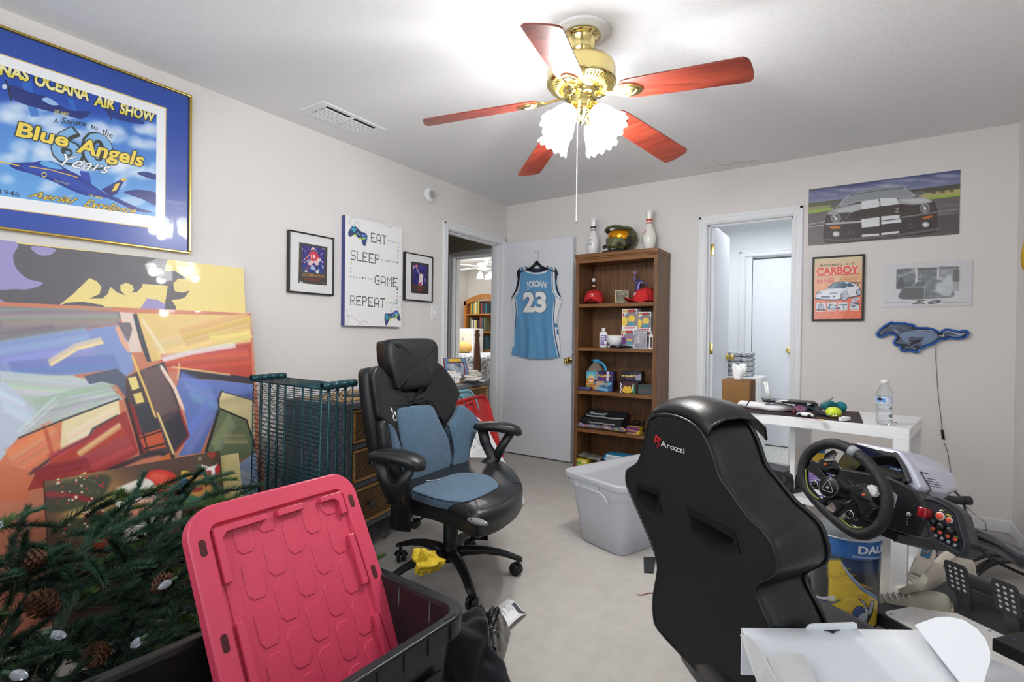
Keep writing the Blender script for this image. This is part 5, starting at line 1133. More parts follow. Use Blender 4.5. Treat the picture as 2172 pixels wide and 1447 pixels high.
def foliage(name,sprigs,mat,seed):
 rg=np.random.RandomState(seed);V=[];Fc=[];n0=0
 for(base,d,L)in sprigs:
  d=np.array(d)/np.linalg.norm(d);n=int(L*2700);tt=rg.rand(n)**.9
  sag=np.outer(tt**2,[0,0,-.18*L]);root=np.array(base)+np.outer(tt*L,d)+sag
  a=np.cross(d,[0,0,1.]);a/=max(1e-6,np.linalg.norm(a));c=np.cross(d,a);w=rg.rand(n)*6.283
  rad=np.outer(np.cos(w),a)+np.outer(np.sin(w),c)
  nd=rad*(.75-.25*tt[:,None])+d*(.65+.5*tt[:,None]);nd/=np.linalg.norm(nd,axis=1)[:,None]
  ln_=(.026+.02*rg.rand(n))*(1-.25*tt);sd=np.cross(nd,rg.randn(n,3));sd/=np.linalg.norm(sd,axis=1)[:,None];sd*=.0011
  tip=root+nd*ln_[:,None];V.append(np.stack([root-sd,root+sd,tip],1).reshape(-1,3));k=np.arange(n)*3+n0;Fc.append(np.stack([k,k+1,k+2],1));n0+=n*3
 V=np.concatenate(V);Fc=np.concatenate(Fc);V[:,2]=np.maximum(V[:,2],.004)
 me=bpy.data.meshes.new(name);me.vertices.add(len(V));me.vertices.foreach_set('co',(V-np.array(t.matrix_world.translation)).astype(np.float32).ravel());me.loops.add(len(Fc)*3);me.loops.foreach_set('vertex_index',Fc.ravel().astype(np.int32))
 me.polygons.add(len(Fc));me.polygons.foreach_set('loop_start',(np.arange(len(Fc))*3).astype(np.int32));me.update(calc_edges=True);me.validate();me.materials.append(mat)
 o=bpy.data.objects.new(name,me);C.objects.link(o);o.parent=t;o['kind']='stuff';return o
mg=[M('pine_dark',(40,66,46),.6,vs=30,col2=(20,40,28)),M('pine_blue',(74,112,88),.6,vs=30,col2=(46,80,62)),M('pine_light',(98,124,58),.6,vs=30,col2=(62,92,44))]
sp=[[],[],[]];stems=B()
for k in range(460):
 x=rs.uniform(-2.24,-1.44);y=rs.uniform(-.05,1.12)
 if y>.15 and x>-1.43:continue
 zs=surf(x,y);z=zs*(.35+.6*rs.rand());L=rs.uniform(.13,.25)
 d=(rs.uniform(-.5,.9),rs.uniform(-.3,1.),rs.uniform(-.05,.55));z=min(z,max(.03,zs-d[2]*L*.7))
 if x+d[0]*L>-1.44:d=(-.2,d[1],d[2])
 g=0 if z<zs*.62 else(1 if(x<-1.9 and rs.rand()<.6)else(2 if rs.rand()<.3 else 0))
 sp[g].append(((x,y,z),d,L))
for px,py,dpt,g,dx in((40,1075,2.03,1,(.1,.5,.5)),(90,1100,2.0,1,(.2,.6,.3)),(20,1050,2.05,1,(.0,.4,.7)),(180,1130,1.95,1,(.3,.7,.2)),(240,1160,1.9,0,(.4,.7,.15)),(320,1170,1.85,2,(.5,.8,.1)),(60,1180,1.85,1,(.3,.6,.2)),(300,1230,1.7,2,(.6,.6,.15)),(200,1270,1.6,2,(.7,.5,.12)),(260,1310,1.5,2,(.6,.7,.1)),(150,1220,1.7,0,(.6,.6,.2))):
 for q in range(3):
  p=dep(px+rs.uniform(-30,20),py+rs.uniform(-10,20),dpt);sp[g].append((tuple(p),(dx[0]+rs.uniform(-.2,.2),dx[1]+rs.uniform(-.2,.2),dx[2]),rs.uniform(.15,.22)))
for k in range(26):
 x=rs.uniform(-1.75,-1.5);y=rs.uniform(1.12,1.3);sp[(0,2,0,1)[k%4]].append(((x,y,rs.uniform(.05,.22)),(rs.uniform(-.2,.8),rs.uniform(.1,1.),rs.uniform(.0,.5)),rs.uniform(.1,.17)))
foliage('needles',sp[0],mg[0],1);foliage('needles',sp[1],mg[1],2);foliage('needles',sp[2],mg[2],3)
st=B()
for L_ in sp:
 for(p,d,L)in L_:
  d=np.array(d)/np.linalg.norm(d);q=np.array(p);st.tube([q-d*.05,q+d*L*.5+[0,0,-.045*L],q+d*L+[0,0,-.18*L]],[.0022,.0016,.0008],4,caps=False)
st.v=[Vector((p.x,p.y,max(.004,p.z)))for p in st.v]
so=st.build('twigs',M('twig',(58,52,34),.8),t);so['kind']='stuff'
m_cone=M('pine_cone',(92,58,36),.7,vs=40,col2=(54,34,22))
def on_tree(px,py):
 q=ray(px,py);tt=(1.127-.21+.52*1.38)/(-q[2]-.52*q[0]);return Vector(EYE+q*tt)
for px,py,s in((85,1190,1.),(105,1287,1.15),(345,1243,.9),(215,1387,.9)):
 X=T(*(on_tree(px,py)+Vector((.01,-.01,.01))))@Matrix.Rotation(rs.uniform(.8,2.),4,Vector((rs.uniform(-1,1),rs.uniform(-1,1),.2)))@Matrix.Scale(s,4)
 b=B(X);b.ell((0,0,0),(.017,.017,.03),10,8)
 for i in range(70):
  f=i/69;z=-.03+.062*f;r=.03*math.sin(PI*(.12+.8*f))**.7;w=i*2.39996
  o=Vector((math.cos(w),math.sin(w),0));sd=Vector((-o.y,o.x,0));c0=o*r*.35+Vector((0,0,z));c1=o*r+Vector((0,0,z+.008))
  b.add([c0-sd*.003,c0+sd*.003,c1+sd*.0075,c1+o*.004+Vector((0,0,.004)),c1-sd*.0075,c1*.9-Vector((0,0,.003))],[(0,1,2,3,4),(1,0,4,5),(1,5,2),(5,4,3,2)])
 b.build('pine_cone',m_cone,t)
m_clear=M('clear_bulb',(232,238,250),.05,trans=.75,var=0,ior=1.5)
for px,py in((20,1123),(365,1245),(143,1350),(308,1365),(65,1432)):
 X=T(*(on_tree(px,py)+Vector((.035,-.03,.03))))@Matrix.Rotation(rs.uniform(.3,1.4),4,Vector((rs.uniform(-1,1),rs.uniform(-1,1),0)))
 b=B(X);b.lathe([(0,-.022),(.004,-.02),(.009,-.012),(.0115,-.002),(.010,.007),(.006,.013),(0,.014)],9,smooth=False);lb=b.build('light_bulb',m_clear,t)
 b=B(X);b.cyl((0,0,.012),(0,0,.03),.0055,.0065,8);b.build('socket',M('socket_green',(40,70,44),.5),lb)
def blob(name,label,cat,c,d,m,seed,amp=.3,seg=26,rings=16,flatz=True,floor=0.,freq=3.):
 rg=np.random.RandomState(seed);ph=rg.rand(8,4)*6.28;b=B()
 def fn(u,v):
  th,w=PI*v,2*PI*u;x,y,z=math.sin(th)*math.cos(w),math.sin(th)*math.sin(w),math.cos(th);k=1.
  for i in range(8):k+=amp/(1+i*.5)*math.sin((1+i*.6)*freq*(x*math.cos(ph[i,0])+y*math.sin(ph[i,0])+z*math.cos(ph[i,1]))+ph[i,2])
  return Vector((c[0]+d[0]*x*k,c[1]+d[1]*y*k,max(floor,c[2]+d[2]*z*k)))
 b.grid(fn,seg,rings);return tag(b.build(name,m,sub=1),label,cat)
m_dark=M('dark_fabric',(26,27,33),.9,bump=.4,bs=240,sheen=.2)
p=onz(905,1190,.27);blob('yellow_cloth','crumpled mustard yellow cloth hanging behind the black tote','cloth',(p.x,p.y,.262),(.058,.042,.036),M('mustard_fabric',(206,176,44),.85,bump=.3,bs=300),4,.28,40,26,floor=.18,freq=4.)
blob('dark_garment','dark navy garment heaped under the yellow cloth beside the tote','clothes',(-1.02,1.215,.11),(.17,.07,.16),m_dark,9,.13,40,26,freq=4.)
blob('black_garment','black garment crumpled on the carpet at the near corner of the tote','clothes',(-.835,1.02,.05),(.05,.12,.09),m_dark,12,.12,36,24,freq=4.)
pts=[onz(*q,.0)for q in((1000,1335),(1067,1352),(1118,1306),(1078,1277))]
t=thing('paper_sheet','white printed paper sheet curled on the carpet beside the black bag','paper',(pts[0]+pts[2])/2)
def pap(u,v):
 a=pts[0]*(1-u)*(1-v)+pts[1]*u*(1-v)+pts[2]*u*v+pts[3]*(1-u)*v
 return a+Vector((0,0,.006+.022*math.sin(u*4.2)**2*(.4+.6*math.sin(v*3.1))+.01*v*(1-u)))
b=B();b.grid(pap,24,24);b.build('sheet',M('paper',(236,236,238),.7,var=.01),t,solid=.0006)
b=B();rr_=random.Random(5)
for k in range(13):
 v=.12+k*.06;u0=rr_.uniform(.12,.5);u1=u0+rr_.uniform(.1,.35);n=8
 b.add([pap(u0+(u1-u0)*i/n,v+j*.012)+Vector((0,0,.0012))for j in(0,1)for i in range(n+1)],[(i,i+1,n+2+i,n+1+i)for i in range(n)])
b.build('printed_lines',M('ink_grey',(120,120,126),.7),t)
b=B();b.add([pap(u,v)+Vector((0,0,.0014))for v in(.86,.97)for u in np.linspace(.4,.98,8)],[(i,i+1,9+i,8+i)for i in range(7)]);b.build('dark_header',M('ink_dark',(70,72,82),.7),t)
B4=[onz(*q,0)for q in((955,1412),(1062,1427),(1083,1345),(990,1338))]
rg=np.random.RandomState(3)
def bagf(u,v):
 a=B4[0]*(1-u)*(1-v)+B4[1]*u*(1-v)+B4[2]*u*v+B4[3]*(1-u)*v
 e=min(u,1-u,v,1-v);h=.10*min(1,e*5)*(.55+.5*v)+.022*abs(math.sin(u*9+v*6))*min(1,e*6)+.012*abs(math.sin(u*17-v*11))*min(1,e*8)
 return a+Vector((.0,.0,.004+h))
b=B();b.grid(bagf,26,22,smooth=False);q=[bagf(u,v)for u,v in((0,0),(1,0),(1,1),(0,1))];b.add([Vector((p.x,p.y,.002))for p in q],[(3,2,1,0)]);tag(b.build('black_bag',M('black_film',(16,17,19),.18,coat=.5,var=.2)),'glossy black plastic bag lying on the carpet beside the tote','bag')
m_leather=M('black_leather',(25,26,27),.33,bump=.35,bs=260,var=.1,coat=.05)
m_blue=M('blue_upholstery',(76,104,126),.85,vs=150,col2=(56,82,104),bump=.5,bs=520,sheen=.2)
m_nyl=M('black_nylon',(24,25,27),.42)
A_=math.radians(5);fd=Vector((math.cos(A_),math.sin(A_),0));ld=Vector((-math.sin(A_),math.cos(A_),0))
BC=Vector((-1.545,1.805,0));SCt=Vector((-1.465,1.775,0))
t=thing('office_chair','black leather office chair with blue fabric panels by the dresser','office chair',BC)
for k in range(5):
 a=math.radians(-34+72*k);u=Vector((math.cos(a),math.sin(a),0));sd=Vector((-u.y,u.x,0))
 rings=[]
 for s,w_,h_,z in((.02,.03,.05,.115),(.08,.028,.045,.125),(.16,.024,.036,.125),(.24,.021,.03,.11),(.30,.02,.026,.088),(.335,.018,.022,.075)):
  c=BC+u*s+Vector((0,0,z));rings.append([c+sd*(w_*math.cos(q))+Vector((0,0,h_/2*math.sin(q)))for q in[2*PI*i/12 for i in range(12)]])
 b=B();b.loft(rings);arm=b.build('base_arm',m_nyl,t)
 cc=BC+u*.318;b=B();b.cyl(cc+Vector((0,0,.045)),cc+Vector((0,0,.075)),.008)
 ca=a+.9;ax=Vector((math.cos(ca),math.sin(ca),0));off=Vector((-ax.y,ax.x,0))*.012
 for s in(-1,1):
  c1=cc+off+ax*(s*.013)+Vector((0,0,.028));X=frame(c1,Vector((0,0,1)),ax.cross(Vector((0,0,1))),ax)
  b.lathe([(0,-.009),(.022,-.009),(.0278,-.005),(.0278,.005),(.022,.009),(0,.009)],20,X)
 b.loft([[cc+off+ax*s+Vector((.03*math.cos(q)*abs(ax.y)+0,.03*math.cos(q)*abs(ax.x),.03+.03*math.sin(q)))for q in[PI*i/8 for i in range(9)]]for s in(-.005,.005)]);b.build('caster',m_black,t)
b=B();b.lathe([(0,.085),(.045,.085),(.045,.12),(.037,.14),(.034,.15),(.034,.285),(.028,.29),(.028,.30),(.022,.30),(.022,.38),(0,.38)],24,T(*BC));b.build('gas_column',m_nyl,t)
b=B();Xm=frame(SCt*.5+BC*.5+Vector((0,0,.37)),fd,ld);b.rbox((0,0,0),(.26,.17,.05),.015,X=Xm);b.cyl((.05,0,-.03),(.05,0,-.075),.03,X=Xm);b.build('tilt_mechanism',m_nyl,t)
b=B();p0=BC+Vector((0.02,-.1,.36));b.tube([p0,p0+Vector((0,-.1,-.01)),p0+Vector((0,-.12,-.02))],.005,8);b.ell(p0+Vector((0,-.15,-.03)),(.012,.03,.022),12,8);b.tube([p0+Vector((-.06,-.02,0)),p0+Vector((-.075,-.08,-.01)),p0+Vector((-.07,-.11,-.03)),p0+Vector((-.04,-.1,-.045)),p0+Vector((-.03,-.06,-.03))],.0022,6);b.build('tilt_lever',m_nyl,t)
def zq(L,s=3.444,ox=770,oy=700):return[(ox+x/s,oy+y/s)for x,y in L]
zseat=.475
def flatz(L,z):return[(lambda p:(p.x,p.y))(onz(x,y,z))for x,y in zq(L)]
so_=flatz([(700,975),(860,972),(1000,985),(1095,1045),(1150,1120),(1166,1190),(1120,1270),(1020,1345),(900,1390),(800,1398),(680,1345),(520,1285),(330,1230),(300,1150),(380,1060),(520,1000)],.44)
b=B();cushion(b,spline(so_,True,4),None,.385,zseat,.032,.002,steps=6);b.build('seat',m_leather,t)
b=B();P_=spline(so_,True,4);b.loft([[(p[0],p[1],.335)for p in insetp(ccw(P_),.10)],[(p[0],p[1],.375)for p in insetp(ccw(P_),.012)],[(p[0],p[1],.392)for p in ccw(P_)]]);b.build('seat_shell',m_nyl,t)
bi=flatz([(355,1165),(450,1120),(560,1085),(700,1046),(830,1050),(930,1070),(992,1132),(960,1165),(850,1222),(720,1256),(560,1238),(430,1200)],zseat+.004)
b=B();cushion(b,spline(bi,True,4),None,zseat-.03,zseat+.007,.008,.004);sb=b.build('seat_panel',m_blue,t)
b=B();q=spline(bi,True,4);b.tube([(p[0],p[1],zseat+.002)for p in q],.0022,6,closed=True);b.build('piping',m_leather,t)
pt=onz(1013,1095,zseat);b=B();b.ell((pt.x,pt.y,zseat-.02),(.05,.016,.012),12,6,T(0,0,0));b.build('tape_patch',M('clear_tape',(120,124,126),.12),t)
st_=[onz(x,y,zseat+.001)for x,y in zq([(735,1258),(760,1310),(790,1390)])];b=B();b.tube(st_,.0016,6);st2=[onz(x,y,zseat+.001)for x,y in zq([(1000,1130),(1080,1115),(1150,1120)])];b.tube(st2,.0016,6);b.build('seam',m_leather,t)
bn=(fd+Vector((0,0,.17))).normalized();bv=ld.cross(bn)*-1;bv=bn.cross(ld).normalized()
BO=Vector((-1.675,1.76,.47))-fd*.0
plb=Plane(BO,ld,bv,1,1,10);Xb=frame(BO,ld,bv,plb.n)
def bl(L):return[ploc(plb,x,y)for x,y in zq(L)]
wing=lambda x,y:.10*max(0,abs(x)-.10)**1.15*2.0
shell=bl([(28,330),(45,282),(85,268),(150,300),(300,250),(505,238),(560,270),(625,370),(663,460),(655,520),(690,560),(765,650),(775,712),(745,800),(725,890),(712,975),(620,1010),(560,1090),(420,1135),(330,1135),(250,1080),(170,1000),(110,900),(80,760),(60,640),(40,480)])
b=B();cushion(b,spline(shell,True,4),Xb,-.075,-.012,.03,0.,lambda x,y:wing(x,y)*.75,steps=5);b.build('back_shell',m_nyl,t)
for nm,L,m,z0,z1,r,bg in(('upper_back',[(30,335),(48,285),(90,270),(150,330),(205,430),(330,445),(440,430),(500,245),(560,272),(622,372),(661,462),(654,512),(605,635),(572,680),(548,640),(515,575),(470,510),(340,535),(214,552),(214,660),(236,780),(225,880),(190,780),(150,690),(80,650),(62,560),(42,450)],m_leather,-.02,.012,.012,.0),('lumbar_panel',[(222,590),(300,562),(400,550),(470,548),(502,572),(530,640),(565,720),(600,810),(612,920),(602,1020),(545,1085),(430,1130),(350,1128),(315,1080),(280,980),(255,880),(236,760)],m_blue,-.02,.022,.02,.018),('side_panel',[(667,557),(702,575),(764,652),(773,712),(752,785),(728,880),(714,968),(626,1000),(628,900),(618,820),(597,722),(640,630)],m_blue,-.02,.02,.014,.006),('side_panel',[(148,690),(200,735),(238,830),(248,890),(178,895),(158,800)],m_blue,-.02,.022,.012,.004),('side_bolster',[(84,668),(138,682),(152,800),(172,892),(108,900),(88,770)],m_leather,-.02,.028,.02,.004)):
 b=B();cushion(b,spline(bl(L),True,3),Xb,z0,z1,r,bg,wing);b.build(nm,m,t)
b=B()
for L in([(214,556),(340,538),(470,514),(518,578),(570,682),(600,720)],[(597,722),(618,820),(628,900),(624,1000)],[(214,560),(216,660),(238,780),(258,890)]):
 q=bl(L);b.tube([(x,y,wing(x,y)+.012)for x,y in spline(q,False,4)],.004,6,X=Xb)
b.build('piping',m_leather,t)
hp=bl([(152,90),(175,74),(240,68),(440,66),(478,82),(500,120),(506,160),(500,270),(478,350),(455,408),(430,424),(330,440),(230,442),(208,425),(178,310),(156,190)])
b=B();cushion(b,spline(hp,True,3),Xb,-.045,.055,.035,.012,steps=6);b.build('headrest',m_leather,t)
b=B();q=insetp(ccw(spline(hp,True,3)),.006);b.tube([(x,y,.036)for x,y in q],.0018,5,closed=True,X=Xb);b.build('seam',m_leather,t)
lg=bl([(172,575),(186,590),(200,600),(214,635),(213,662),(202,662),(190,640),(183,610)]);z_=lambda x,y:wing(x,y)+.0135
b=B();b.tube([(x,y,z_(x,y))for x,y in spline(bl([(196,618),(188,640),(196,660),(210,664),(216,645),(210,620),(200,612)]),False,4)],.0022,6,X=Xb);b.tube([(x,y,z_(x,y))for x,y in bl([(168,570),(178,592),(186,610)])],[.001,.004,.002],6,X=Xb);b.tube([(x,y,z_(x,y))for x,y in bl([(196,594),(208,612),(214,640)])],[.001,.003,.002],6,X=Xb)
b.build('white_emblem',M('white_thread',(236,236,236),.6),t)
b=B();q0=onz(905,1020,zseat+.012);q1=onz(933,1018,zseat+.012);b.box2((0,-.003,0),((q1-q0).length,.003,.001),frame(q0,q1-q0,Vector((-(q1-q0).y,(q1-q0).x,0))));b.build('care_tag',m_white,t)
def armrest(tip,heel,side):
 d=(tip-heel).normalized();n_=Vector((-d.y,d.x,0));L=(tip-heel).length;rings=[]
 for s,w_,h_,dz in((0,.006,.006,.006),(.02,.03,.014,.006),(.1,.04,.02,.008),(.3,.046,.024,.012),(.55,.048,.026,.012),(.8,.044,.026,.004),(.94,.034,.022,-.008),(1,.008,.008,-.016)):
  c=heel+d*(L*s)+Vector((0,0,dz));rings.append([c+n_*(w_*math.copysign(abs(math.cos(q))**.7,math.cos(q)))+Vector((0,0,h_*math.copysign(abs(math.sin(q))**.7,math.sin(q))))for q in[2*PI*i/18 for i in range(18)]])
 b=B();b.loft(rings);ob=b.build('armrest',m_leather,t)
 foot=Vector(SCt)+ld*(side*.275)-fd*.11+Vector((0,0,.38));top=heel+d*L*.42+Vector((0,0,-.15))
 b=B()
 def rib(pts,ws):
  R=[]
  for p_,(a_,b_)in zip(pts,ws):R.append([p_+d*(a_*math.cos(q))+n_*(b_*math.sin(q))for q in[2*PI*i/12 for i in range(12)]])
  b.loft(R)
 rib([foot+Vector((0,0,-.06)),foot+Vector((0,0,.04)),(foot+top)/2+Vector((0,0,.02)),top,top+d*(-.045)+Vector((0,0,.07)),heel+d*L*.18+Vector((0,0,-.01))],[(.055,.02),(.05,.018),(.04,.016),(.036,.016),(.03,.015),(.03,.015)])
 rib([top+Vector((0,0,-.02)),top+d*.04+Vector((0,0,.055)),heel+d*L*.78+Vector((0,0,-.012))],[(.03,.015),(.026,.014),(.026,.014)])
 b.build('arm_post',m_nyl,t)
za=.648
armrest(onz(900,984,za),onz(788,968,za),-1)
armrest(onz(1107,913,za),onz(1006,907,za),1)
m_oak=wood('bookcase_oak',(122,84,50),(92,60,34),axis=2,scale=10,rough=.45,coat=.05)
m_oakh=wood('bookcase_oak_rail',(138,94,52),(104,68,36),axis=0,scale=10,rough=.45,coat=.05)
KX0,KX1,KY0,KY1,KT=-1.912,-1.226,3.78,4.095,1.81
SZ=(1.402,1.044,.689,.376,.07)
t=thing('bookcase','dark oak bookcase with moulded top against the back wall','bookcase',((KX0+KX1)/2,(KY0+KY1)/2,0))
for x in(KX0,KX1-.022):b=B();b.box2((x,KY0+.012,0),(x+.022,KY1,KT-.03));b.build('side_panel',m_oak,t,bev=.002)
for x in(KX0,KX1-.03):b=B();b.box2((x,KY0-.002,0),(x+.03,KY0+.014,KT-.06));b.build('stile',m_oak,t,bev=.003)
b=B();b.box2((KX0+.022,KY1-.012,.05),(KX1-.022,KY1-.004,KT-.03));b.build('back_panel',m_oak,t)
for z in SZ:b=B();b.box2((KX0+.0225,KY0+.008,z-.028),(KX1-.0225,KY1-.012,z));b.build('shelf',m_oakh,t,bev=.003)
b=B();b.box2((KX0+.03,KY0,0),(KX1-.03,KY0+.014,.042));b.build('plinth',m_oakh,t,bev=.002)
b=B();b.box2((KX0-.006,KY0-.012,KT-.03),(KX1+.004,KY1,KT));b.box2((KX0-.002,KY0-.006,KT-.045),(KX1+.002,KY0+.02,KT-.03));b.box2((KX0,KY0-.003,KT-.075),(KX1,KY0+.016,KT-.045));b.build('top_moulding',m_oakh,t,bev=.004,bseg=3)
b=B();b.box2((KX0+.022,KY0+.016,KT-.06),(KX1-.022,KY1-.012,KT-.032));b.build('top_panel',m_oakh,t)
def put(px,py,y,z):p=ony(px,py,y);return Vector((p.x,y,z))
PIN=[(0,0),(.026,0),(.032,.004),(.042,.03),(.052,.06),(.0575,.09),(.0605,.115),(.059,.14),(.054,.165),(.046,.19),(.037,.212),(.029,.232),(.0245,.25),(.0228,.262),(.0235,.28),(.0262,.3),(.0302,.325),(.0325,.343),(.031,.36),(.025,.374),(.015,.3805),(0,.382)]
def pin(name_label,px,mw,stripe,txt,zs):
 X=T(ony(px,530,3.95).x,3.95,KT+.001)@Matrix.Scale(zs,4);t=thing('bowling_pin',name_label,'bowling pin',X)
 b=B(X);b.lathe(PIN,40);b.build('body',mw,t)
 for z0,z1 in((.243,.259),(.272,.288)):
  b=B(X);b.lath0([(.0252 if z<.26 else .0266,z)for z in(z0,z1)]if False else[(.0256 if z0<.26 else .0257,z0),(.0243 if z0<.26 else .0270,z1)],32);b.build('stripe',M('stripe_'+stripe[0],stripe[1],.35),t)
 return t,X
def wrap_text(b,txt,size,X,R,ang0,z,bold=.01,tilt=0.):
 vs,fs=glyphs(txt,bold,'CENTER');out=[]
 for x,y in vs:
  w=ang0+x*size/R;out.append((R*math.cos(w),R*math.sin(w),z+y*size+tilt*x*size))
 b.add(out,fs,False,X)
t,X=pin('white bowling pin with black neck stripes at the left end of the bookcase top',1258,M('pin_white',(238,238,240),.22,coat=.5,var=.01),('black',(30,30,32)),None,.88)
b=B(X);a=math.radians(-100);
for txt,z,sz in(('BOWL',.150,.016),('- 4 -',.130,.014),('BARREL',.108,.016)):wrap_text(b,txt,sz,X if False else None,.0612 if z<.14 else .0585,a,z)
b.build('lettering',M('ink_black',(30,30,34),.5),t)
t,X=pin('white bowling pin with red neck stripes at the right end of the bookcase top',1376,M('pin_cream',(234,234,226),.22,coat=.5,var=.01),('red',(206,60,44)),None,.90)
b=B(X);wrap_text(b,'Amf',.03,None,.0570,math.radians(-122),.150,.012,.8);b.build('lettering',M('ink_red',(206,70,60),.5),t)
m_hel=M('helmet_green',(96,98,66),.32,.35,var=.12,vs=20);m_heldk=M('helmet_dark',(44,46,44),.5);m_vis=M('amber_visor',(226,150,24),.08,.75,var=.12)
hx=ony(1318,505,3.93).x;fdir=Vector((-.42,-.9,.0)).normalized();Xh=frame((hx,3.955,KT),fdir.cross(Vector((0,0,1)))*-1,fdir,None)
sx_=Vector((0,0,1)).cross(fdir)*-1
Xh=Matrix(((sx_.x,fdir.x,0,hx),(sx_.y,fdir.y,0,3.955),(0,0,1,KT+.001),(0,0,0,1)))
if Xh.determinant()<0:Xh=Matrix(((-sx_.x,fdir.x,0,hx),(-sx_.y,fdir.y,0,3.955),(0,0,1,KT+.001),(0,0,0,1)))
t=thing('helmet','green armoured helmet with amber visor on the bookcase top','helmet',Xh)
def hel(u,v):
 th=PI*v;w=2*PI*u;x,y,z=math.sin(th)*math.cos(w),math.sin(th)*math.sin(w),math.cos(th)
 k=1+(.10*max(0,-z)*max(0,y));return Vector((.098*math.copysign(abs(x)**.85,x)*(1-.25*max(0,-z)),.118*math.copysign(abs(y)**.9,y)*k-.01,.135+.098*z))
b=B(Xh);b.grid(hel,22,14,smooth=False);b.build('shell',m_hel,t,bev=.001)
def vis(u,v):
 w=math.radians(200+140*u)-PI;w=math.radians(20+140*u);z=.118+.062*v-.018*abs(u-.5)*2*(1-v);R=.105+.006*math.sin(PI*v);return Vector((R*math.cos(w),(R+.018)*math.sin(w)-.006,z+.0))
b=B(Xh);b.grid(vis,24,8);b.build('visor',m_vis,t,solid=.004)
def brim(u,v):
 w=math.radians(8+164*u);n_=.5+.5*math.cos((u-.5)*2*PI);R=.10+v*(.030*(1 if abs(u-.5)>.08 else .45)+.012*n_);return Vector((R*math.cos(w),(R+.020)*math.sin(w)-.008,.19+.020*n_-.012*v+.012*math.sin(PI*v)))
b=B(Xh);b.grid(brim,22,4,smooth=False);b.build('brim',m_hel,t,solid=.012)
b=B(Xh)
for s in(-1,1):
 b.add([(0,.148,.118),(s*.05,.132,.12),(s*.062,.118,.07),(s*.02,.14,.052),(0,.146,.06),(0,.128,.04),(s*.05,.11,.04),(s*.095,.07,.11),(s*.098,.05,.06),(s*.07,.06,.03)],[(0,1,2,3,4),(4,3,6,5),(1,7,8,2),(2,8,9,6),(3,2,6)]if s>0 else[(4,3,2,1,0),(5,6,3,4),(2,8,7,1),(6,9,8,2),(6,2,3)])
b.build('jaw_guard',m_hel,t,solid=.008)
b=B(Xh)
for s in(-1,1):b.box((s*.064,.116,.085),(.03,.016,.028),Matrix.Rotation(s*.3,4,'Y'));b.box((s*.098,.02,.10),(.012,.06,.07))
b.build('side_vent',m_heldk,t,bev=.004)
b=B(Xh);b.box((0,.05,.016),(.16,.13,.032),taper=.75);b.box((.07,.09,.014),(.07,.07,.028));b.box((.12,.075,.012),(.05,.06,.024));b.build('stand',m_heldk,t,bev=.004)
m_cap=M('red_twill',(196,40,42),.85,bump=.3,bs=400)
def cap(label,c,yaw,s=1.,sh=.085):
 X=T(*c)@rotz(yaw)@Matrix.Scale(s,4);t=thing('baseball_cap',label,'cap',X)
 def dome(u,v):w=2*PI*u;r=math.cos(v*PI/2)**.55;return Vector((.082*r*math.cos(w),.092*r*math.sin(w),.012+sh*1.25*math.sin(v*PI/2)*(1+.08*math.sin(w))))
 b=B(X);b.grid(dome,36,12);b.build('crown',m_cap,t,solid=.002)
 def bill(u,v):
  w=math.radians(205+130*u);c_=math.cos((u-.5)*PI);return Vector((.083*math.cos(w)*(1+.0*v),-.07-.0+(.092*math.sin(w)+.07)*1-v*.075*c_**.7,.014+.022*v*c_-.034*v*abs(u-.5)*1.8+.006))
 b=B(X);b.grid(bill,20,6);b.build('brim',m_cap,t,solid=.003)
 b=B(X);b.ell((0,0,.012+sh*1.25),(.006,.006,.004),10,6);b.build('button',m_cap,t)
 for k in range(6):
  b=B(X);w=2*PI*(k+.0)/6;b.tube([dome(w/(2*PI),v)*1.004 for v in np.linspace(0.02,.98,9)],.0008,4);b.build('seam',m_cap,t)
 b=B(X)
 def tp(x,y):u=.75+x/(2*PI*.085);return dome(u,.32+y/.115*.55)*1.012
 for L in([(-.017,.036),(.017,.036),(.02,.022),(.015,.022),(.012,.029),(.005,.029),(.005,.004),(.010,.004),(.010,0),(-.010,0),(-.010,.004),(-.005,.004),(-.005,.029),(-.012,.029),(-.015,.022),(-.02,.022)],):
  mid=len(L);b.add([tp(*p)for p in L],[(0,1,4,13)if False else(0,1,2,3,4,5,12,13,14,15)[::-1],(5,6,11,12)[::-1],(6,7,8,9,10,11)[::-1]])
 b.build('letter_patch',m_white,t,solid=.0015,off=1.)
 return t
z1=SZ[0]+.001
cap('red cap with white T lying at the left of the top shelf',put(1260,640,3.885,z1),math.radians(14))
cap('red cap with white T at the right of the top shelf, brim to the left',put(1366,640,3.90,z1),math.radians(-42))
p=put(1259,620,3.985,z1);X=T(*p)
t=thing('sauce_bottle','slim glass bottle with white cap standing behind the left red cap','bottle',X)
b=B(X);b.lathe([(0,0),(.030,0),(.032,.006),(.032,.10),(.028,.12),(.018,.145),(.0135,.16),(.0125,.21),(.0125,.222),(0,.222)],24);b.build('glass',M('dark_glass',(46,30,26),.08,coat=.5),t)
b=B(X);b.lathe([(0,.2),(.0145,.2),(.0145,.226),(.013,.229),(0,.229)],16);b.build('cap',m_white,t)
for z0,z1_,c,nm in((.155,.172,(220,160,130),'neck_label'),(.118,.128,(160,176,196),'collar_label'),(.085,.1,(176,100,50),'orange_label'),(.02,.08,(120,40,50),'label')):
 b=B(X);r=.0329 if z1_<.12 else(.0265 if z1_<.13 else .0152);r2=r if z1_<.12 else(.022 if z1_<.13 else .0142);b.lath0([(r,z0),(r2,z1_)],24);b.build(nm,M(nm+'_paper',c,.6),t)
b=B(X);wrap_text(b,'H',.06,None,.0333,math.radians(-100),.03,.02);b.build('lettering',m_white,t)
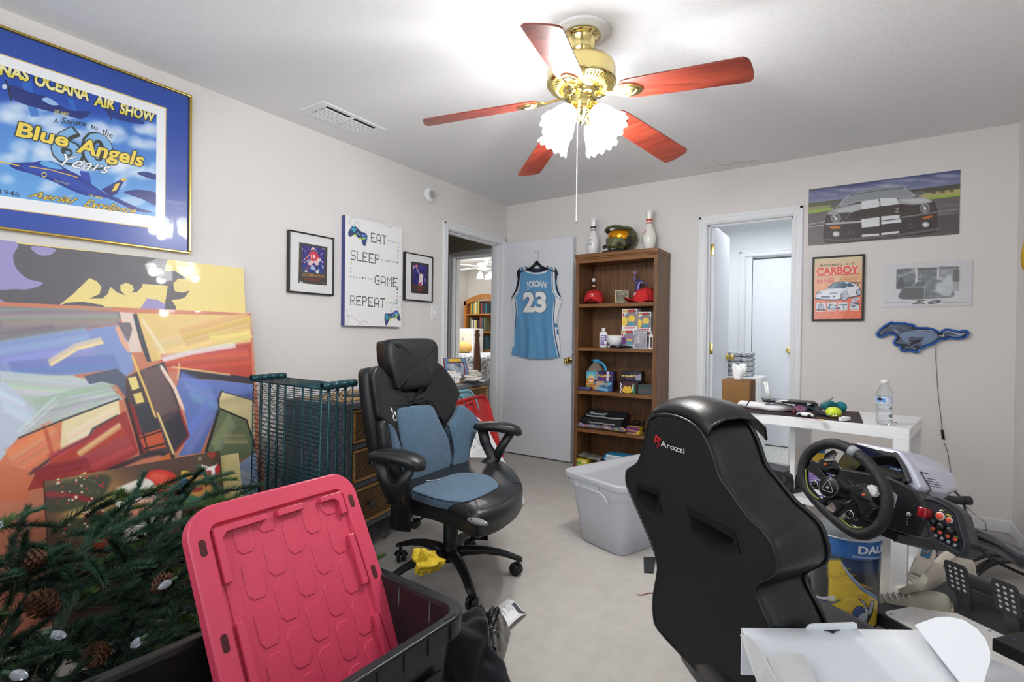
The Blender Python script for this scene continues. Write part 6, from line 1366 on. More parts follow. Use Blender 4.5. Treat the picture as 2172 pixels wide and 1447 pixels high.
def imgbox(name,label,cat,c,dims,yaw,img,mats,group=None,bev=.001):
 """a printed carton: front face (towards the room) carries the print"""
 X=T(*c)@rotz(yaw);t=thing(name,label,cat,X,group);w,d,h=dims
 b=B(X);b.box((0,0,h/2),(w,d,h));b.build('carton',mats,t,bev=bev)
 b=B(X);uvquad(b,Vector((-w/2,-d/2-.0006,0)),Vector((w/2,-d/2-.0006,0)),Vector((w/2,-d/2-.0006,h)),Vector((-w/2,-d/2-.0006,h)));b.build('front_print',img,t)
 return t,X
im=Img(90,96,(206,196,150));im.poly([(6,5),(84,5),(84,91),(6,91)],(120,120,92));rs=np.random.RandomState(1)
for k in range(90):im.circ((rs.uniform(8,82),rs.uniform(8,88)),rs.uniform(3,9),[(150,150,120),(84,84,70),(120,100,84)][k%3],.7,1)
imgbox('photo_plaque','small gold-edged square photo plaque between the two red caps','plaque',put(1319,640,3.88,z1),(.108,.012,.108),.05,im.mat('plaque_print',.4),M('gold_edge',(200,190,140),.35,.6))
p=put(1353,633,3.965,z1)
def skin(name,V,E_,R,m,parent,X,sub=1):
 me=bpy.data.meshes.new(name);me.from_pydata([tuple(v)for v in V],E_,[]);me.materials.append(m);o=bpy.data.objects.new(name,me);C.objects.link(o);o.parent=parent
 md=o.modifiers.new('skin','SKIN');md.use_smooth_shade=True
 for i,r in enumerate(R):me.skin_vertices[0].data[i].radius=(r,r)
 me.skin_vertices[0].data[0].use_root=True
 s=o.modifiers.new('sub','SUBSURF');s.levels=sub;s.render_levels=sub;return o
X=T(*p);t=thing('figurine','purple figurine of a leaping ball player behind the right red cap','figurine',X)
V=[(0,0,.115),(0,0,.15),(.004,0,.18),(.006,0,.195),(.008,-.002,.212),(-.022,0,.182),(-.032,-.004,.205),(-.026,-.006,.235),(.03,0,.178),(.058,0,.160),(.085,-.003,.142),(-.012,0,.10),(-.014,-.004,.06),(-.012,.004,.016),(.012,0,.10),(.006,.006,.06),(-.004,.014,.03)]
E_=[(0,1),(1,2),(2,3),(3,4),(2,5),(5,6),(6,7),(2,8),(8,9),(9,10),(0,11),(11,12),(12,13),(0,14),(14,15),(15,16)]
R=[.02,.019,.021,.008,.012,.010,.008,.006,.010,.007,.005,.014,.010,.007,.014,.010,.007]
skin('body',V,E_,R,M('purple_metal',(96,86,140),.3,.5,var=.2,vs=60),t,X)
b=B(X);b.ell((-.024,-.008,.252),(.016,.016,.016),16,10);b.build('ball',M('lilac_ball',(150,130,160),.4),t);b=B(X);b.cyl((-.012,.004,0),(-.012,.004,.014),.028,.026,20);b.build('base',m_black,t)
p=put(1393,640,3.93,z1);X=T(p.x-.008,p.y,p.z);t=thing('dark_bottle','dark bottle with cream label at the right end of the top shelf','bottle',X)
b=B(X);b.lathe([(0,0),(.024,0),(.025,.1),(.02,.13),(.011,.16),(.011,.2),(0,.202)],20);b.build('glass',M('dark_glass',(46,30,26),.08,coat=.5),t);b=B(X);b.lath0([(.0255,.02),(.0257,.09)],20);b.build('label',M('cream_label',(206,190,140),.6),t);b=B(X);b.lathe([(0,.19),(.0125,.19),(.0125,.208),(0,.208)],14);b.build('cap',m_black,t)
z2=SZ[1]+.001
p=put(1280,735,3.87,z2);X=T(*p)@rotz(.25);t=thing('lotion_bottle','white lotion bottle with purple label on the second shelf','bottle',X)
b=B(X);b.loft([[(q[0],q[1],z)for q in rrect(-w_,-d_,w_,d_,min(w_,d_)*.8)]for z,w_,d_ in((0,.03,.02),(.004,.033,.023),(.115,.033,.023),(.125,.028,.02),(.13,.018,.018))]);b.build('body',m_white,t,bev=.002)
b=B(X);b.lathe([(0,.13),(.016,.13),(.016,.155),(.014,.162),(0,.162)],18);b.build('cap',m_white,t)
b=B(X);b.box((.003,-.0235,.06),(.046,.002,.08));lb=b.build('label',M('purple_label',(104,84,160),.5),t)
b=B(X)
for k in range(5):b.box((-.002+.006*(k%2),-.0248,.09-k*.013),(.03,.0006,.004 if k else .008))
b.ell((.018,-.0245,.04),(.01,.001,.014),10,6);b.build('label_print',m_white,t)
p=put(1305,734,3.885,z2);X=T(*p);zb_=.030
t=thing('white_bowl','white ceramic bowl with wooden rim on the second shelf','bowl',T(0,0,0)@T(p.x,p.y,z2))
b=B(X);b.lathe([(0,0),(.028,0),(.030,.008),(.034,.012),(.056,.034),(.067,.062),(.069,.10),(.065,.10),(.062,.064),(.05,.036),(.03,.018),(0,.016)],36,T(0,0,0));b.build('bowl',m_white,t)
b=B(X);b.lathe([(.0,.1005),(.0695,.1005),(.0695,.106),(.0,.106)],36);b.build('wooden_lid',wood('pale_wood',(206,160,100),(176,126,72),0),t)
p=put(1316,738,3.82,z2);X=T(*p)@rotz(-.06);t=thing('black_gadget','flat black gadget with clip in front of the white bowl','gadget',X)
b=B(X);b.loft([[(x,y,z)for x,y in((-.016,0),(-.012,.012),(.012,.012),(.016,0),(.012,0.0),(-.012,0))]if False else[(s,w_*math.cos(q),.012+h_*math.sin(q))for q in[2*PI*i/10 for i in range(10)]]for s,w_,h_ in((-.09,.008,.007),(-.07,.016,.011),(-.03,.018,.010),(0,.016,.012),(.05,.017,.010),(.09,.013,.008),(.105,.006,.004))]);b.build('body',m_black,t)
b=B(X);b.rbox((-.018,-.0165,.013),(.03,.004,.012),.002);b.build('clip',M('gadget_grey',(96,110,124),.4),t)
b=B(X);b.ell((-.1,.01,.010),(.018,.014,.010),12,8);tag(b.build('pebble_soap',M('soap_cream',(226,216,206),.6)),'small cream object lying left of the black gadget','soap')
def toybox(seed,hair,figc,hat=None,win=True,accent=(236,206,80),bottom=True):
 """generic boxed vinyl figure: white card, red banner, clear window with a plain round-headed figure"""
 im=Img(104,132,(228,226,230))
 im.poly([(4,6),(38,6),(38,22),(4,22)],(220,190,110));im.poly([(38,6),(86,4),(86,24),(38,24)],(168,46,50));im.poly([(86,8),(98,8),(98,24),(86,24)],(90,84,90));im.text('POP!',21,20,15,(150,110,70),bold=.03)
 im.poly([(4,28),(16,28),(14,48),(4,48)],(190,50,54));im.smooth([(24,34),(98,30),(100,108),(24,110)],(126,126,132));im.smooth([(0,60),(26,52),(38,70),(34,96),(18,108),(0,104)],accent)
 im.circ((66,62),25,figc,ry=22);
 if hat:im.smooth(hat,hair)
 im.smooth([(54,82),(78,82),(82,106),(50,106)],(70,150,170))
 if bottom:im.poly([(0,112),(104,110),(104,132),(0,132)],(234,232,236));im.poly([(18,116),(92,115),(92,124),(18,125)],(196,60,60),.8)
 return im
m_card_w=M('card_white',(226,222,228),.6)
zc=z2
pc=put(1336,736,3.875,zc);imgbox('toy_box','lower boxed vinyl figure with purple accents beside the bowl','toy box',(pc.x,pc.y,zc),(.105,.1,.145),.0,toybox(1,(150,110,160),(210,176,90),[(44,50),(66,36),(90,50),(88,62),(46,62)],accent=(92,40,110)).mat('toy_print_a',.3,coat=.4),m_card_w)
imgbox('toy_box','tallest boxed vinyl figure with a yellow star accent, top of the left stack','toy box',(pc.x+.012,pc.y,zc+.146),(.122,.1,.165),.02,toybox(2,(220,190,60),(236,196,60),None).mat('toy_print_b',.3,coat=.4),m_card_w)
pe=put(1370,736,3.905,zc);imgbox('toy_box','boxed vinyl figure hidden behind the silver card case','toy box',(pe.x,pe.y,zc),(.12,.1,.135),.0,toybox(3,(60,30,30),(84,50,54),None,accent=(200,196,196)).mat('toy_print_c',.3,coat=.4),m_card_w)
imgbox('toy_box','boxed vinyl figure with a round yellow accent, top of the right stack','toy box',(pe.x-.002,pe.y,zc+.136),(.115,.1,.15),.0,toybox(4,(220,190,60),(228,196,84),None).mat('toy_print_d',.3,coat=.4),m_card_w)
im=Img(90,130,(176,176,182));im.poly([(6,6),(84,6),(84,124),(6,124)],(150,150,158));rs=np.random.RandomState(2)
for k in range(40):im.circ((rs.uniform(18,72),rs.uniform(36,112)),rs.uniform(5,13),[(206,204,210),(110,120,150),(180,160,164)][k%3],.6,2)
im.text('Grant Hill',45,26,19,(236,236,240),bold=.01,shear=.2)
pd=put(1359,737,3.825,zc);imgbox('card_case','silver collector card case standing before the boxed figures','card case',(pd.x,pd.y,zc),(.1,.014,.145),.0,im.mat('card_case_print',.2,coat=.6),M('clear_case',(226,228,232),.1,alpha=.6))
pf=put(1388,737,3.86,zc);im=Img(30,100,(232,230,226));im.poly([(10,20),(24,20),(24,92),(10,92)],(46,28,36));imgbox('toy_box','narrow dark-windowed toy box at the right end of the second shelf','toy box',(pf.x-.012,pf.y,zc),(.03,.09,.11),.0,im.mat('toy_print_e',.4),m_card_w)
z3=SZ[2]+.001
p=put(1240,829,3.84,z3);b=B(T(*p)@rotz(.1));b.rbox((0,0,.013),(.115,.08,.026),.01);tag(b.build('purple_tin',M('purple_tin',(84,80,130),.3,.3)),'flat purple tin at the left of the third shelf','tin')
p=put(1264,829,3.94,z3);X=T(*p);t=thing('tea_jug','large clear tea jug with blue cap and handle on the third shelf','jug',X)
b=B(X);b.loft([[(q[0],q[1],z)for q in rrect(-w_,-d_,w_,d_,min(w_,d_)*.6)]for z,w_,d_ in((0,.066,.06),(.01,.072,.066),(.13,.072,.066),(.165,.066,.06),(.195,.046,.042),(.22,.026,.026),(.232,.024,.024))]);b.build('bottle',M('jug_plastic',(190,176,160),.1,trans=.55,var=.05),t,bev=.004)
m_cyan=M('cyan_plastic',(60,166,216),.35)
b=B(X);b.lathe([(0,.228),(.03,.228),(.031,.25),(.029,.254),(0,.254)],24);b.build('cap',m_cyan,t);b=B(X);b.tube(spline([(.012,0,.232),(.05,0,.226),(.082,0,.19),(.09,0,.14),(.082,0,.1)],False,5),.011,10);b.build('handle',m_cyan,t)
im=Img(110,170,(206,120,50));im.poly([(0,0),(110,0),(110,70),(0,80)],(70,170,200),1,8)
for k in range(14):a=PI*k/14;im.line([(55,72),(55+60*math.cos(a),72-60*math.sin(a))],5,(220,236,200),.7,1)
im.circ((55,76),36,(240,206,110));im.circ((55,76),24,(246,240,220));im.poly([(32,66),(78,66),(78,86),(32,86)],(190,50,50));im.text('Lipton',55,82,15,(250,240,220),bold=.02);im.text('PEACH TEA',55,128,17,(246,230,200),bold=.02,shear=.1);im.circ((20,150),20,(150,170,60),.8,3);im.circ((90,156),18,(226,150,60),.8,3)
b=B(X);uvquad(b,Vector((-.058,-.068,.012)),Vector((.03,-.068,.012)),Vector((.03,-.068,.155)),Vector((-.058,-.068,.155)));b.build('label',im.mat('tea_label',.4,coat=.3),t)
b=B(X);b.box2((.034,-.0685,.06),(.07,-.067,.15));b.build('info_label',M('info_label',(190,190,194),.5,vs=90,col2=(150,150,154)),t)
def cardbox(w,h,base,blobs,txt,tcol,seed):
 im=Img(w,h,base);rs=np.random.RandomState(seed)
 for k in range(blobs[0]):im.smooth([(rs.uniform(-10,w),rs.uniform(-10,h))for _ in range(4)],blobs[1][k%len(blobs[1])],.8,1)
 if txt:im.text(txt,w*.42,h*.55,h*.30,tcol,ang=-3,bold=.04,outline=(40,40,90),ow=1);im.poly([(w*.24,h*.66),(w*.6,h*.66),(w*.6,h*.76),(w*.24,h*.76)],(150,60,140),.8)
 return im
pl_=put(1283,831,3.865,z3);imgbox('card_box','blue swirl card box under the purple one on the third shelf','card box',(pl_.x,pl_.y,z3),(.16,.085,.085),.02,cardbox(130,70,(40,76,120),(16,[(120,190,220),(24,40,76),(206,160,120),(70,130,190)]),None,None,3).mat('card_print_a',.3,coat=.4),M('card_dark',(36,30,44),.5))
im=cardbox(130,72,(58,50,110),(4,[(70,62,130),(40,36,80)]),'POKeMON',(236,200,70),4);im.poly([(76,0),(96,0),(92,72),(72,72)],(214,206,216));imgbox('card_box','purple POKeMON card box stacked on the blue swirl box','card box',(pl_.x+.018,pl_.y+.004,z3+.0855),(.135,.085,.078),.03,im.mat('card_print_b',.3,coat=.4),M('card_purple',(50,40,70),.4))
pr=put(1338,835,3.862,z3);im=cardbox(140,76,(40,34,40),(6,[(30,24,34),(84,50,60)]),None,None,5)
im.smooth([(24,70),(30,34),(44,28),(60,34),(78,28),(86,38),(88,70)],(232,190,70));im.line([(2,10),(12,24),(4,36),(14,50),(4,62),(12,74)],8,(240,236,240));im.smooth([(98,70),(96,30),(112,20),(116,70)],(60,130,70));im.line([(92,66),(104,10)],7,(240,240,244))
imgbox('card_box','black and yellow card box at the bottom of the right stack on the third shelf','card box',(pr.x,pr.y,z3),(.15,.085,.092),.0,im.mat('card_print_c',.3,coat=.4),M('card_dark',(36,30,44),.5))
im=cardbox(140,74,(34,34,44),(5,[(60,62,76),(24,24,30)]),'POKeMON',(236,206,110),6);im.smooth([(100,60),(106,30),(138,16),(138,56)],(150,156,170));imgbox('card_box','black POKeMON card box on top of the right stack on the third shelf','card box',(pr.x+.014,pr.y+.004,z3+.0925),(.165,.09,.082),.04,im.mat('card_print_d',.3,coat=.4),M('card_brown',(62,46,42),.5))
pk=put(1373,837,3.845,z3);im=Img(110,72,(84,92,90));im.poly([(0,0),(110,0),(110,22),(0,26)],(60,76,76),.8,3);im.circ((52,46),11,(150,84,90),.8,3,ry=7);imgbox('deck_box','grey-green translucent deck box at the right of the third shelf','deck box',(pk.x,pk.y,z3),(.118,.07,.08),.0,im.mat('deck_print',.2,coat=.5),M('deck_plastic',(96,106,104),.2))
z4=SZ[3]+.001
p=put(1282,905,3.915,z4);X=T(p.x,3.925,z4)@rotz(-.02);t=thing('building_kit_box','open black box with tilted lid and clear bags on the fourth shelf','box',X)
m_bx=M('black_card',(26,27,30),.5);w_,d_,h_=.36,.17,.085
b=B(X);b.box2((-w_/2,-d_/2,0),(w_/2,d_/2,.004))
for q in(((-w_/2,-d_/2,0),(w_/2,-d_/2+.004,h_)),((-w_/2,d_/2-.004,0),(w_/2,d_/2,h_)),((-w_/2,-d_/2,0),(-w_/2+.004,d_/2,h_)),((w_/2-.004,-d_/2,0),(w_/2,d_/2,h_))):b.box2(*q)
b.build('tray',m_bx,t)
b=B(X);
for k,s_ in enumerate(('Enjoy your building experience','#SandConstruction!')):b.text(s_,.018,frame((0.01,-d_/2-.0008,.045-k*.022),(1,0,0),(0,0,1)),bold=.005)
b.build('lettering',m_white,t)
Xc=X@T(0,d_/2,h_+.012)@Matrix.Rotation(math.radians(38),4,'X')@rotz(-.0)
b=B(Xc);b.box2((-w_/2-.002,-d_-.01,.05),(w_/2+.002,0,.054));b.box2((-w_/2-.002,-d_-.012,.0),(w_/2+.002,-d_-.008,.054))
for x in(-w_/2-.002,w_/2-.002):b.box2((x,-d_-.01,.0),(x+.004,0,.054))
ld_=b.build('lid',m_bx,t)
b=B(Xc);b.box2((.06,-d_-.0126,.03),(.10,-d_-.0122,.046));b.box2((.108,-d_-.0126,.028),(.15,-d_-.0122,.046));b.build('sticker',m_white,ld_)
m_bag=M('clear_bag',(206,214,220),.15,alpha=.62,vs=40,var=.2)
for k,(x,y,z,a_,b_)in enumerate(((-.085,-.01,.085,.085,.05),(-.06,0,.105,.08,.045),(.07,-.01,.082,.1,.05))):
 b=B(X@T(x,y,z));b.lathe([(0,0),(.8,0),(1,.006),(1.03,.012),(.94,.014),(.85,.006),(0,.006)],26,Matrix.Diagonal((a_,b_,1.3,1)));b.build('clear_tub',m_bag,t)
p=put(1275,912,3.815,z4)
t=thing('confetti_pouch','multicoloured brick-print pouch along the front of the fourth shelf','pouch',(p.x,3.81,z4));im=Img(340,50,(66,70,120));rs=np.random.RandomState(9)
for k in range(560):im.circ((rs.uniform(0,340),rs.uniform(0,50)),rs.uniform(1.5,4),[(226,200,70),(60,96,170),(206,110,60),(130,180,70),(180,80,150),(236,236,230),(50,60,130)][k%7],1,0)
b=B();uv=[]
x0=ony(1219,905,3.80).x;x1=ony(1328,912,3.80).x
def pch(u,v):a=PI*v;return Vector((x0+(x1-x0)*u,3.815-.018*math.sin(a)-.006*math.sin(u*9),z4+.001+.034*v*(1+.15*math.sin(u*23))+.004))
b.grid(pch,40,8);b.uv=[(i/40,j/8)for j in range(9)for i in range(41)];b.build('pouch',im.mat('pouch_print',.4),t,solid=.004)
p=put(1346,908,3.84,z4);im=Img(90,64,(110,52,110));im.poly([(56,64),(90,20),(90,64)],(222,196,50));im.text('POKeMON',36,40,18,(226,190,110),ang=6,bold=.03);imgbox('card_box','purple and yellow POKeMON pack at the right of the fourth shelf','card box',(p.x,3.84,z4),(.11,.05,.055),-.12,im.mat('card_print_e',.3,coat=.4),M('card_yellow',(206,180,50),.5))
b=B();p=put(1342,911,3.80,z4);b.box((p.x,3.812,z4+.004),(.1,.03,.008));tag(b.build('gold_wrapper',M('gold_wrapper',(196,160,90),.35,.3,vs=60,var=.3)),'thin gold wrapper at the shelf edge below the purple pack','wrapper')
b=B();rs=np.random.RandomState(12);pc_=put(1350,885,3.95,z4+.05)
for k in range(7):b.tube(spline([tuple(pc_+Vector((rs.uniform(-.07,.07),rs.uniform(-.05,.04),rs.uniform(-.045,.05))))for _ in range(5)],False,5),.003,6)
tag(b.build('black_cables',m_black,None),'tangle of black cables behind the purple pack on the fourth shelf','cables')
z5=SZ[4]+.001;pg=put(1312,955,3.88,z5);zz=z5
gl=['lowest','second from the bottom','third from the bottom','fourth from the bottom','fifth from the bottom','sixth from the bottom','seventh from the bottom','topmost']
for k in range(8):
 X=T(pg.x+.006*math.sin(k*2.1),pg.y+.004*math.cos(k*3),zz)@rotz(.03*math.sin(k*1.7));t=thing('game_case','white blue-edged game case, %s in its stack'%gl[k],'game case',X,'game cases stacked on the bottom shelf')
 b=B(X);b.rbox((0,0,.0072),(.19,.135,.0144),.003);b.build('case',M('case_blue',(46,150,200),.3),t)
 b=B(X);b.box((.003,-.0678,.0072),(.165,.0008,.0115));b.build('spine_label',M('spine_white',(228,230,234),.4,vs=60,var=.1),t)
 b=B(X);b.text(('GALAXY','KART','PARTY','SPORTS','QUEST','RACER','LEGEND','WORLD')[k]if False else ' ',.008,frame((0,-.0685,.004),(1,0,0),(0,0,1)))if False else None
 zz+=.0146
p=put(1238,968,3.84,z5);im=Img(80,50,(206,196,60));im.circ((24,30),14,(90,150,80),.9,2);im.poly([(44,8),(76,10),(74,26),(44,24)],(240,236,220),.8,1);imgbox('yellow_box','yellow and green box at the left of the bottom shelf','box',(p.x,3.85,z5),(.11,.13,.05),.05,im.mat('yellow_print',.4),M('card_yellow',(206,180,50),.5))
b=B(T(p.x+.05,3.88,z5+.056)@rotz(.15)@Matrix.Rotation(.12,4,'Y'));b.rbox((0,0,.008),(.19,.13,.015),.003);t_=tag(b.build('game_case',M('case_dark',(60,70,60),.3,vs=30,col2=(150,150,140))),'dark game case with white spine tilted over the yellow box','game case')
YJ=LY0-.02;zj=lambda x,y:(900+x/3.617,460+y/3.617)
cs=[ony(*zj(x,y),YJ)for x,y in((655,1100),(1060,1100),(1060,370),(655,370))]
pl=Plane((cs[0].x,YJ,min(cs[0].z,cs[1].z)),(1,0,0),(0,0,1),cs[1].x-cs[0].x,cs[2].z-cs[1].z+.01,1300)
im=zoomed(pl,900,460,3.617,(96,152,196));rs=np.random.RandomState(3);im.speck(6,1)
W_=(232,234,238);N_=(34,38,66)
im.poly([(640,620),(706,628),(712,720),(700,820),(690,1000),(640,1000)],W_);im.poly([(1008,620),(1070,620),(1070,1110),(1040,1110),(1000,900),(996,780)],W_)
im.line([(700,630),(708,720),(698,860)],5,N_);im.line([(1008,630),(996,780),(1004,900),(1036,1075)],5,N_);im.line([(713,640),(718,760)],4,W_);im.line([(1000,640),(988,780),(994,900),(1024,1075)],4,W_)
for q in([(998,815),(1022,820),(1020,850),(1000,845)],[(1016,862),(1038,870),(1036,910),(1016,900)],[(1032,920),(1050,925),(1046,955),(1034,950)]):im.poly(q,(70,124,166))
for L in([(728,395),(728,470),(722,550),(700,600),(660,640)],[(992,395),(990,480),(996,560),(1020,610),(1055,640)]):im.line(L,22,W_,curve=True);im.line([(x+(4 if x<800 else-4),y)for x,y in L],5,N_,.5,curve=True)
im.line([(766,385),(790,415),(860,432),(925,420),(960,380)],20,W_,curve=True);im.line([(766,378),(792,405),(860,420),(922,408),(956,372)],7,N_,curve=True)
for i,(ch,x,y,a_)in enumerate((('J',800,546,-10),('O',822,541,-6),('R',847,538,-2),('D',871,537,1),('A',895,539,5),('N',921,544,9))):im.text(ch,x,y,66,(236,232,226),ang=a_,sx=.62,bold=.02,outline=(150,160,176),ow=1)
fit(im,'23',(758,724),(940,724),(758,578),(240,238,236),.05,outline=(32,36,58),ow=6)
jm=im.mat('jersey_print',.8,bump=.12)
t=thing('sports_jersey','sky blue JORDAN 23 jersey hanging on the open white door','jersey',(pl.P(.5,0).x,YJ,pl.o.z))
def Lx(q,L):
 for(y0,x0),(y1,x1)in zip(L,L[1:]):
  if y0<=q<=y1:return x0+(x1-x0)*(q-y0)/(y1-y0)
 return L[-1][1]if q>L[-1][0]else L[0][1]
LL=[(395,735),(470,735),(560,718),(600,690),(634,662),(660,672),(720,682),(800,694),(880,697),(950,690),(1010,680),(1058,673)];RR=[(395,1002),(480,1004),(560,1012),(600,1032),(636,1054),(670,1046),(720,1030),(800,1012),(880,1026),(960,1036),(1020,1040),(1080,1042)]
b=B();nu,nv=40,40;vs=[];uvs=[]
def neck(x):return 384+46*max(0,1-((x-862)/98.)**2)**.5 if abs(x-862)<98 else 384+10*(abs(x-862)-98)/40
for j in range(nv+1):
 for i in range(nu+1):
  v,u=j/nv,i/nu;yl=400+(1058-400)*v;yr=400+(1078-400)*v;xl,xr=Lx(yl,LL),Lx(yr,RR);x=xl+(xr-xl)*u;top=neck(x)
  y=top+((1058+26*math.sin(PI*u)*.9+20*u)-top)*v
  w=ony(*zj(x,y),YJ);d=.007*math.sin(u*15+v*2.2)*(.3+v)+.005*math.sin(u*31-v*4)*v+.012*(1-(2*u-1)**2)
  vs.append(Vector((w.x,YJ-d,w.z)));uvs.append(((w.x-pl.o.x)/pl.w,(w.z-pl.o.z)/pl.h))
b.add(vs,[(j*(nu+1)+i,j*(nu+1)+i+1,(j+1)*(nu+1)+i+1,(j+1)*(nu+1)+i)[::-1]for j in range(nv)for i in range(nu)],True);b.uv=uvs;b.build('body',jm,t)
b=B()
for s,L in((-1,[(740,385),(708,420),(716,480),(700,560),(662,628),(735,560),(745,470)]),(1,[(1000,385),(1022,420),(1012,500),(1024,560),(1052,620),(1010,575),(990,480)])):b.add([ony(*zj(x,y),YJ+.004)for x,y in L],[tuple(range(len(L)))])
L=[(770,378),(800,392),(862,398),(925,392),(958,374),(920,420),(862,434),(795,416)];b.add([ony(*zj(x,y),YJ+.002)for x,y in L],[tuple(range(len(L)))])
b.build('lining',M('navy_fabric',(30,34,58),.85),t)
t=thing('clothes_hanger','black hanger with wire hook carrying the jersey on the door','hanger',ony(*zj(862,340),YJ))
b=B();P_=lambda x,y,d=0:ony(*zj(x,y),YJ-d)
b.tube([P_(862,350),P_(830,385),P_(790,405),P_(735,425),P_(712,445)],[.016,.012,.009,.008,.008],8);b.tube([P_(862,350),P_(895,382),P_(940,400),P_(1000,420),P_(1022,440)],[.016,.012,.009,.008,.008],8);b.rbox(tuple(P_(862,352)),(.028,.012,.034),.005);b.build('shoulders',m_black,t)
b=B();b.tube(spline([tuple(P_(*q))for q in((866,332),(876,310),(878,280),(868,262),(852,266),(848,278))],False,5),.0018,8);b.build('hook',m_steel,t)
b=B();b.text('M',.010,frame(P_(864,352,.0075),(1,0,0),(0,0,1)),bold=.02);b.build('mark',m_white,t)
m_bin=M('frosted_plastic',(236,238,244),.3,trans=.55,alpha=.94,var=.01,ior=1.2)
A_,N_=Vector((-1.351,2.521,0)),Vector((-.925,2.366,0));ux=(N_-A_).normalized();uy=Vector((-ux.y,ux.x,0));Wb,Lb,Hb=.455,.80,.385
Xb_=frame((A_+N_)/2+uy*Lb/2,ux,uy,(0,0,1))
t=thing('clear_bin','empty frosted clear plastic bin standing before the bookcase','storage bin',Xb_)
def rb(w,l,r,z):return[(p[0],p[1],z)for p in rrect(-w/2,-l/2,w/2,l/2,r,7)]
b=B(Xb_);b.loft([rb(.02,.02,.005,.002),rb(Wb-.16,Lb-.17,.05,.0),rb(Wb-.135,Lb-.14,.065,.012),rb(Wb-.06,Lb-.065,.06,Hb-.085),rb(Wb-.035,Lb-.04,.055,Hb-.078),rb(Wb-.03,Lb-.035,.055,Hb-.004),rb(Wb-.034,Lb-.039,.053,Hb),rb(Wb-.04,Lb-.045,.05,Hb-.06),rb(Wb-.066,Lb-.071,.056,Hb-.082),rb(Wb-.141,Lb-.146,.06,.014),rb(.02,.02,.005,.005)],caps=True);b.build('body',m_bin,t)
b=B(Xb_);b.loft([rb(Wb-.03,Lb-.035,.055,Hb-.03),rb(Wb,Lb,.065,Hb-.03),rb(Wb+.004,Lb+.004,.067,Hb-.004),rb(Wb-.004,Lb-.004,.064,Hb+.001),rb(Wb-.034,Lb-.04,.053,Hb)],caps=False);b.build('rim',m_bin,t,bev=.002)
b=B(Xb_);b.tube([(-.11,-Lb/2+.012,Hb-.035),(-.105,-Lb/2+.004,Hb-.06),(.07,-Lb/2+.004,Hb-.06),(.1,-Lb/2+.006,Hb-.075),(.12,-Lb/2+.012,Hb-.11)],.006,8);b.rbox((-.02,-Lb/2+.008,Hb-.045),(.16,.012,.03),.005);b.build('handle',m_bin,t)
m_desk=M('desk_white',(240,241,243),.32,var=.01,coat=.15)
DZt=.745;d_r=Vector((.21,2.775,0));dux=(d_r-Vector((-.63,2.925,0))).normalized();duy=Vector((-dux.y,dux.x,0))
DW,DDp=.86,.50;Xk=frame(d_r-dux*DW,dux,duy,(0,0,1))
t=thing('white_desk','white desk with shelf unit underneath near the right wall','desk',Xk)
b=B(Xk);b.box2((0,0,DZt-.05),(DW,DDp,DZt));b.build('desktop',m_desk,t,bev=.002)
b=B(Xk);b.box2((DW-.058,.0,0),(DW,.052,DZt-.05));b.build('leg',m_desk,t,bev=.002)
b=B(Xk);b.box2((DW-.05,DDp-.052,0),(DW,DDp,DZt-.05));b.build('leg',m_desk,t,bev=.002)
b=B(Xk);b.box2((0,0,0),(.05,.05,DZt-.05));b.build('leg',m_desk,t,bev=.002)
b=B(Xk);b.box2((0,DDp-.05,0),(.05,DDp,DZt-.05));b.build('leg',m_desk,t,bev=.002)
b=B(Xk);b.box2((DW-.045,.055,.0),(DW-.012,DDp-.055,.06));b.build('side_rail',m_desk,t,bev=.002)
pm=ony(1703,1000,3.22);sx_=(Xk.inverted()@Vector((pm.x,pm.y,0))).x
for k,(x0,x1)in enumerate(((sx_-.012,sx_+.012),)):
 b=B(Xk);b.box2((x0,.16,0),(x1,DDp-.02,DZt-.05));b.build('divider',m_desk,t,bev=.001)
b=B(Xk);b.box2((.05,.10,.295),(sx_+.16,DDp-.03,.325));b.build('shelf',m_desk,t,bev=.002)
q4=[onz(*p,DZt+.0005)for p in((1831,898.5),(1822,874.5),(1548,858),(1534,870))]
im=Img(420,180,(46,32,34));rs=np.random.RandomState(4)
for k in range(60):x,y=rs.uniform(0,420),rs.uniform(0,180);im.line([(x,y),(x+rs.uniform(20,70),y+rs.uniform(-10,10)),(x+rs.uniform(60,140),y+rs.uniform(-20,20))],rs.uniform(1,3),[(120,40,38),(84,34,36),(150,60,54)][k%3],.6,1,curve=True)
im.poly([(0,0),(420,0),(420,5),(0,5)],(30,28,30));im.poly([(0,175),(420,175),(420,180),(0,180)],(30,28,30));im.circ((392,24),9,(206,70,50),.8,2)
t=thing('mouse_mat','dark red patterned mouse mat covering the left of the white desk','mat',(q4[0]+q4[2])/2)
b=B();uvquad(b,q4[3]+Vector((0,0,.003)),q4[0]+Vector((0,0,.003)),q4[1]+Vector((0,0,.003)),q4[2]+Vector((0,0,.003)));b.build('print',im.mat('mat_print',.8),t)
b=B();b.add([p+Vector((0,0,h))for h in(0,.0028)for p in(q4[3],q4[0],q4[1],q4[2])],[(3,2,1,0),(4,5,6,7),(0,1,5,4),(1,2,6,5),(2,3,7,6),(3,0,4,7)]);b.build('pad',M('rubber_black',(30,29,31),.8),t)
ZM=DZt+.004
p=onz(1565,857,ZM);yy_=3.16;c=ony(1565,857,3.10);Xb=T(c.x,3.12,ZM)@rotz(math.radians(-4))
t=thing('tissue_box','woven wicker tissue box cover with a tissue on the white desk','tissue box',Xb)
m_rattan=weave('tissue_wicker',(176,128,66),(110,72,32),170.,260.,(0,2));b=B(Xb);w_=.152;b.rbox((0,0,.074),(w_,.13,.148),.008);b.build('cover',m_rattan,t)
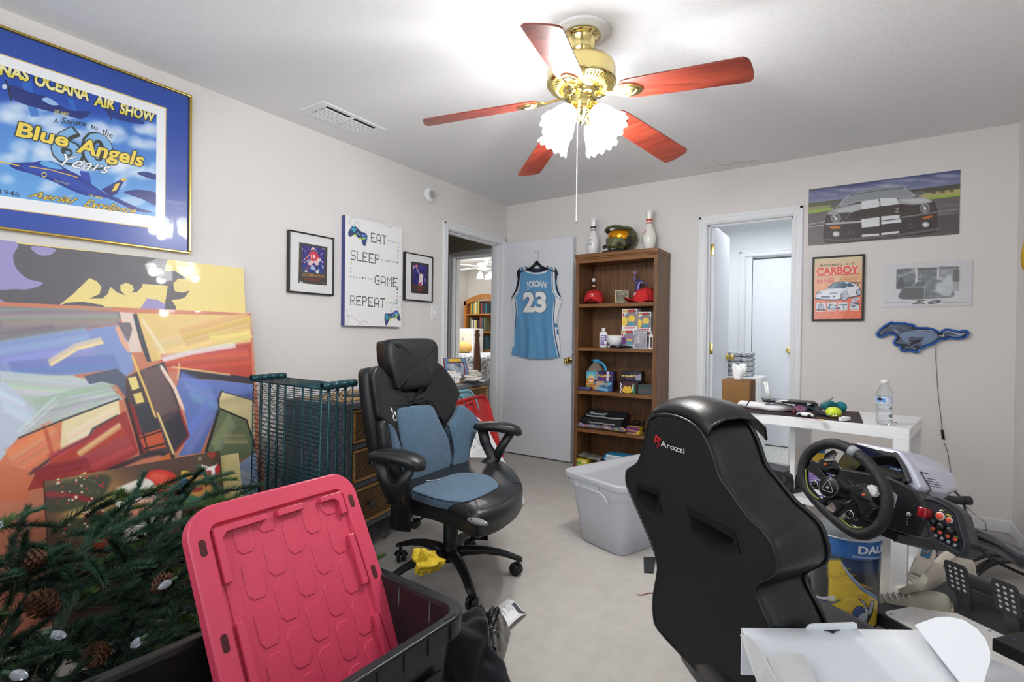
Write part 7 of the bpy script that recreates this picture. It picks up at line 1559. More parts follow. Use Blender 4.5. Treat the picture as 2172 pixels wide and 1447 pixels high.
b=B(Xb);b.tube([(p[0],p[1],.147)for p in rrect(-w_/2+.004,-.061,w_/2-.004,.061,.01)],.004,6,closed=True);b.build('edge_braid',m_rattan,t)
def tis(u,v):a=2*PI*u;r=.012+.03*v*(1+.35*math.sin(3*a))*(1-.55*v*v);return Vector((r*math.cos(a)*1.3-.006+.014*v*math.sin(v*3),r*.6*math.sin(a),.146+.085*v*(1+.12*math.sin(2*a))))
b=B(Xb);b.grid(tis,30,14);b.build('tissue',M('tissue_white',(242,243,245),.9),t,solid=.0006)
def roll(name,label,cat,pts,rs_,m,seed,fl=1.):
 rg=np.random.RandomState(seed);S=spline([tuple(p)for p in pts],False,6);n=len(S);R=[]
 for i,p in enumerate(S):
  f=i/(n-1)*(len(rs_)-1);k=min(int(f),len(rs_)-2);r=rs_[k]+(rs_[k+1]-rs_[k])*(f-k);tg=Vector(S[min(i+1,n-1)])-Vector(S[max(i-1,0)]);sd=Vector((-tg.y,tg.x,0)).normalized()
  R.append([Vector(p)+sd*(r*math.cos(q)*(1+.06*math.sin(3*q+i*.9)))+Vector((0,0,r*fl+r*fl*math.sin(q)*(1+.07*math.sin(2*q-i*.7))))for q in[2*PI*k/18 for k in range(18)]])
 b=B();b.loft(R);return tag(b.build(name,m),label,cat)
m_sock=M('white_cotton',(236,234,238),.9,bump=.4,bs=260)
roll('white_cloth','rolled white cloth lying across the desk mat in front of the tissue box','cloth',[onz(1560,861,ZM),onz(1580,864,ZM),onz(1610,869,ZM),onz(1645,873,ZM),onz(1674,872,ZM),onz(1682,868,ZM)],[.012,.028,.026,.027,.03,.022,.008],m_sock,3,.72)
e0=onz(1632,852,ZM);e0=ony(1632,852,3.0);P3=lambda x,y,yy:ony(x,y,yy)
t=thing('white_device_arm','white folding arm device standing on the desk behind the cloth','device',(e0.x,3.0,ZM))
b=B();a0,a1=P3(1631,850,3.0),P3(1622,813,3.0);b.tube([a0,a1],[.006,.005],8);a0b,a1b=P3(1634,850,2.995),P3(1627,813,2.995);b.tube([a0b,a1b],[.006,.005],8);b.ell(a1,(.008,.005,.008),10,6);b.ell(a1b,(.008,.005,.008),10,6);b.build('arm',m_white,t)
b=B();q0,q1=P3(1630,852,2.99),P3(1672,850,2.96);b.tube([q0,(q0+q1)/2+Vector((0,0,.0)),q1],[.010,.011,.009],8,flat=.55);b.tube([Vector((q0.x,q0.y,ZM)),q0],.008,8);b.build('base_bar',m_white,t)
b=B();zt_=ZM+.052;A1,A2=onz(1618,850,zt_+.004),onz(1734,858,zt_);dv=(A2-A1);ux_=dv.normalized();
Xq=frame((A1+A2)/2,ux_,Vector((-ux_.y,ux_.x,0)).normalized());b=B(Xq);b.rbox((0,.05,0),(dv.length,.12,.012),.004);
t=thing('black_tablet','flat black tablet resting on the cloth and plush toys on the desk','tablet',Xq);b.build('body',m_black,t);b=B(Xq);b.box((-.05,-.0105,0),(.03,.0006,.004));b.box((.085,-.0105,0),(.018,.0006,.004));b.build('label',m_white,t)
b=B();L=[onz(1737,859,ZM+.05),onz(1762,849,ZM+.075),onz(1757,847,ZM+.08)+duy*.10,onz(1733,857,ZM+.055)+duy*.10];b.add(L,[(0,1,2,3)]);tag(b.build('grey_booklet',M('booklet_grey',(130,132,134),.4),solid=.006),'grey booklet tilted up behind the yellow-green toy on the desk','booklet')
b=B();L=[onz(1712,862,ZM+.042),onz(1757,882,ZM+.008),onz(1760,879,ZM+.01)+duy*.08,onz(1716,861,ZM+.045)+duy*.08];b.add(L,[(0,1,2,3)]);tag(b.build('dark_folder',M('folder_dark',(52,58,70),.4),solid=.004),'dark thin folder slanting down from the black tablet to the green toy','folder')
m_tealp=M('teal_plush',(24,120,130),.6,vs=30,var=.25)
def ball(name,label,cat,px,py,r,m,squash=.85,ln_=0.):
 c=onz(px,py,ZM);X=T(c.x,c.y,ZM)@rotz(-.2);t=thing(name,label,cat,X);b=B(X);b.ell((0,0,r*squash),(r*(1+ln_),r,r*squash),20,14);b.build('body',m,t);return t,X
t,X=ball('teal_plush','teal rounded plush behind the yellow-green toy on the desk','plush toy',1757,874,.03,m_tealp,1.05,.3);b=B(X);b.ell((.05,.02,.03),(.03,.026,.028),16,10);b.ell((-.10,.015,.02),(.055,.03,.02),16,10);b.build('limb',m_tealp,t)
t,X=ball('green_toy','yellow-green round toy ball on the right of the desk mat','toy',1768,886,.032,M('lime_vinyl',(196,216,50),.35),.82,.12)
b=B(X)
for k in range(4):b.ell((-.018+k*.012,-.030,.016+.004*math.sin(k*2)),(.004,.003,.004),8,6)
b.build('teeth',m_white,t);b=B(X);b.tube([(-.03,-.012,.028),(-.042,-.02,.034)],[.004,.001],8);b.build('horn',m_white,t)
t,X=ball('pink_plush','pale pink plush cube under the black tablet on the desk','plush toy',1698,875,.026,M('pink_plush',(226,176,206),.7),.9,.25)
b=B(X);b.ell((.004,-.0255,.026),(.009,.004,.006),10,6);b.build('mouth',M('mouth_pink',(206,110,150),.6),t);b=B(X);b.ell((-.012,-.0245,.034),(.003,.002,.003),8,5);b.ell((.018,-.0245,.034),(.003,.002,.003),8,5);b.build('eyes',m_black,t)
c=onz(1708,884,ZM);X=T(*c)@rotz(-.25);t=thing('toy_car','tiny white toy car on the desk mat before the pink plush','toy car',X)
b=B(X);b.loft([[(q[0],q[1],z)for q in rrect(-w_,-.012,w_,.012,.006)]for z,w_ in((.005,.038),(.012,.038),(.017,.03),(.021,.018))]);b.build('body',m_white,t)
for x in(-.022,.022):
 for y in(-.0125,.0125):b=B(X);b.cyl((x,y-.002,.008),(x,y+.002,.008),.008,seg=14);b.build('wheel',m_black,t)
c=onz(1684,879,ZM);b=B(T(*c));b.lathe([(0,0),(.010,0),(.012,.006),(.010,.024),(.007,.03),(0,.03)],14);tag(b.build('small_bottle',M('maroon_glass',(84,30,44),.15,coat=.4)),'tiny maroon bottle between the cloth and the pink plush','bottle')
c=onz(1715,890,ZM);b=B(T(*c)@rotz(-.3));b.box((0,0,.002),(.1,.024,.003));tag(b.build('pink_wrapper',M('pink_wrapper',(206,150,176),.5,vs=60,col2=(240,226,230))),'flat pink wrapper on the mat in front of the toy car','wrapper')
c=onz(1741,891,ZM);b=B(T(*c)@rotz(.2));b.prism([(-.012,-.008),(.012,-.01),(.016,.006),(0,.014),(-.014,.006)],0,.003);tag(b.build('yellow_tag',M('yellow_tag',(206,190,90),.5)),'small yellow tag on the mat left of the green toy','tag')
c=onz(1790,893,ZM);X=T(*c)@rotz(.9);t=thing('white_charger','white plug adapter at the right end of the desk mat','charger',X);b=B(X);b.rbox((0,0,.009),(.05,.018,.018),.003);b.rbox((.026,.01,.009),(.02,.034,.018),.003);b.build('body',m_white,t);b=B(X);b.box((-.02,0,.019),(.006,.008,.002));b.build('prongs',m_steel,t)
b=B();Y1=[onz(*q,ZM+.003)for q in((1605,862),(1570,856),(1530,862),(1528,868),(1545,871),(1552,874))]
b.tube(spline([tuple(p)for p in Y1],False,6),.0025,6);Y2=[onz(1591,848,ZM+.06),onz(1582,862,ZM+.03),onz(1565,880,DZt-.0),onz(1556,888,DZt-.06)-duy*.012,onz(1550,900,DZt-.2)-duy*.012]
b.tube(spline([tuple(p)for p in Y2],False,6),.0028,6);Y3=[onz(1545,858,ZM+.003),onz(1520,862,ZM+.003),onz(1504,876,DZt+.004),onz(1498,890,DZt-.1)-dux*.03];b.tube(spline([tuple(p)for p in Y3],False,6),.0028,6)
tag(b.build('black_cable',m_black),'black cable looping off the left end of the white desk','cable')
c=onz(1875,900,DZt);X=T(c.x,c.y,DZt+.001);t=thing('water_bottle','clear plastic water bottle with blue label at the right end of the desk','bottle',X)
m_pet=M('clear_pet',(244,248,250),.04,trans=.92,var=0,ior=1.18)
pr=[(.0,.004),(.012,.001),(.024,0),(.030,.006),(.032,.02)]
for k in range(6):z=.026+k*.0095;pr+=[(.0315-.004*(k==3),z),(.0298-.004*(k==3),z+.0045)]
pr+=[(.0305,.088),(.032,.094),(.032,.126),(.0315,.132),(.0285,.148),(.021,.168),(.0135,.182),(.0125,.19)]
b=B(X);b.lath0([(r,z)for r,z in pr],32);b.build('bottle',m_pet,t)
b=B(X);b.lath0([(max(.0,r-.0022),z)for r,z in pr if z<.086]+[(.0,.086)],32);b.build('water',M('water',(250,252,253),.02,trans=.95,var=0,ior=1.2),t)
b=B(X);b.lathe([(0,.184),(.0145,.184),(.0145,.2),(.0135,.2025),(0,.2025)],24);b.build('cap',m_white,t)
im=Img(260,64,(206,220,236))
for x in(40,170):im.poly([(x-26,14),(x+26,10),(x+28,50),(x-24,54)],(60,120,196),.9,1);im.circ((x,20),14,(30,34,54));im.text('KIRKLAND',x,40,11,(230,236,244),bold=.02);im.text('WATER',x,52,10,(230,236,244),bold=.02)
b=B(X);n_=36;vs=[(.0324*math.cos(2*PI*i/n_),.0324*math.sin(2*PI*i/n_),z)for z in(.095,.125)for i in range(n_+1)];b.add(vs,[(i,i+1,n_+2+i,n_+1+i)for i in range(n_)],True);b.uv=[((i/n_*1.0+.0)%1.0001,v)for v in(0,1)for i in range(n_+1)];b.build('label',im.mat('water_label',.4),t)
b=B();c=onz(1896,896,DZt+.002);q=random.Random(2)
for k in range(5):x,y=c.x+q.uniform(-.012,.012),c.y+q.uniform(-.012,.012);b.tube([(x,y,DZt+.0015),(x+q.uniform(-.008,.008),y+q.uniform(-.008,.008),DZt+.002)],.001,5)
tag(b.build('earring_bits',m_dkmetal),'tiny dark metal bits on the desk beside the water bottle','trinkets')
dsk=lambda x,y,z:Xk@Vector((x,y,z))
def under(px,py,yl):
 p0=dsk(0,yl,0);return onp(px,py,p0,duy)
ZS=.326
c=under(1622,1000,.36);X=T(c.x,c.y,ZS)@rotz(-.18);t=thing('clear_tray','clear plastic tub with yellow wrappers on the shelf under the desk','tub',X)
b=B(X);b.loft([[(q[0],q[1],z)for q in rrect(-w_,-d_,w_,d_,.03)]for z,w_,d_ in((0,.10,.075),(.075,.118,.09),(.078,.122,.094),(.078,.114,.086),(.004,.096,.071))],caps=False);b.build('tub',M('clear_tub_plastic',(236,240,242),.08,trans=.8,alpha=.8,var=0,ior=1.2),t)
b=B(X);q=random.Random(4)
for k in range(8):b.box((q.uniform(-.06,.06),q.uniform(-.04,.04),.02+.005*k),(.06,.02,.004),rotz(q.uniform(0,3))@Matrix.Rotation(q.uniform(-.5,.5),4,'X')if False else None)
tag(b.build('yellow_wrappers',M('yellow_wrap',(216,196,60),.5,vs=40,col2=(240,226,130))),'yellow wrappers lying in the clear tub under the desk','wrappers')
c=under(1682,1040,.30);X=T(c.x,c.y,ZS)@rotz(-.18);t=thing('parts_case','small clear parts case with black lid on the shelf under the desk','case',X)
b=B(X)
for k in range(4):b.rbox((-.024+k*.016,0,.03),(.0145,.05,.06),.002)
b.build('drawers',M('case_clear',(190,194,198),.15,alpha=.75,vs=40,var=.4),t);b=B(X);b.rbox((0,0,.075),(.07,.055,.024),.004);b.build('lid',m_black,t);b=B(X);b.rbox((.0,0,.1),(.045,.04,.022),.006);b.build('top_tray',M('amber_bits',(150,120,70),.5,vs=70,col2=(90,150,130)),t)
cN=onz(1662,1110,.0);Xp_=frame(Vector((-.40,2.90,0)),Vector((.93,-.37,0)),Vector((.37,.93,0)))
TR=onz(1668,1008,.43);Xp_=frame(Vector((TR.x,TR.y,0))-Vector((.30,-.14,0)),Vector((.906,-.423,0)),Vector((.423,.906,0)))
t=thing('desktop_computer','black desktop computer case standing on the carpet behind the gaming chair','computer',Xp_)
wP,dP,hP=.33,.20,.43
b=B(Xp_);b.loft([[(q[0],q[1],z)for q in rrect(0,0,wP,dP,.02)]for z in(.012,hP-.04)]+[[(q[0],q[1],hP-.012)for q in rrect(.006,.006,wP-.006,dP-.006,.02)],[(q[0],q[1],hP)for q in rrect(.02,.02,wP-.02,dP-.02,.015)]],smooth=False);b.build('case',M('pc_black',(30,31,34),.4),t,bev=.003)
b=B(Xp_);b.box2((.17,.03,hP),(wP-.03,dP-.03,hP+.004));b.build('top_panel',M('pc_grey',(74,76,80),.5),t,bev=.002);b=B(Xp_);b.box2((.05,.03,hP-.002),(.155,dP-.03,hP+.001));b.build('tray_recess',M('pc_dark',(10,10,12),.5),t)
b=B(Xp_);b.box2((wP-.002,.05,.06),(wP+.006,dP-.05,hP-.08));b.build('front_strip',m_black,t,bev=.003)
for x in(.03,wP-.03):
 for y in(.03,dP-.03):b=B(Xp_);b.cyl((x,y,0),(x,y,.014),.012,seg=10);b.build('foot',m_black,t)
c=under(1733,975,.34);X=T(c.x,c.y,ZS)@rotz(-.1);t=thing('snack_canister','yellow canister with blue lid on the shelf under the desk','canister',X)
b=B(X);b.lathe([(0,0),(.036,0),(.037,.01),(.037,.20),(0,.20)],24);b.build('can',M('canister_yellow',(226,190,60),.4),t);b=B(X);b.lathe([(0,.2),(.0385,.2),(.0385,.222),(0,.224)],24);b.build('lid',M('lid_blue',(50,100,170),.4),t)
c=under(1735,1060,.22);im=Img(80,110,(110,84,156))
for k in range(6):im.poly([(8,10+k*9),(60,10+k*9),(60,13+k*9),(8,13+k*9)],(226,222,236),.7)
im.poly([(6,70),(74,70),(74,104),(6,104)],(226,224,230));imgbox('purple_carton','purple and white carton on the shelf behind the steering wheel','carton',(c.x+.01,c.y,ZS),(.11,.05,.15),-.15,im.mat('carton_print',.5),M('carton_white',(228,226,232),.6))
WC=Vector((-.015,2.48,0));WR0,WR1,WH=.113,.128,.355
def cyl_tf(x,y,W=1100,H=330):
 q=ray(x,y);e=np.array([0.,0.])-np.array(WC[:2]);dd=q[:2];a=dd@dd;bb=2*e@dd;r=.1225;cc=e@e-r*r;disc=bb*bb-4*a*cc
 tt=(-bb-math.sqrt(max(disc,0)))/(2*a);px=dd*tt-np.array(WC[:2]);ang=math.atan2(px[1],px[0]);z=1.127+q[2]*tt
 return((ang/(2*PI))%1)*W,(1-z/WH)*H
im=Img(1100,330,(20,21,24));f_=lambda x,y:cyl_tf(1660+x/5.167,1080+y/5.167)
raw=lambda:setattr(im,'tf',lambda x,y:(x,y));im.tf=f_
A=lambda pts:[f_(*p)for p in pts]
raw()
im.poly([(0,0),(1100,0),(1100,70),(0,70)],(34,98,170));im.poly([(0,70),(1100,70),(1100,120),(0,120)],(26,60,110),.9,12)
im.tf=f_
im.poly([(320,340),(330,330),(420,400),(540,450),(530,470),(420,425)],(160,176,200),.9,1);im.poly([(750,500),(900,520),(1090,490),(1090,515),(900,545),(760,530)],(150,166,200),.9,1)
im.poly([(500,560),(640,560),(650,600),(740,740),(860,870),(1060,1000),(1060,1290),(650,1240),(480,1100),(500,800)],(206,178,50),1,3);im.poly([(490,560),(640,540),(640,700),(490,760)],(206,178,50),.7,10)
rs=np.random.RandomState(5)
for k in range(26):
 x,y=rs.uniform(500,900),rs.uniform(600,1200)
 if y>620+(x-640)*.9-40 and x<1000:im.poly([(x,y),(x+rs.uniform(60,150),y+rs.uniform(20,40)),(x+100,y+50),(x-4,y+34)],[(176,140,40),(226,200,80),(190,156,46)][k%3],.6,1)
im.poly([(636,590),(660,600),(740,720),(880,870),(1060,985),(1060,1012),(870,895),(730,750)],(70,120,190),1,1);im.poly([(630,588),(645,585),(740,715),(880,862),(1060,976),(1060,985),(875,872),(730,730)],(190,200,220),.9,1)
im.poly([(345,940),(430,965),(520,955),(560,950),(560,985),(450,1000),(345,975)],(190,194,200),1,1);im.circ((545,983),33,(200,204,208),1,1);im.poly([(350,980),(450,1005),(560,1020),(640,990),(640,1010),(540,1045),(400,1030)],(50,80,140),.9,2)
im.circ((850,1180),88,(20,24,40),ry=112);im.circ((850,1180),80,(40,90,160),ry=104);im.smooth([(810,1290),(830,1210),(900,1150),(930,1180),(920,1280),(870,1290)],(170,176,184))
for L in([(775,1150),(830,1120),(930,1130)],[(800,1250),(830,1150),(890,1080)],[(770,1190),(840,1150),(920,1140)]):im.line(L,9,(18,22,40),curve=True)
im.poly([(832,985),(900,1010),(950,1090),(985,1000),(1015,1010),(1010,1130),(975,1230),(935,1290),(900,1290),(935,1180),(900,1060)],(20,22,36));im.poly([(858,1000),(900,1018),(950,1120),(988,1010),(1008,1018),(1000,1130),(970,1180),(958,1130),(930,1280),(925,1180),(905,1060)],(166,176,190))
xd,yd=f_(818,485);xl,_=f_(1043,482);_,yt=f_(820,402);im.tf=lambda x,y:(x,y)
flipx=xl<xd
Wt=abs(xl-xd)/3.0*6.1
m_=im.tmask('DALLAS',lambda u,v:(xd+(xl-xd)/abs(xl-xd)*u*Wt/3.55,yd-v*(yd-yt)/.73),.035,'LEFT',0.,1.05);im.put(m_,(236,238,242))
t=thing('waste_basket','metal waste basket printed DALLAS in blue, black and yellow','waste basket',WC)
X=T(*WC);b=B(X);n_=72;prof=[(WR0,.012),(WR0+.004,.08),(WR1-.006,.25),(WR1,WH)];vs=[];uv=[]
for r,z in prof:
 for i in range(n_+1):a=2*PI*i/n_;vs.append((r*math.cos(a),r*math.sin(a),z));uv.append((i/n_,z/WH))
b.add(vs,[(j*(n_+1)+i,j*(n_+1)+i+1,(j+1)*(n_+1)+i+1,(j+1)*(n_+1)+i)for j in range(3)for i in range(n_)],True);b.uv=uv;b.build('body',im.mat('basket_print',.28,coat=.5),t)
b=B(X);b.lath0([(WR1+.001,WH-.004),(WR1+.003,WH),(WR1,WH+.003),(WR1-.003,WH),(WR1-.006,.25),(WR0-.003,.016),(0,.016)],72);b.build('inner_wall',M('zinc',(170,176,180),.38,.8),t);b=B(X);b.lathe([(0,.0),(WR0+.002,.0),(WR0+.003,.012),(0,.012)],48);b.build('base_ring',m_steel,t)
Q=[onz(*p,.0)for p in((1655,1208),(1730,1240),(1860,1348),(1700,1380))]
b=B();b.add([p+Vector((0,0,h))for h in(.0,.02)for p in Q],[(0,1,2,3),(7,6,5,4),(0,4,5,1),(1,5,6,2),(2,6,7,3),(3,7,4,0)]);tag(b.build('black_board',M('chipped_board',(44,46,50),.55,vs=40,var=.15),bev=.001),'worn black board lying on the carpet before the waste basket','board')
b=B();q0,q1=onz(1700,1222,.03),onz(1728,1180,.03);dq=(q1-q0).normalized();X=frame(q0+Vector((0,0,.02)),Vector((0,0,1)),Vector((0,0,1)).cross(dq)*-1,dq);t=thing('blue_tube','rolled blue patterned tube with black end left of the waste basket','tube',X)
b=B(X);b.lath0([(.026,0),(.026,.16)],24);b.lath0([(.024,.16),(.024,0)],24);b.build('sleeve',M('blue_pattern',(110,160,200),.5,vs=46,col2=(190,200,206)),t);b=B(X);b.lathe([(0,.02),(.0238,.02),(.0255,-.001),(.0262,-.001),(.0262,.003)],24);b.build('end',m_black,t)
b=B(T(*onz(1712,1235,.01))@rotz(-.7));b.rbox((0,0,.012),(.12,.03,.024),.004);tag(b.build('black_case',m_black),'small black case under the rolled blue tube','case')
Wd=Vector((-.58,-.77,.27)).normalized();Rd=(-Wd).cross(Vector((0,0,1))).normalized();Ud=Rd.cross(-Wd);Cw=dep(1790,1040,1.5);Xw=frame(Cw,Rd,Ud,Wd)
def wl_(L,w=0.,s=3.733,ox=1690,oy=920):
 o=[]
 for x,y in L:
  p=onp(ox+x/s,oy+y/s,Cw+Wd*w,Wd)-Cw;o.append((p.dot(Rd),p.dot(Ud)))
 return o
m_grip=M('wheel_leather',(27,28,30),.5,bump=.6,bs=420);m_whl=M('wheel_plastic',(25,26,29),.36)
t=thing('steering_wheel','black flat-bottomed racing wheel with round hub in front of the waste basket','steering wheel',Xw)
cen=[(50,300),(58,235),(95,160),(175,100),(280,78),(380,102),(470,158),(548,218),(614,292),(668,372),(705,460),(715,560),(695,660),(645,745),(560,792),(475,792),(385,742),(270,648),(150,525),(78,430),(52,365)]
rimc=spline(wl_(cen),True,5);b=B();b.tube([(x,y,.0)for x,y in rimc],.0158,14,closed=True,X=Xw);b.build('rim',m_grip,t)
b=B()
for L,dr in(([(420,128),(445,138),(470,152),(492,164)],.0163),):b.tube([(x,y,0)for x,y in wl_([(430,130),(455,146),(480,163)])],dr,14,X=Xw)
b.build('grey_marker',M('marker_grey',(150,154,160),.4),t)
b=B()
for L in([(92,290),(96,360),(112,440),(150,490),(200,525)],[(360,670),(410,715),(465,750),(540,748)]):
 S=spline(wl_(L),False,5);b.tube([(x,y,.012)for x,y in S],.0022,6,X=Xw)
b.build('yellow_stitching',M('stitch_yellow',(150,160,70),.7),t)
hc=wl_([(312,440)])[0];Xh_=Xw@T(hc[0],hc[1],0)
b=B();b.lathe([(0,.034),(.029,.034),(.0315,.031),(.036,.015),(.037,-.01),(.037,-.055),(.034,-.062),(.034,-.10),(.04,-.115),(.04,-.14),(0,-.14)],40,Xh_);b.build('hub',m_whl,t)
b=B();b.lath0([(.0305,.0335),(.0305,.0352),(.0288,.0352),(.0288,.0335)],48,Xh_);b.build('hub_ring',M('ring_grey',(120,122,126),.3,.6),t);b=B();b.lath0([(.0374,-.028),(.0374,-.02)],40,Xh_);b.lath0([(.0374,-.05),(.0374,-.047)],40,Xh_);b.build('silver_band',m_steel,t)
b=B();tri=spline([(-.001,.018),(.016,-.006),(.015,-.012),(.009,-.013),(-.013,-.012),(-.016,-.006),(-.008,.012)],True,4);b.tube([(x,y,.0352)for x,y in tri],.0008,6,closed=True,X=Xh_)
for a in(90,50,130,15,165,-90):b.add([(0.0+.0015*math.cos(math.radians(a+90)),-.003+.0015*math.sin(math.radians(a+90)),.0354),(.0-.0015*math.cos(math.radians(a+90)),-.003-.0015*math.sin(math.radians(a+90)),.0354),(.008*math.cos(math.radians(a)),-.003+.008*math.sin(math.radians(a)),.0354)],[(0,1,2)],X=Xh_)
b.build('emblem',M('emblem_grey',(190,192,196),.4),t)
b=B()
for L in([(95,285),(140,212),(250,250),(330,300),(300,330),(210,290),(250,340),(225,385),(130,310)],[(430,500),(500,560),(520,620),(545,665),(600,600),(640,585),(560,500),(470,430)],[(180,580),(250,470),(290,520),(225,570),(240,620),(300,640),(360,560),(420,565),(300,680)]):b.prism(wl_(L,.0),-.012,.012,X=Xw)
b.build('spokes',m_whl,t,bev=.003)
b=B()
for L,h in(([(222,230),(250,212),(300,210),(345,290),(290,310),(240,270)],.03),([(452,430),(545,418),(600,540),(560,520),(500,500)],.03)):b.prism(wl_(L),-.008,h,X=Xw)
b.build('button_pod',m_whl,t,bev=.003)
for x,y,m,r in((232,245,'o',.0042),(262,244,'k',.0036),(268,274,'k',.0036),(532,486,'o',.0045),(520,440,'k',.0036),(498,448,'k',.0036)):
 q=wl_([(x,y)],.03)[0];b=B();b.lathe([(0,.03),(r,.03),(r,.033),(r*.7,.0345),(0,.0345)],14,Xw@T(q[0],q[1],0));b.build('button',M('button_orange',(206,84,54),.4)if m=='o' else m_black,t)
b=B();b.prism(wl_([(228,205),(300,200),(302,214),(230,220)],.03),.02,.034,X=Xw);b.build('silver_switch',m_steel,t)
for x,y in((165,410),(445,648)):
 q=wl_([(x,y)],.0)[0];b=B();b.lathe([(0,-.012),(.013,-.012),(.0135,.01),(.012,.014),(.009,.0145),(.009,.012),(.005,.012),(.005,.016),(0,.016)],24,Xw@T(q[0],q[1],0));k_=b.build('rotary_knob',m_whl,t);b=B();b.lath0([(.0122,.0135),(.0112,.0150),(.0100,.0146)],24,Xw@T(q[0],q[1],0));b.build('knob_ring',m_steel,k_)
q=wl_([(596,452)],-.02)[0];b=B();b.prism([(.017*(1 if i%2 else .84)*math.cos(2*PI*i/24),.017*(1 if i%2 else .84)*math.sin(2*PI*i/24))for i in range(24)],-.012,.004,X=Xw@T(q[0],q[1],-.02));b.build('bright_dial',m_white,t)
b=B();b.prism(wl_([(205,215),(225,160),(290,125),(318,150),(290,195),(270,210)],-.03),-.034,-.030,X=Xw);b.build('paddle',m_steel,t);b=B();b.prism(wl_([(746,450),(790,490),(765,590),(755,560)],-.03),-.034,-.030,X=Xw);b.build('paddle',M('paddle_white',(226,226,240),.3,.3),t)
b=B();b.prism(wl_([(235,570),(262,575),(305,615),(290,628),(240,600)],.012),.012,.0135,X=Xw);b.build('spoke_slot',m_steel,t)
t=thing('wheel_base','silver and black wheel base with display hood behind the steering wheel','wheel base',Xw@T(0,0,-.14))
m_silver=M('silver_plastic',(196,198,214),.32,.25,var=.03)
F0=[(-.108,.152),(.03,.152),(.062,.118),(.088,.078),(.06,.05),(-.10,.05),(-.14,.075)]
def ring(pts,w):return[Xw@Vector((x,y,w))for x,y in pts]
M0=[(-.10,.158),(.035,.158),(.075,.122),(.112,.07),(.08,.0),(-.10,.0),(-.135,.07)];M1=[(-.075,.168),(.035,.166),(.088,.125),(.115,.075),(.08,.015),(-.07,.02),(-.11,.08)];M2=[(-.045,.165),(.03,.162),(.075,.13),(.092,.095),(.06,.055),(-.04,.06),(-.07,.1)];M3=[(-.02,.15),(.02,.148),(.045,.13),(.05,.11),(.03,.09),(-.02,.095),(-.035,.12)]
b=B();b.loft([ring(M0,-.145),ring(M0,-.17),ring(M1,-.25),ring(M2,-.34),ring(M3,-.40)],smooth=False);b.build('housing',m_silver,t,bev=.008,bseg=3)
b=B();b.loft([ring([(x*.97,y-.002)for x,y in F0],-.128),ring(F0,-.147)],smooth=False);b.build('display_hood',M('gloss_black',(10,11,13),.06,coat=.8),t,bev=.003)
PL=[(-.13,.06),(.03,.075),(.085,.064),(.112,.055),(.138,.026),(.151,-.021),(.143,-.066),(.105,-.072),(-.10,-.072),(-.135,-.04)]
b=B();b.loft([ring(PL,-.122),ring(PL,-.16),ring([(x*.96,y)for x,y in PL],-.2)],smooth=False);b.build('front_panel',m_whl,t,bev=.006,bseg=3)
b=B();b.text('0 0:00.00',.008,Xw@T(.045,.098,-.1272),bold=.01);b.build('display_text',M('display_glow',(150,170,190),.4),t)
b=B();z2=lambda L,w:wl_(L,w,4.073,1780,930)
for k,r in((0,.006),):
 q=z2([(602,658)],-.122)[0];b.lathe([(0,0),(r,0),(r,.0015),(0,.0015)],20,Xw@T(q[0],q[1],-.1222));
b.build('round_logo',M('logo_white',(206,208,214),.4),t);b=B();q=z2([(602,658)],-.12)[0]
for s in(-1,1):b.tube([(q[0]-.0035,q[1]-.0035*s,-.1204),(q[0],q[1]-.0005*s,-.1204),(q[0]+.0035,q[1]-.0035*s,-.1204)],.0008,5,X=Xw)
b.build('logo_cross',m_black,t)
for y_ in(695,722,748):
 q=z2([(592,y_)],-.122)[0];b=B();b.lathe([(0,-.1222),(.0028,-.1222),(.0028,-.1205),(0,-.1205)],12,Xw@T(q[0],q[1],0));b.build('small_button',M('btn_grey',(90,92,98),.4),t)
for x_,y_ in((522,448),(650,590)):q=z2([(x_,y_)],-.122)[0];b=B();b.lathe([(0,-.1222),(.004,-.1222),(.004,-.1212),(0,-.1212)],12,Xw@T(q[0],q[1],0));b.build('screw',m_black,t)
e1=Xw@Vector((.112,.07,-.17));e2=Xw@Vector((.08,.0,-.17));e3=Xw@Vector((.115,.075,-.25));uu=(e3-e1).normalized();nn=(e2-e1).cross(e3-e1).normalized()
f1=Xw@Vector((.075,.122,-.17));nn2=(f1-e1).cross(e3-e1).normalized()*-1
if nn2.dot(Rd)<0:nn2=-nn2
vv=nn2.cross(uu);vv=vv if vv.z>0 else-vv
for r in range(4):
 b=B()
 for c_ in range(11):p=e1+uu*(.012+c_*.0062+r*.002)+vv*(.010+r*.0075)+nn2*.0005;b.ell(p,(.0018,.0018,.0018),6,4)
 b.build('vent_dots',m_black,t)
b=B();b.tube([e1+vv*.05+uu*.005+nn2*.001,e1+uu*.012-vv*.002+nn2*.001,e2+uu*.01+nn*.001],.0016,6);b.tube([e1+vv*.05+uu*.005+nn2*.001,e1+vv*.046+uu*.075+nn2*.001],.0012,6);b.build('panel_seam',m_black,t)
WB=-.06;bz=lambda L,w=WB:wl_(L,w,5.6,1940,1030)
out=bz([(120,190),(180,175),(300,215),(460,320),(500,390),(540,560),(575,680),(560,760),(520,795),(430,745),(230,640),(200,560),(170,430),(110,300)])
t=thing('button_box','black button box with red and white buttons beside the wheel base','button box',Xw@T(.25,0,WB))
P_=spline(ccw(out),True,2)
b=B();b.loft([[(x,y,WB-.045)for x,y in insetp(P_,-.012)],[(x,y,WB-.008)for x,y in insetp(P_,-.012)],[(x,y,WB+.002)for x,y in insetp(P_,-.004)],[(x,y,WB+.002)for x,y in P_],[(x,y,WB-.001)for x,y in insetp(P_,.002)]],Xw,smooth=False);b.build('body',M('box_black',(34,36,42),.38),t,bev=.002)
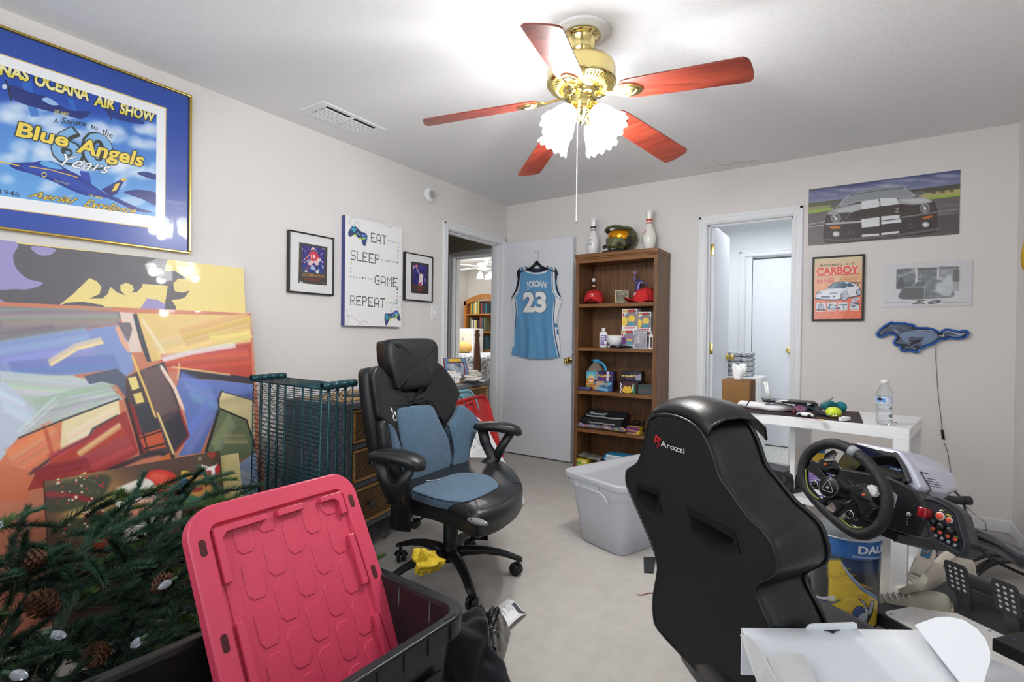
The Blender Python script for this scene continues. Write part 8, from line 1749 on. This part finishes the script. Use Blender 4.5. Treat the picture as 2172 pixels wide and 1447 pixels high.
def rnd_btn(x,y,r,m,m2=None,h=.006):
 q=bz([(x,y)])[0];X=Xw@T(q[0],q[1],WB)
 if m2 is not None:b=B();b.lathe([(0,-.001),(r*1.25,-.001),(r*1.25,h*.6),(r*1.05,h*.8),(0,h*.8)],20,X);k_=b.build('bezel',m2,t)
 b=B();b.lathe([(0,-.001),(r,-.001),(r,h),(r*.85,h*1.2),(0,h*1.2)],20,X);return b.build('button',m,t)
m_rb=M('button_red',(206,76,56),.35);m_wb=M('button_white',(226,210,206),.4);m_bk=M('knob_black',(20,21,24),.4);m_gb=M('button_grey',(120,126,134),.35)
for x,y,r in((310,368,.0085),(418,416,.0062)):rnd_btn(x,y,r,m_rb,m_wb)
for x,y in((232,515),(318,562),(408,605),(495,645)):rnd_btn(x,y,.0048,m_rb,m_bk)
for x,y in((268,600),(340,635),(418,675),(495,715)):rnd_btn(x,y,.0042,m_gb,m_bk)
for x,y in((245,440),(345,495),(450,545)):rnd_btn(x,y,.0085,m_bk,None,.014)
q=bz([(140,330)],WB+.01)[0];b=B();b.rbox((q[0],q[1],WB+.016),(.022,.026,.03),.004,X=Xw);b.build('switch_guard',M('red_guard',(150,16,28),.15,alpha=.85,coat=.5),t)
b=B()
for L in([(300,290),(330,285),(325,305),(296,305)],):b.prism(bz(L),WB-.001,WB+.0015,X=Xw)
b.build('label',m_white,t);b=B()
for L in([(340,300),(360,290),(362,296),(342,308)],[(370,330),(440,362),(440,370),(370,338)],[(380,350),(435,374),(435,380),(380,356)],[(470,600),(515,618),(515,626),(470,608)]):b.prism(bz(L),WB-.001,WB+.0012,X=Xw)
b.build('yellow_markings',M('mark_yellow',(206,200,70),.5),t)
t=thing('rig_stand','black tubular stand carrying the wheel base, its tube curving off to the right','stand',(.25,2.2,0))
b=B();TB=[dep(2000,1110,1.72),dep(2070,1140,1.62),dep(2120,1157,1.5),dep(2180,1190,1.34),dep(2290,1270,1.15),dep(2420,1420,1.0)];TB2=[p for p in TB[:4]]
b.tube(spline([tuple(p)for p in TB[:5]]+[(TB[4].x+.1,TB[4].y-.25,.03)],False,8),.027,20);b.build('tube',M('tube_black',(30,32,40),.3,coat=.2),t)
b=B();b.tube([Cw-Wd*.25-Ud*.09,Cw-Wd*.30-Ud*.085+Rd*.06,TB[0],TB[1]],.024,14);b.build('arm',M('tube_black',(30,32,40),.3,coat=.2),t)
b=B();b.loft([[Xw@Vector((x,y,w))for x,y in rrect(-.08,-.10,.08,-.075,.005)]for w in(-.14,-.36)],smooth=False);b.build('mount_plate',m_black,t)
f2=Vector((.64,.768,0));u2=Vector((.768,-.64,0));PO=onz(1985,1278,.055)
po=Vector((PO.x,PO.y,0));Xpd=frame(po,u2,f2,(0,0,1))
t=thing('pedal_deck','black pedal deck with three perforated pedals and a white patterned heel plate','pedals',Xpd)
m_ped=M('pedal_grey',(58,59,62),.55,bump=.1);sl=Matrix.Rotation(math.radians(14),4,'X')
b=B(Xpd);b.loft([[(x,y,.012)for x,y in((-.07,-.30),(.5,-.30),(.5,.30),(-.07,.30))],[(x,y,.045+.16*max(0,y+.02))for x,y in((-.062,-.295),(.495,-.295),(.495,.12),(-.062,.12))],],smooth=False)if False else None
def deck(y):return .05+.30*max(0.,y+.005)
b.add([(-.07,-.30,0),(.5,-.30,0),(.5,.24,0),(-.07,.24,0),(-.065,-.30,.05),(.495,-.30,.05),(.495,.0,.05),(-.065,.0,.05),(.49,.16,.10),(-.06,.16,.10),(.49,.24,.08),(-.06,.24,.08)],[(3,2,1,0),(4,5,6,7),(7,6,8,9),(9,8,10,11),(0,1,5,4),(11,10,2,3),(1,2,10,8,6,5),(3,0,4,7,9,11)]);b.build('deck',M('deck_black',(46,47,50),.5),t,bev=.004)
b=B(Xpd);b.prism(rrect(-.005,-.29,.49,-.005,.03),.0505,.0535);hp_=b.build('heel_plate',M('heel_white',(232,232,230),.4,var=.01),t)
b=B(Xpd)
for i in range(9):
 for j in range(5):
  cx,cy=.04+i*.052,-.265+j*.055+(.027 if i%2 else 0)
  if cy>-.03:continue
  for a in(30,150,270):
   for o_ in(-.004,0,.004):
    d=Vector((math.cos(math.radians(a)),math.sin(math.radians(a)),0));n_=Vector((-d.y,d.x,0))*o_;p0_,p1_=Vector((cx,cy,.0535))+n_+d*.004,Vector((cx,cy,.0535))+n_+d*.026
    if p1_.y<-.012 and p1_.y>-.285:s_=n_.normalized()*.0004 if o_ else Vector((-d.y,d.x,0))*.0004;b.add([p0_-s_,p1_-s_,p1_+s_,p0_+s_],[(0,1,2,3)])
for f in b.v:f.z=f.z+.0003
ob=b.build('embossed_lines',M('heel_line',(196,196,194),.5),hp_);ob['kind']='stuff'
for x,y in((.02,-.025),(.2,-.025),(.02,-.27),(.47,-.025)):b=B(Xpd);b.cyl((x,y,.053),(x,y,.0555),.005,seg=12);b.build('screw',m_steel,hp_)
for k,(x,y)in enumerate(((.075,.045),(.235,.045),(.40,.05))):
 ph=math.radians(14);Xq=Xpd@T(x,y,.05)@Matrix.Rotation(ph,4,'X')
 b=B(Xq);b.rbox((0,.012,.06),(.046,.03,.13),.004);b.build('pedal_arm',M('pedal_arm_grey',(70,71,74),.5),t)
 Xf_=Xq@T(0,-.006,.145)@Matrix.Rotation(math.radians(90),4,'X')
 P_=rrect(-.042,-.062,.042,.066,.018,4);b=B(Xf_)
 cells=[];b.prism(P_,0,.004);pf_=b.build('pedal_plate',m_ped,t,bev=.0012)
 b=B(Xf_)
 for i in range(3):
  for j in range(5):b.lathe([(0,.0046),(.0042,.0046),(.0062,.0041)],12,T(-.021+i*.021,.042-j*.021,0))
 b.build('plate_hole',M('hole_light',(206,206,206),.4),pf_)
b=B(Xpd);b.rbox((.2,.15,.14),(.42,.03,.05),.006);b.build('cross_bar',m_ped,t);b=B(Xpd)
for k in range(10):b.box((.30+k*.0085,.128,.145),(.003,.016,.045))
b.build('spring_fins',M('fin_grey',(96,98,102),.4),t)
for x in(.15,.32):b=B(Xpd);b.prism([(-.03,0),(.03,0),(.018,.05),(-.02,.06)],-.002,.002,T(x,.04,.052)@Matrix.Rotation(.2,4,'X'));b.build('deck_slot',m_slot,t)
p1=onz(2128,1352,.30);b=B(frame(p1+Vector((.07,.0,0)),u2,f2));b.box2((-.06,-.08,-.035),(.10,.05,.0));tb=tag(b.build('black_bracket',m_black,bev=.003),'black metal bracket with bolt holes at the right edge above the white box','bracket')
b=B(frame(p1+Vector((.07,.0,0)),u2,f2));
for q in(-.03,.01):b.lathe([(0,.0008),(.006,.0008),(.0062,.0001)],12,T(-.04+.0,q,0))
b.build('bolt_hole',M('bolt_blue',(60,66,110),.3,.6),tb)
for k,L in enumerate(([(1990,1196),(2040,1185),(2085,1170),(2120,1174)],[(2060,1210),(2090,1190),(2130,1184),(2160,1190)])):
 P_=[onz(x,y,z)for(x,y),z in zip(L,(.03,.07,.09,.07))];b=B();S=spline([tuple(p)for p in P_],False,5);b.add([Vector(p)+Vector((0,0,0))for p in S]+[Vector(p)+Vector((.02,-.05,0))for p in S],[(i,i+1,len(S)+i+1,len(S)+i)for i in range(len(S)-1)],True);tag(b.build('black_strap',m_black,solid=.005),('black curved strap behind the pedals, the left one of two','black curved strap behind the pedals, the right one of two')[k],'strap')
b=B();q0,q1=onz(2062,1150,.04),onz(2138,1178,.04);dq=(q1-q0).normalized();b.rbox((0,0,0),((q1-q0).length,.05,.05),.006,X=frame((q0+q1)/2,dq,Vector((-dq.y,dq.x,0))));tag(b.build('power_strip',m_black),'black power strip on the carpet under the curved tube','power strip')
b=B();P_=[dep(1990,1058,1.75),dep(2035,1062,1.75)];dq=(P_[1]-P_[0]).normalized();X=frame(P_[0],dq,dq.cross(Vector((0,0,1)))*-1,None);b.tube([P_[0],P_[1]],.018,10,flat=.8);b.tube([P_[1],dep(2040,1061,1.75),dep(2056,1062,1.75)],[.007,.014,.016],10);tag(b.build('black_plug',m_black),'black cable plug hanging behind the button box','plug')
def cable(L,r,label,name='black_cable',m=None,zf=.006):
 b=B();b.tube(spline([tuple(onz(x,y,zf+.004))for x,y in L],False,6),r,6);return tag(b.build(name,m or m_black),label,'cable')
cable([(1925,1190),(1945,1165),(1975,1150),(2010,1152),(2040,1140)],.006,'thick black cable arching behind the white sneaker')
cable([(1922,1150),(1950,1140),(1985,1150),(2010,1140)],.004,'thin black cable nearest the desk leg behind the sneakers')
cable([(1930,1215),(1935,1185),(1965,1160),(2000,1166),(2030,1180)],.005,'black cable curling beside the sneaker tongue')
cable([(1955,1175),(1975,1185),(1990,1165),(2000,1150),(1985,1140)],.004,'black cable loop under the button box')
b=B();b.tube(spline([tuple(dep(*q))for q in((2012,1030,1.9),(2040,1060,1.8),(2052,1100,1.6),(2064,1140,1.45),(2095,1180,1.4),(2140,1205,1.38),(2180,1222,1.36))],False,6),.0042,8);tag(b.build('black_cable',m_black),'black cable running in front of the button box and the curved tube','cable')
b=B();b.rbox(tuple(onz(1965,1182,.02)),(.16,.05,.03),.008);tag(b.build('black_adapter',m_black),'flat black adapter on the carpet behind the sneakers','adapter')
def shoe(label,X,m_up,m_sole,high=1.,patch=None):
 t=thing('sneaker',label,'shoe',X);S=[(-.135,.028,.10,.012),(-.12,.036,.12,.0),(-.08,.04,.125,.0),(-.03,.041,.115,.0),(.02,.044,.09,.0),(.07,.049,.068,.0),(.11,.044,.055,.0),(.135,.028,.04,.005)]
 R=[]
 for x,w_,h_,dz in S:R.append([(x,w_*math.copysign(abs(math.cos(q))**.75,math.cos(q)),.022+dz+max(0,math.sin(q))**.8*(h_*high-.022)if math.sin(q)>0 else .022)for q in[2*PI*k/16 for k in range(16)]])
 b=B(X);b.loft(R);b.build('upper',m_up,t,sub=1)
 P_=spline([(-.14,0),(-.13,.032),(-.08,.042),(-.02,.04),(.04,.046),(.09,.05),(.13,.035),(.148,0),(.13,-.035),(.09,-.05),(.04,-.046),(-.02,-.04),(-.08,-.042),(-.13,-.032)],True,3);b=B(X);b.prism(P_,0,.026);b.build('sole',m_sole,t,bev=.006)
 b=B(X)
 for k in range(5):x=.005+k*.02;h_=.103-k*.008;b.tube([(x,-.032,h_*high-.014),(x+.004,-.012,h_*high+.001),(x+.004,.012,h_*high+.001),(x,.032,h_*high-.014)],.0026,6)
 b.build('laces',m_white,t)
 b=B(X);b.loft([[(x,w_*math.cos(q),z+.009*math.sin(q))for q in[2*PI*k/12 for k in range(12)]]for x,w_,z in((.03,.025,.092*high),(-.02,.03,.125*high),(-.045,.034,.155*high),(-.055,.03,.175*high))]);tn=b.build('tongue',m_up,t)
 if patch:b=B(X);b.add([(-.028,-.018,.149*high),(-.028,.018,.149*high),(-.052,.018,.182*high),(-.052,-.018,.182*high)],[(0,1,2,3)]);b.build('patch',M('blue_patch',(60,130,170),.6),tn,solid=.003);b=B(X);b.tube([(-.03,-.010,.156*high),(-.04,-.002,.168*high),(-.036,.006,.163*high),(-.048,.012,.180*high)],.003,6);b.build('orange_logo',M('orange_patch',(226,150,90),.6),tn)
 b=B(X);b.tube([(-.132,-.03,.06),(-.14,0,.075),(-.132,.03,.06)],.006,6);b.build('heel_tab',m_sole,t)
 return t
m_sg=M('shoe_grey',(176,172,158),.85,bump=.3);m_sw=M('shoe_white',(226,218,204),.8,bump=.3);m_ss=M('shoe_sole',(206,190,156),.7)
c=onz(1915,1296,.0);a=math.atan2(-.10,-.50)
q0,q1=onz(1868,1283,.02),onz(1962,1300,.02);a=math.atan2(q0.y-q1.y,q0.x-q1.x)
shoe('grey sneaker with toe towards the waste basket, lowest of the pair',T((q0.x+q1.x)/2+.02,(q0.y+q1.y)/2,.0)@rotz(a),m_sg,m_ss,.95)
c=onz(1945,1262,.06);shoe('white sneaker with blue and orange tongue patch, behind the grey one',T(.262,2.86,.0)@rotz(math.radians(235)),m_sw,m_ss,1.15,True)
shoe('white sneaker propped behind its mate among the cables',T(.36,3.02,.0)@rotz(math.radians(215)),m_sw,m_ss,1.2,True)
b=B();b.tube(spline([tuple(onz(x,y,.012))for x,y in((1862,1372),(1880,1350),(1900,1322),(1915,1320),(1940,1340))],False,6),.004,6);tag(b.build('grey_cable',M('cable_grey',(120,122,124),.5)),'grey cable loop on the carpet behind the white cardboard box','cable')
b=B();q=[onz(*p,.0)for p in((1366,1216),(1386,1217),(1392,1183),(1365,1183))];b.add([p+Vector((0,0,h))for h in(0,.004)for p in q],[(3,2,1,0),(4,5,6,7),(0,1,5,4),(1,2,6,5),(2,3,7,6),(3,0,4,7)]);tag(b.build('black_booklet',M('booklet_black',(36,38,40),.4,vs=70,var=.3)),'black booklet lying flat on the carpet left of the gaming chair','booklet')
b=B();b.tube(spline([tuple(onz(x,y,.003))for x,y in((1352,1261),(1362,1262),(1372,1259),(1390,1257))],False,4),.002,5);tag(b.build('red_wire',M('wire_red',(150,50,54),.5)),'short red wire with a black plug on the carpet','wire');
GP=Vector(dep(1450,1100,1.28));fg=Vector((.64,.768,0));rec=math.radians(8);gn=(-fg*math.cos(rec)-Vector((0,0,math.sin(rec)))).normalized();gu=Vector((.768,-.64,0));gv=gn.cross(gu).normalized()
Xg=frame(GP,gu,gv,gn)
def gl_(L,s=1.,ox=0.,oy=0.,d=0.):
 o=[]
 for x,y in L:p=onp(ox+x/s,oy+y/s,GP+gn*d,gn)-GP;o.append((p.dot(gu),p.dot(gv)))
 return o
outl=[(1376,889),(1394,877),(1425,878),(1456,889),(1479,905),(1494,923),(1508,952),(1518,983),(1526,1008),(1540,1030),(1556,1051),(1585,1092),(1619,1126),(1637,1151),(1647,1185),(1650,1212),(1640,1226),(1612,1240),(1604,1250),(1608,1270),(1618,1291),(1640,1340),(1656,1400),(1650,1470),(1580,1520),(1520,1490),(1494,1447),(1458,1405),(1396,1338),(1385,1304),(1385,1260),(1394,1205),(1385,1165),(1365,1116),(1345,1069),(1329,1031),(1327,1006),(1331,994),(1353,978),(1365,936)]
m_gl=M('gaming_leather',(22,23,24),.36,bump=.2,bs=240,var=.08,coat=.04);m_gf=M('gaming_back_cloth',(20,20,22),.75,bump=.15,bs=300)
t=thing('gaming_chair','black gaming chair seen from behind with white and red logo','gaming chair',Vector((GP.x,GP.y,0))+fg*.15)
from mathutils.geometry import tessellate_polygon
GO=ccw(gl_(outl));holes=[ccw(gl_([(243,65),(432,140),(440,275),(370,260),(250,130)],4.48,1300,1020)),ccw(gl_([(740,325),(905,412),(1145,545),(1165,635),(950,610),(775,470)],4.48,1300,1020))]
def plate(b,outer,holes,z,flip,X):
 polys=[[Vector((p[0],p[1],0))for p in outer]]+[[Vector((p[0],p[1],0))for p in h]for h in holes];tri=tessellate_polygon(polys);V=[p for P in polys for p in P]
 b.add([(p.x,p.y,z)for p in V],[(a,c,d)if not flip else(a,d,c)for a,c,d in tri],False,X)
TH=.135
def bulge(P,k):return insetp(P,k)
b=B();plate(b,insetp(GO,.008),holes,.0,False,Xg)
for h in holes:b.add([(p[0],p[1],0)for p in h]+[(p[0],p[1],-.06)for p in h],[(i,(i+1)%len(h),len(h)+(i+1)%len(h),len(h)+i)for i in range(len(h))],False,Xg)
bk=b.build('back_cover',m_gf,t)
b=B();S_=spline(GO,True,3);b.loft([[(x,y,.0)for x,y in insetp(S_,.008)],[(x,y,-.004)for x,y in insetp(S_,.002)],[(x,y,-.02)for x,y in S_],[(x,y,-.05)for x,y in insetp(S_,-.003)],[(x,y,-TH*.8)for x,y in insetp(S_,-.004)],[(x,y,-TH)for x,y in insetp(S_,.006)],[(x,y,-TH-.006)for x,y in insetp(S_,.022)]],Xg,caps=False);b.build('side_gusset',m_gl,t)
b=B();plate(b,insetp(GO,.02),[[(p[0],p[1])for p in h]for h in holes],-TH-.004,True,Xg)
for h in holes:b.add([(p[0],p[1],-.055)for p in h]+[(p[0],p[1],-TH-.004)for p in h],[(i,(i+1)%len(h),len(h)+(i+1)%len(h),len(h)+i)for i in range(len(h))],False,Xg)
b.build('front_cover',m_gl,t)
b=B();b.tube([(x,y,-.001)for x,y in insetp(S_,.004)],.0042,8,closed=True,X=Xg);b.build('piping',m_gl,t);b=B();b.tube([(x,y,-TH*.93)for x,y in insetp(S_,-.002)],.0042,8,closed=True,X=Xg);b.build('piping',m_gl,t)
for h,o_ in zip(holes,([(218,10),(435,95),(470,325),(365,300),(235,170)],[(700,255),(1160,475),(1220,705),(970,670),(760,500)])):
 O_=ccw(gl_(o_,4.48,1300,1020));b=B();n1=len(O_);plate(b,O_,[h],.002,False,Xg);b.add([(p[0],p[1],0)for p in O_]+[(p[0],p[1],.002)for p in O_],[(i,(i+1)%n1,n1+(i+1)%n1,n1+i)for i in range(n1)],False,Xg);b.build('opening_frame',M('opening_black',(12,12,13),.5),t)
hr=gl_([(1376,886),(1394,876),(1425,877),(1456,888),(1479,904),(1496,924)]);b=B();R=[]
for dz,up,k in((-.004,.0,1.),(-.02,.018,1.0),(-.055,.028,1.02),(-.095,.026,1.04),(-.135,.014,1.05),(-.16,-.01,1.04),(-.165,-.04,1.0)):
 R.append([(x*k+(.0),y+up,dz)for x,y in spline(hr,False,4)])
vs=[p for r in R for p in r];n1=len(R[0]);b.add(vs,[(i*n1+k,i*n1+k+1,(i+1)*n1+k+1,(i+1)*n1+k)for i in range(len(R)-1)for k in range(n1-1)],True,Xg);b.build('headrest_cap',m_gl,t,solid=.004)
b=B();b.tube([(r[-1][0],r[-1][1],r[-1][2])for r in R],.0036,8,X=Xg);b.tube([(r[0][0],r[0][1],r[0][2])for r in R],.0036,8,X=Xg);b.build('piping',m_gl,t)
a_,b__=gl_([(1399.5,945.5),(1456,964)]);ang=math.atan2(b__[1]-a_[1],b__[0]-a_[0])
a0=gl_([(1403,946)])[0];a1=gl_([(1455,962)])[0];hgt=gl_([(1404,934)])[0];sc_=math.hypot(a1[0]-a0[0],a1[1]-a0[1])
vs,fs=glyphs('Arozzi',.004,'LEFT',.12);wd_=max(p[0]for p in vs);hh=abs(hgt[1]-a0[1])/.73
b=B();ca,sa=math.cos(ang),math.sin(ang);b.add([(a0[0]+(x/wd_*sc_)*ca-y*hh*sa,a0[1]+(x/wd_*sc_)*sa+y*hh*ca,.0025)for x,y in vs],fs,False,Xg);b.build('lettering',M('logo_thread',(226,224,220),.6),t)
b=B();g4=lambda L:gl_(L,4.48,1300,840)
for L,r in(([(418,372),(405,440),(425,425),(418,372),(440,395),(460,415),(430,430)],.0018),([(412,440),(450,418),(440,460),(430,485)],.0024),([(418,375),(438,400),(462,412)],.0022)):b.tube([(x,y,.002)for x,y in g4(L)],r,6,X=Xg)
b.build('red_emblem',M('emblem_red',(196,36,40),.6),t)
sc0=GP+Vector((0,0,.36-GP.z))+fg*.05;Xs_=frame(Vector((sc0.x,sc0.y,0)),gu,fg,(0,0,1))
P_=spline([(-.10,.02),(.25,.0),(.265,.12),(.27,.3),(.25,.44),(.16,.50),(-.04,.50),(-.10,.44),(-.12,.3),(-.12,.12)],True,4)
b=B();cushion(b,P_,Xs_,.24,.37,.05,.0,steps=5);b.build('seat',m_gl,t);b=B();b.tube([(x,y,.345)for x,y in insetp(ccw(P_),.012)],.004,8,closed=True,X=Xs_);b.build('piping',m_gl,t)
for s in(1,):b=B();Q_=spline([(s*.17,.06),(s*.265,.06),(s*.27,.3),(s*.25,.43),(s*.18,.44)],True,4);cushion(b,Q_,Xs_,.33,.41,.03,.0);b.build('seat_bolster',m_gl,t)
b=B();P_=gl_([(1444,1447),(1470,1425)]);b.lathe([(0,0),(.20,0),(.215,.012),(.21,.03),(.17,.05),(.06,.07),(.055,.24),(0,.24)],40,T(sc0.x+fg.x*.18,sc0.y+fg.y*.18,0));b.build('base',m_black,t)
m_cb=M('white_card',(230,234,240),.6,var=.01);m_cbg=M('card_shaded',(206,206,206),.7,var=.02)  # second material: same white card, shade on turned-away flaps put into colour
tA=1.0;a0=dep(1572,1347,tA);a1=dep(1955,1324,tA);z0_=(a0.z+a1.z)/2
ex=Vector((a1.x-a0.x,a1.y-a0.y,0)).normalized();ey=Vector((-ex.y,ex.x,0));Lx_=(a1-a0).length;Xbx=frame(Vector((a0.x,a0.y,0)),ex,ey,(0,0,1))
t=thing('white_cardboard_box','opened white cardboard box with curved flaps in the bottom right corner','cardboard box',Xbx)
zt_=z0_;d_=.34
def sheet(pts,name,m=m_cb,th=.003):
 b=B(Xbx);b.add(pts,[tuple(range(len(pts)))]);return b.build(name,m,t,solid=th)
zn=zt_-.075
b=B(Xbx);b.grid(lambda u,v:Vector((Lx_*u,-d_*v,zt_+(zn-zt_)*v-.012*math.sin(PI*v))),6,10);b.build('lid_panel',m_cb,t,solid=.003)
f3=lambda x,y,off=0.:Xbx.inverted()@onp(x,y,Xbx@Vector((0,0,zt_+off)),(Xbx.to_3x3()@Vector((0,(zn-zt_)/d_*-1,-1))).normalized()*-1)
tb_=[(1708,1339),(1711,1331),(1717,1325),(1728,1323),(1812,1320.5),(1817,1323),(1818,1334)]
b=B(Xbx);b.add([Vector(((lambda p:p.x)(Xbx.inverted()@onp(x,y,Xbx@Vector((0,0,zt_)),ey)),.0,(Xbx.inverted()@onp(x,y,Xbx@Vector((0,0,zt_)),ey)).z))for x,y in tb_],[tuple(range(len(tb_)))]);b.build('tuck_tab',m_cb,t,solid=.003)
q=[f3(x,y,.002)for x,y in((1747,1338),(1781,1336),(1781,1337.6),(1774,1338),(1769,1343),(1763,1342),(1757,1338.8))];b=B(Xbx);b.add(q,[tuple(range(len(q)))]);b.build('slot',m_slot,t,solid=.001)
e_=[f3(x,y,.001)for x,y in((1940,1327),(1985,1324),(2015,1330),(2045,1343),(2072,1364),(2090,1386),(2100,1410),(2100,1428),(2092,1447),(2084,1470),(2050,1468),(2035,1447))]
b=B(Xbx);cr0,cr1=e_[0],e_[-1];ax_=(cr1-cr0).normalized();pts=[]
for p in e_:
 w_=p-cr0;h_=(w_-ax_*w_.dot(ax_)).length;pts.append(p+Vector((0,0,.28*h_)))
b.add(pts,[tuple(range(len(pts)))]);b.build('side_ear',m_cb,t,solid=.003)
l_=[f3(x,y,o)for x,y,o in((1571,1347,.0),(1582,1348,.012),(1598,1362,.03),(1616,1387,.045),(1630,1412,.05),(1645,1440,.045),(1655,1475,.03),(1620,1480,.0),(1607,1447,.0))];b=B(Xbx);b.add(l_,[tuple(range(len(l_)))]);b.build('side_ear',m_cbg,t,solid=.003)
g_=[f3(x,y,.018)for x,y in((1626,1396),(1660,1390),(1690,1387.5),(1703,1390),(1713,1402),(1722,1425),(1731,1447),(1742,1480),(1660,1490),(1645,1440))];b=B(Xbx);b.add(g_,[tuple(range(len(g_)))]);b.build('dust_flap',m_cbg,t,solid=.003)
b=B(Xbx);b.box2((.01,-d_-.30,.0),(Lx_-.01,-d_-.004,zn-.02));b.build('carton',m_cb,t)
b=B(Xbx);b.box2((.02,-d_-.004,zn-.06),(Lx_-.02,-.02,zn-.052))if False else b.box2((.0,-.004,zt_-.09),(Lx_,.0,zt_-.002));b.build('lid_edge',m_cb,t)
p=onz(2085,1389,.28);X2=frame(Vector((p.x,p.y,0)),(math.cos(-.55),math.sin(-.55),0),(math.sin(.55),math.cos(.55),0));b=B(X2);b.box2((.0,-.30,0),(.42,.0,.28));t2=thing('second_cardboard_box','plain white carton at the right edge beneath the opened box flap','cardboard box',X2);b.build('carton',m_cb,t2,bev=.002);b=B(X2);b.box2((.0,-.153,.2801),(.42,-.150,.2805));b.build('seam',M('card_seam',(196,200,206),.7),t2)
m_hon=wood('honey_oak',(186,124,60),(156,96,42),axis=2,scale=8)
YB2=7.40;A0,A1=ony(984,640,YB2),ony(1046,640,YB2);x0,x1=A0.x,A1.x+.25
t=thing('bedroom_bookcase','honey oak arched bookcase full of books in the bedroom','bookcase',((x0+x1)/2,YB2+.15,0))
for x in(x0,x1-.05):b=B();b.box2((x,YB2,0),(x+.05,YB2+.3,1.78));b.build('side_panel',m_hon,t)
b=B();b.box2((x0+.05,YB2+.28,0),(x1-.05,YB2+.3,1.8));b.build('back_panel',m_hon,t)
n=16;top=[(x0+(x1-x0)*i/n,1.78+.12*math.sin(PI*i/n))for i in range(n+1)];bot=[(x,z-.09)for x,z in top][::-1]
b=B(frame((0,YB2+.02,0),(1,0,0),(0,0,1)));b.prism(top+bot,-.02,.02);b.build('arched_top',m_hon,t)
sz_=[ony(1000,y,YB2).z for y in(666,703,741)]
for z in sz_:b=B();b.box2((x0+.05,YB2+.005,z-.025),(x1-.05,YB2+.28,z));b.build('shelf',m_hon,t)
cl=[(150,60,50),(40,50,70),(220,210,190),(60,100,110),(190,170,60),(70,40,50),(110,120,90),(30,30,34)];place=['first','second','third','fourth','fifth','sixth','seventh','eighth','ninth','tenth','eleventh','twelfth']
for r,z in enumerate(sz_):
 x=x0+.10
 for k in range(12):
  w_=rnd.uniform(.024,.042);h_=rnd.uniform(.19,.26);b=B();b.box2((x,YB2+.04,z+.001),(x+w_-.002,YB2+.2,z+h_));c=rnd.randrange(8)
  tag(b.build('book',M('book_%d'%c,cl[c],.6)),'%s book from the left on the %s bedroom shelf'%(place[k],('upper','middle','lower')[r]),'book','books on the bedroom shelves');x+=w_
m_quilt=M('star_quilt',(226,228,230),.9,vs=26,col2=(70,76,90),bump=.3)
qz=ony(1000,750,6.0).z;t=thing('bed','bed with black and white patterned quilt in the bedroom','bed',(-4.3,6.2,0))
b=B();b.rbox((-4.25,6.45,qz*.5),(2.2,1.5,qz*.98),.06);b.build('quilt',m_quilt,t)
p=ony(1012,750,5.6);X=T(p.x,5.6,0);zt_=ony(1012,698,5.6).z;b=B(X);b.lathe([(0,0),(.045,0),(.045,.5),(.03,.55),(.055,.62),(.06,.7),(.03,zt_-.12),(.042,zt_-.09),(.028,zt_-.05),(.035,zt_-.02),(0,zt_)],20);b.build('bed_post',wood('walnut',(96,56,32),(70,38,20)),t)
a0,a1=ony(964,697,7.0),ony(1004,697,7.0);t=thing('white_nightstand','white drawer chest beside the bedroom bookcase','chest',((a0.x+a1.x)/2,7.15,0));b=B();b.box2((a0.x,7.0,0),(a1.x,7.3,a0.z));b.build('carcass',m_white,t,bev=.01)
for k in range(3):
 b=B();z=a0.z-.06-k*.3;b.box2((a0.x+.03,6.985,z-.24),(a1.x-.03,7.0,z));d=b.build('drawer',M('drawer_cream',(232,222,204),.5),t,bev=.006);b=B();b.ell(((a0.x+a1.x)/2,6.975,z-.12),(.018,.018,.018),12,8);b.build('knob',m_steel,d)
p=ony(982,738,6.3);m_pl=M('tan_plush',(206,160,92),.95,bump=.5);t=thing('teddy_bear','tan plush bear lying on the quilt','plush toy',(p.x,6.3,p.z-.1));b=B();b.ell((p.x,6.3,p.z),(.17,.12,.10),18,12);b.build('body',m_pl,t);b=B();b.ell((p.x-.04,6.19,p.z-.03),(.07,.05,.05),14,10);b.build('muzzle',M('pale_plush',(226,200,140),.95),t)
p=ony(1032,545,6.6);t=thing('bedroom_fan','white ceiling fan with glass shades in the bedroom','ceiling fan',(p.x,6.6,2.42));X=T(p.x,6.6,0)
b=B(X);b.lathe([(0,2.42),(.08,2.42),(.05,2.36),(.02,2.35),(.02,2.32),(.15,2.30),(.16,2.22),(.06,2.18),(0,2.18)],28);b.build('motor_housing',m_white,t)
for k in range(5):b=B(X@rotz(k*1.2566+.5));b.box2((.12,-.06,2.245),(.64,.06,2.253));b.build('blade',m_white,t)
for k in range(3):a=k*2.094+4;b=B(X@T(.1*math.cos(a),.1*math.sin(a),2.17));b.lath0([(.02,0),(.05,-.05),(.06,-.12)],16);b.build('lamp_shade',M('plain_glass',(240,240,240),.3),t)
a0,a1=ony(1541,798,4.98),ony(1614,798,4.98);t=thing('bathroom_cabinet','small white cabinet in the bathroom','cabinet',((a0.x+a1.x)/2,5.1,0));b=B();b.box2((a0.x,4.98,.0),(a1.x,5.3,a0.z));b.build('carcass',m_white,t,bev=.003);b=B();b.box2((a0.x+.03,4.965,.14),(a1.x-.02,4.98,a0.z-.04));d=b.build('door',m_white,t,bev=.003);b=B();b.ell((a1.x-.05,4.955,a0.z-.2),(.012,.012,.012),10,8);b.build('knob',m_steel,d)
for k in range(5):
 b=B();z=a0.z+.001+k*.045;b.rbox(((a0.x+a1.x)/2-.05,5.12,z+.022),(.22,.2,.043),.016);t=tag(b.build('towel',M('towel_striped',(232,234,236),.95,vs=30,col2=(90,96,110),stretch=(1,1,5))),'folded striped towel, %s from the bottom of the bathroom stack'%place[k],'towel','towels on the bathroom cabinet')
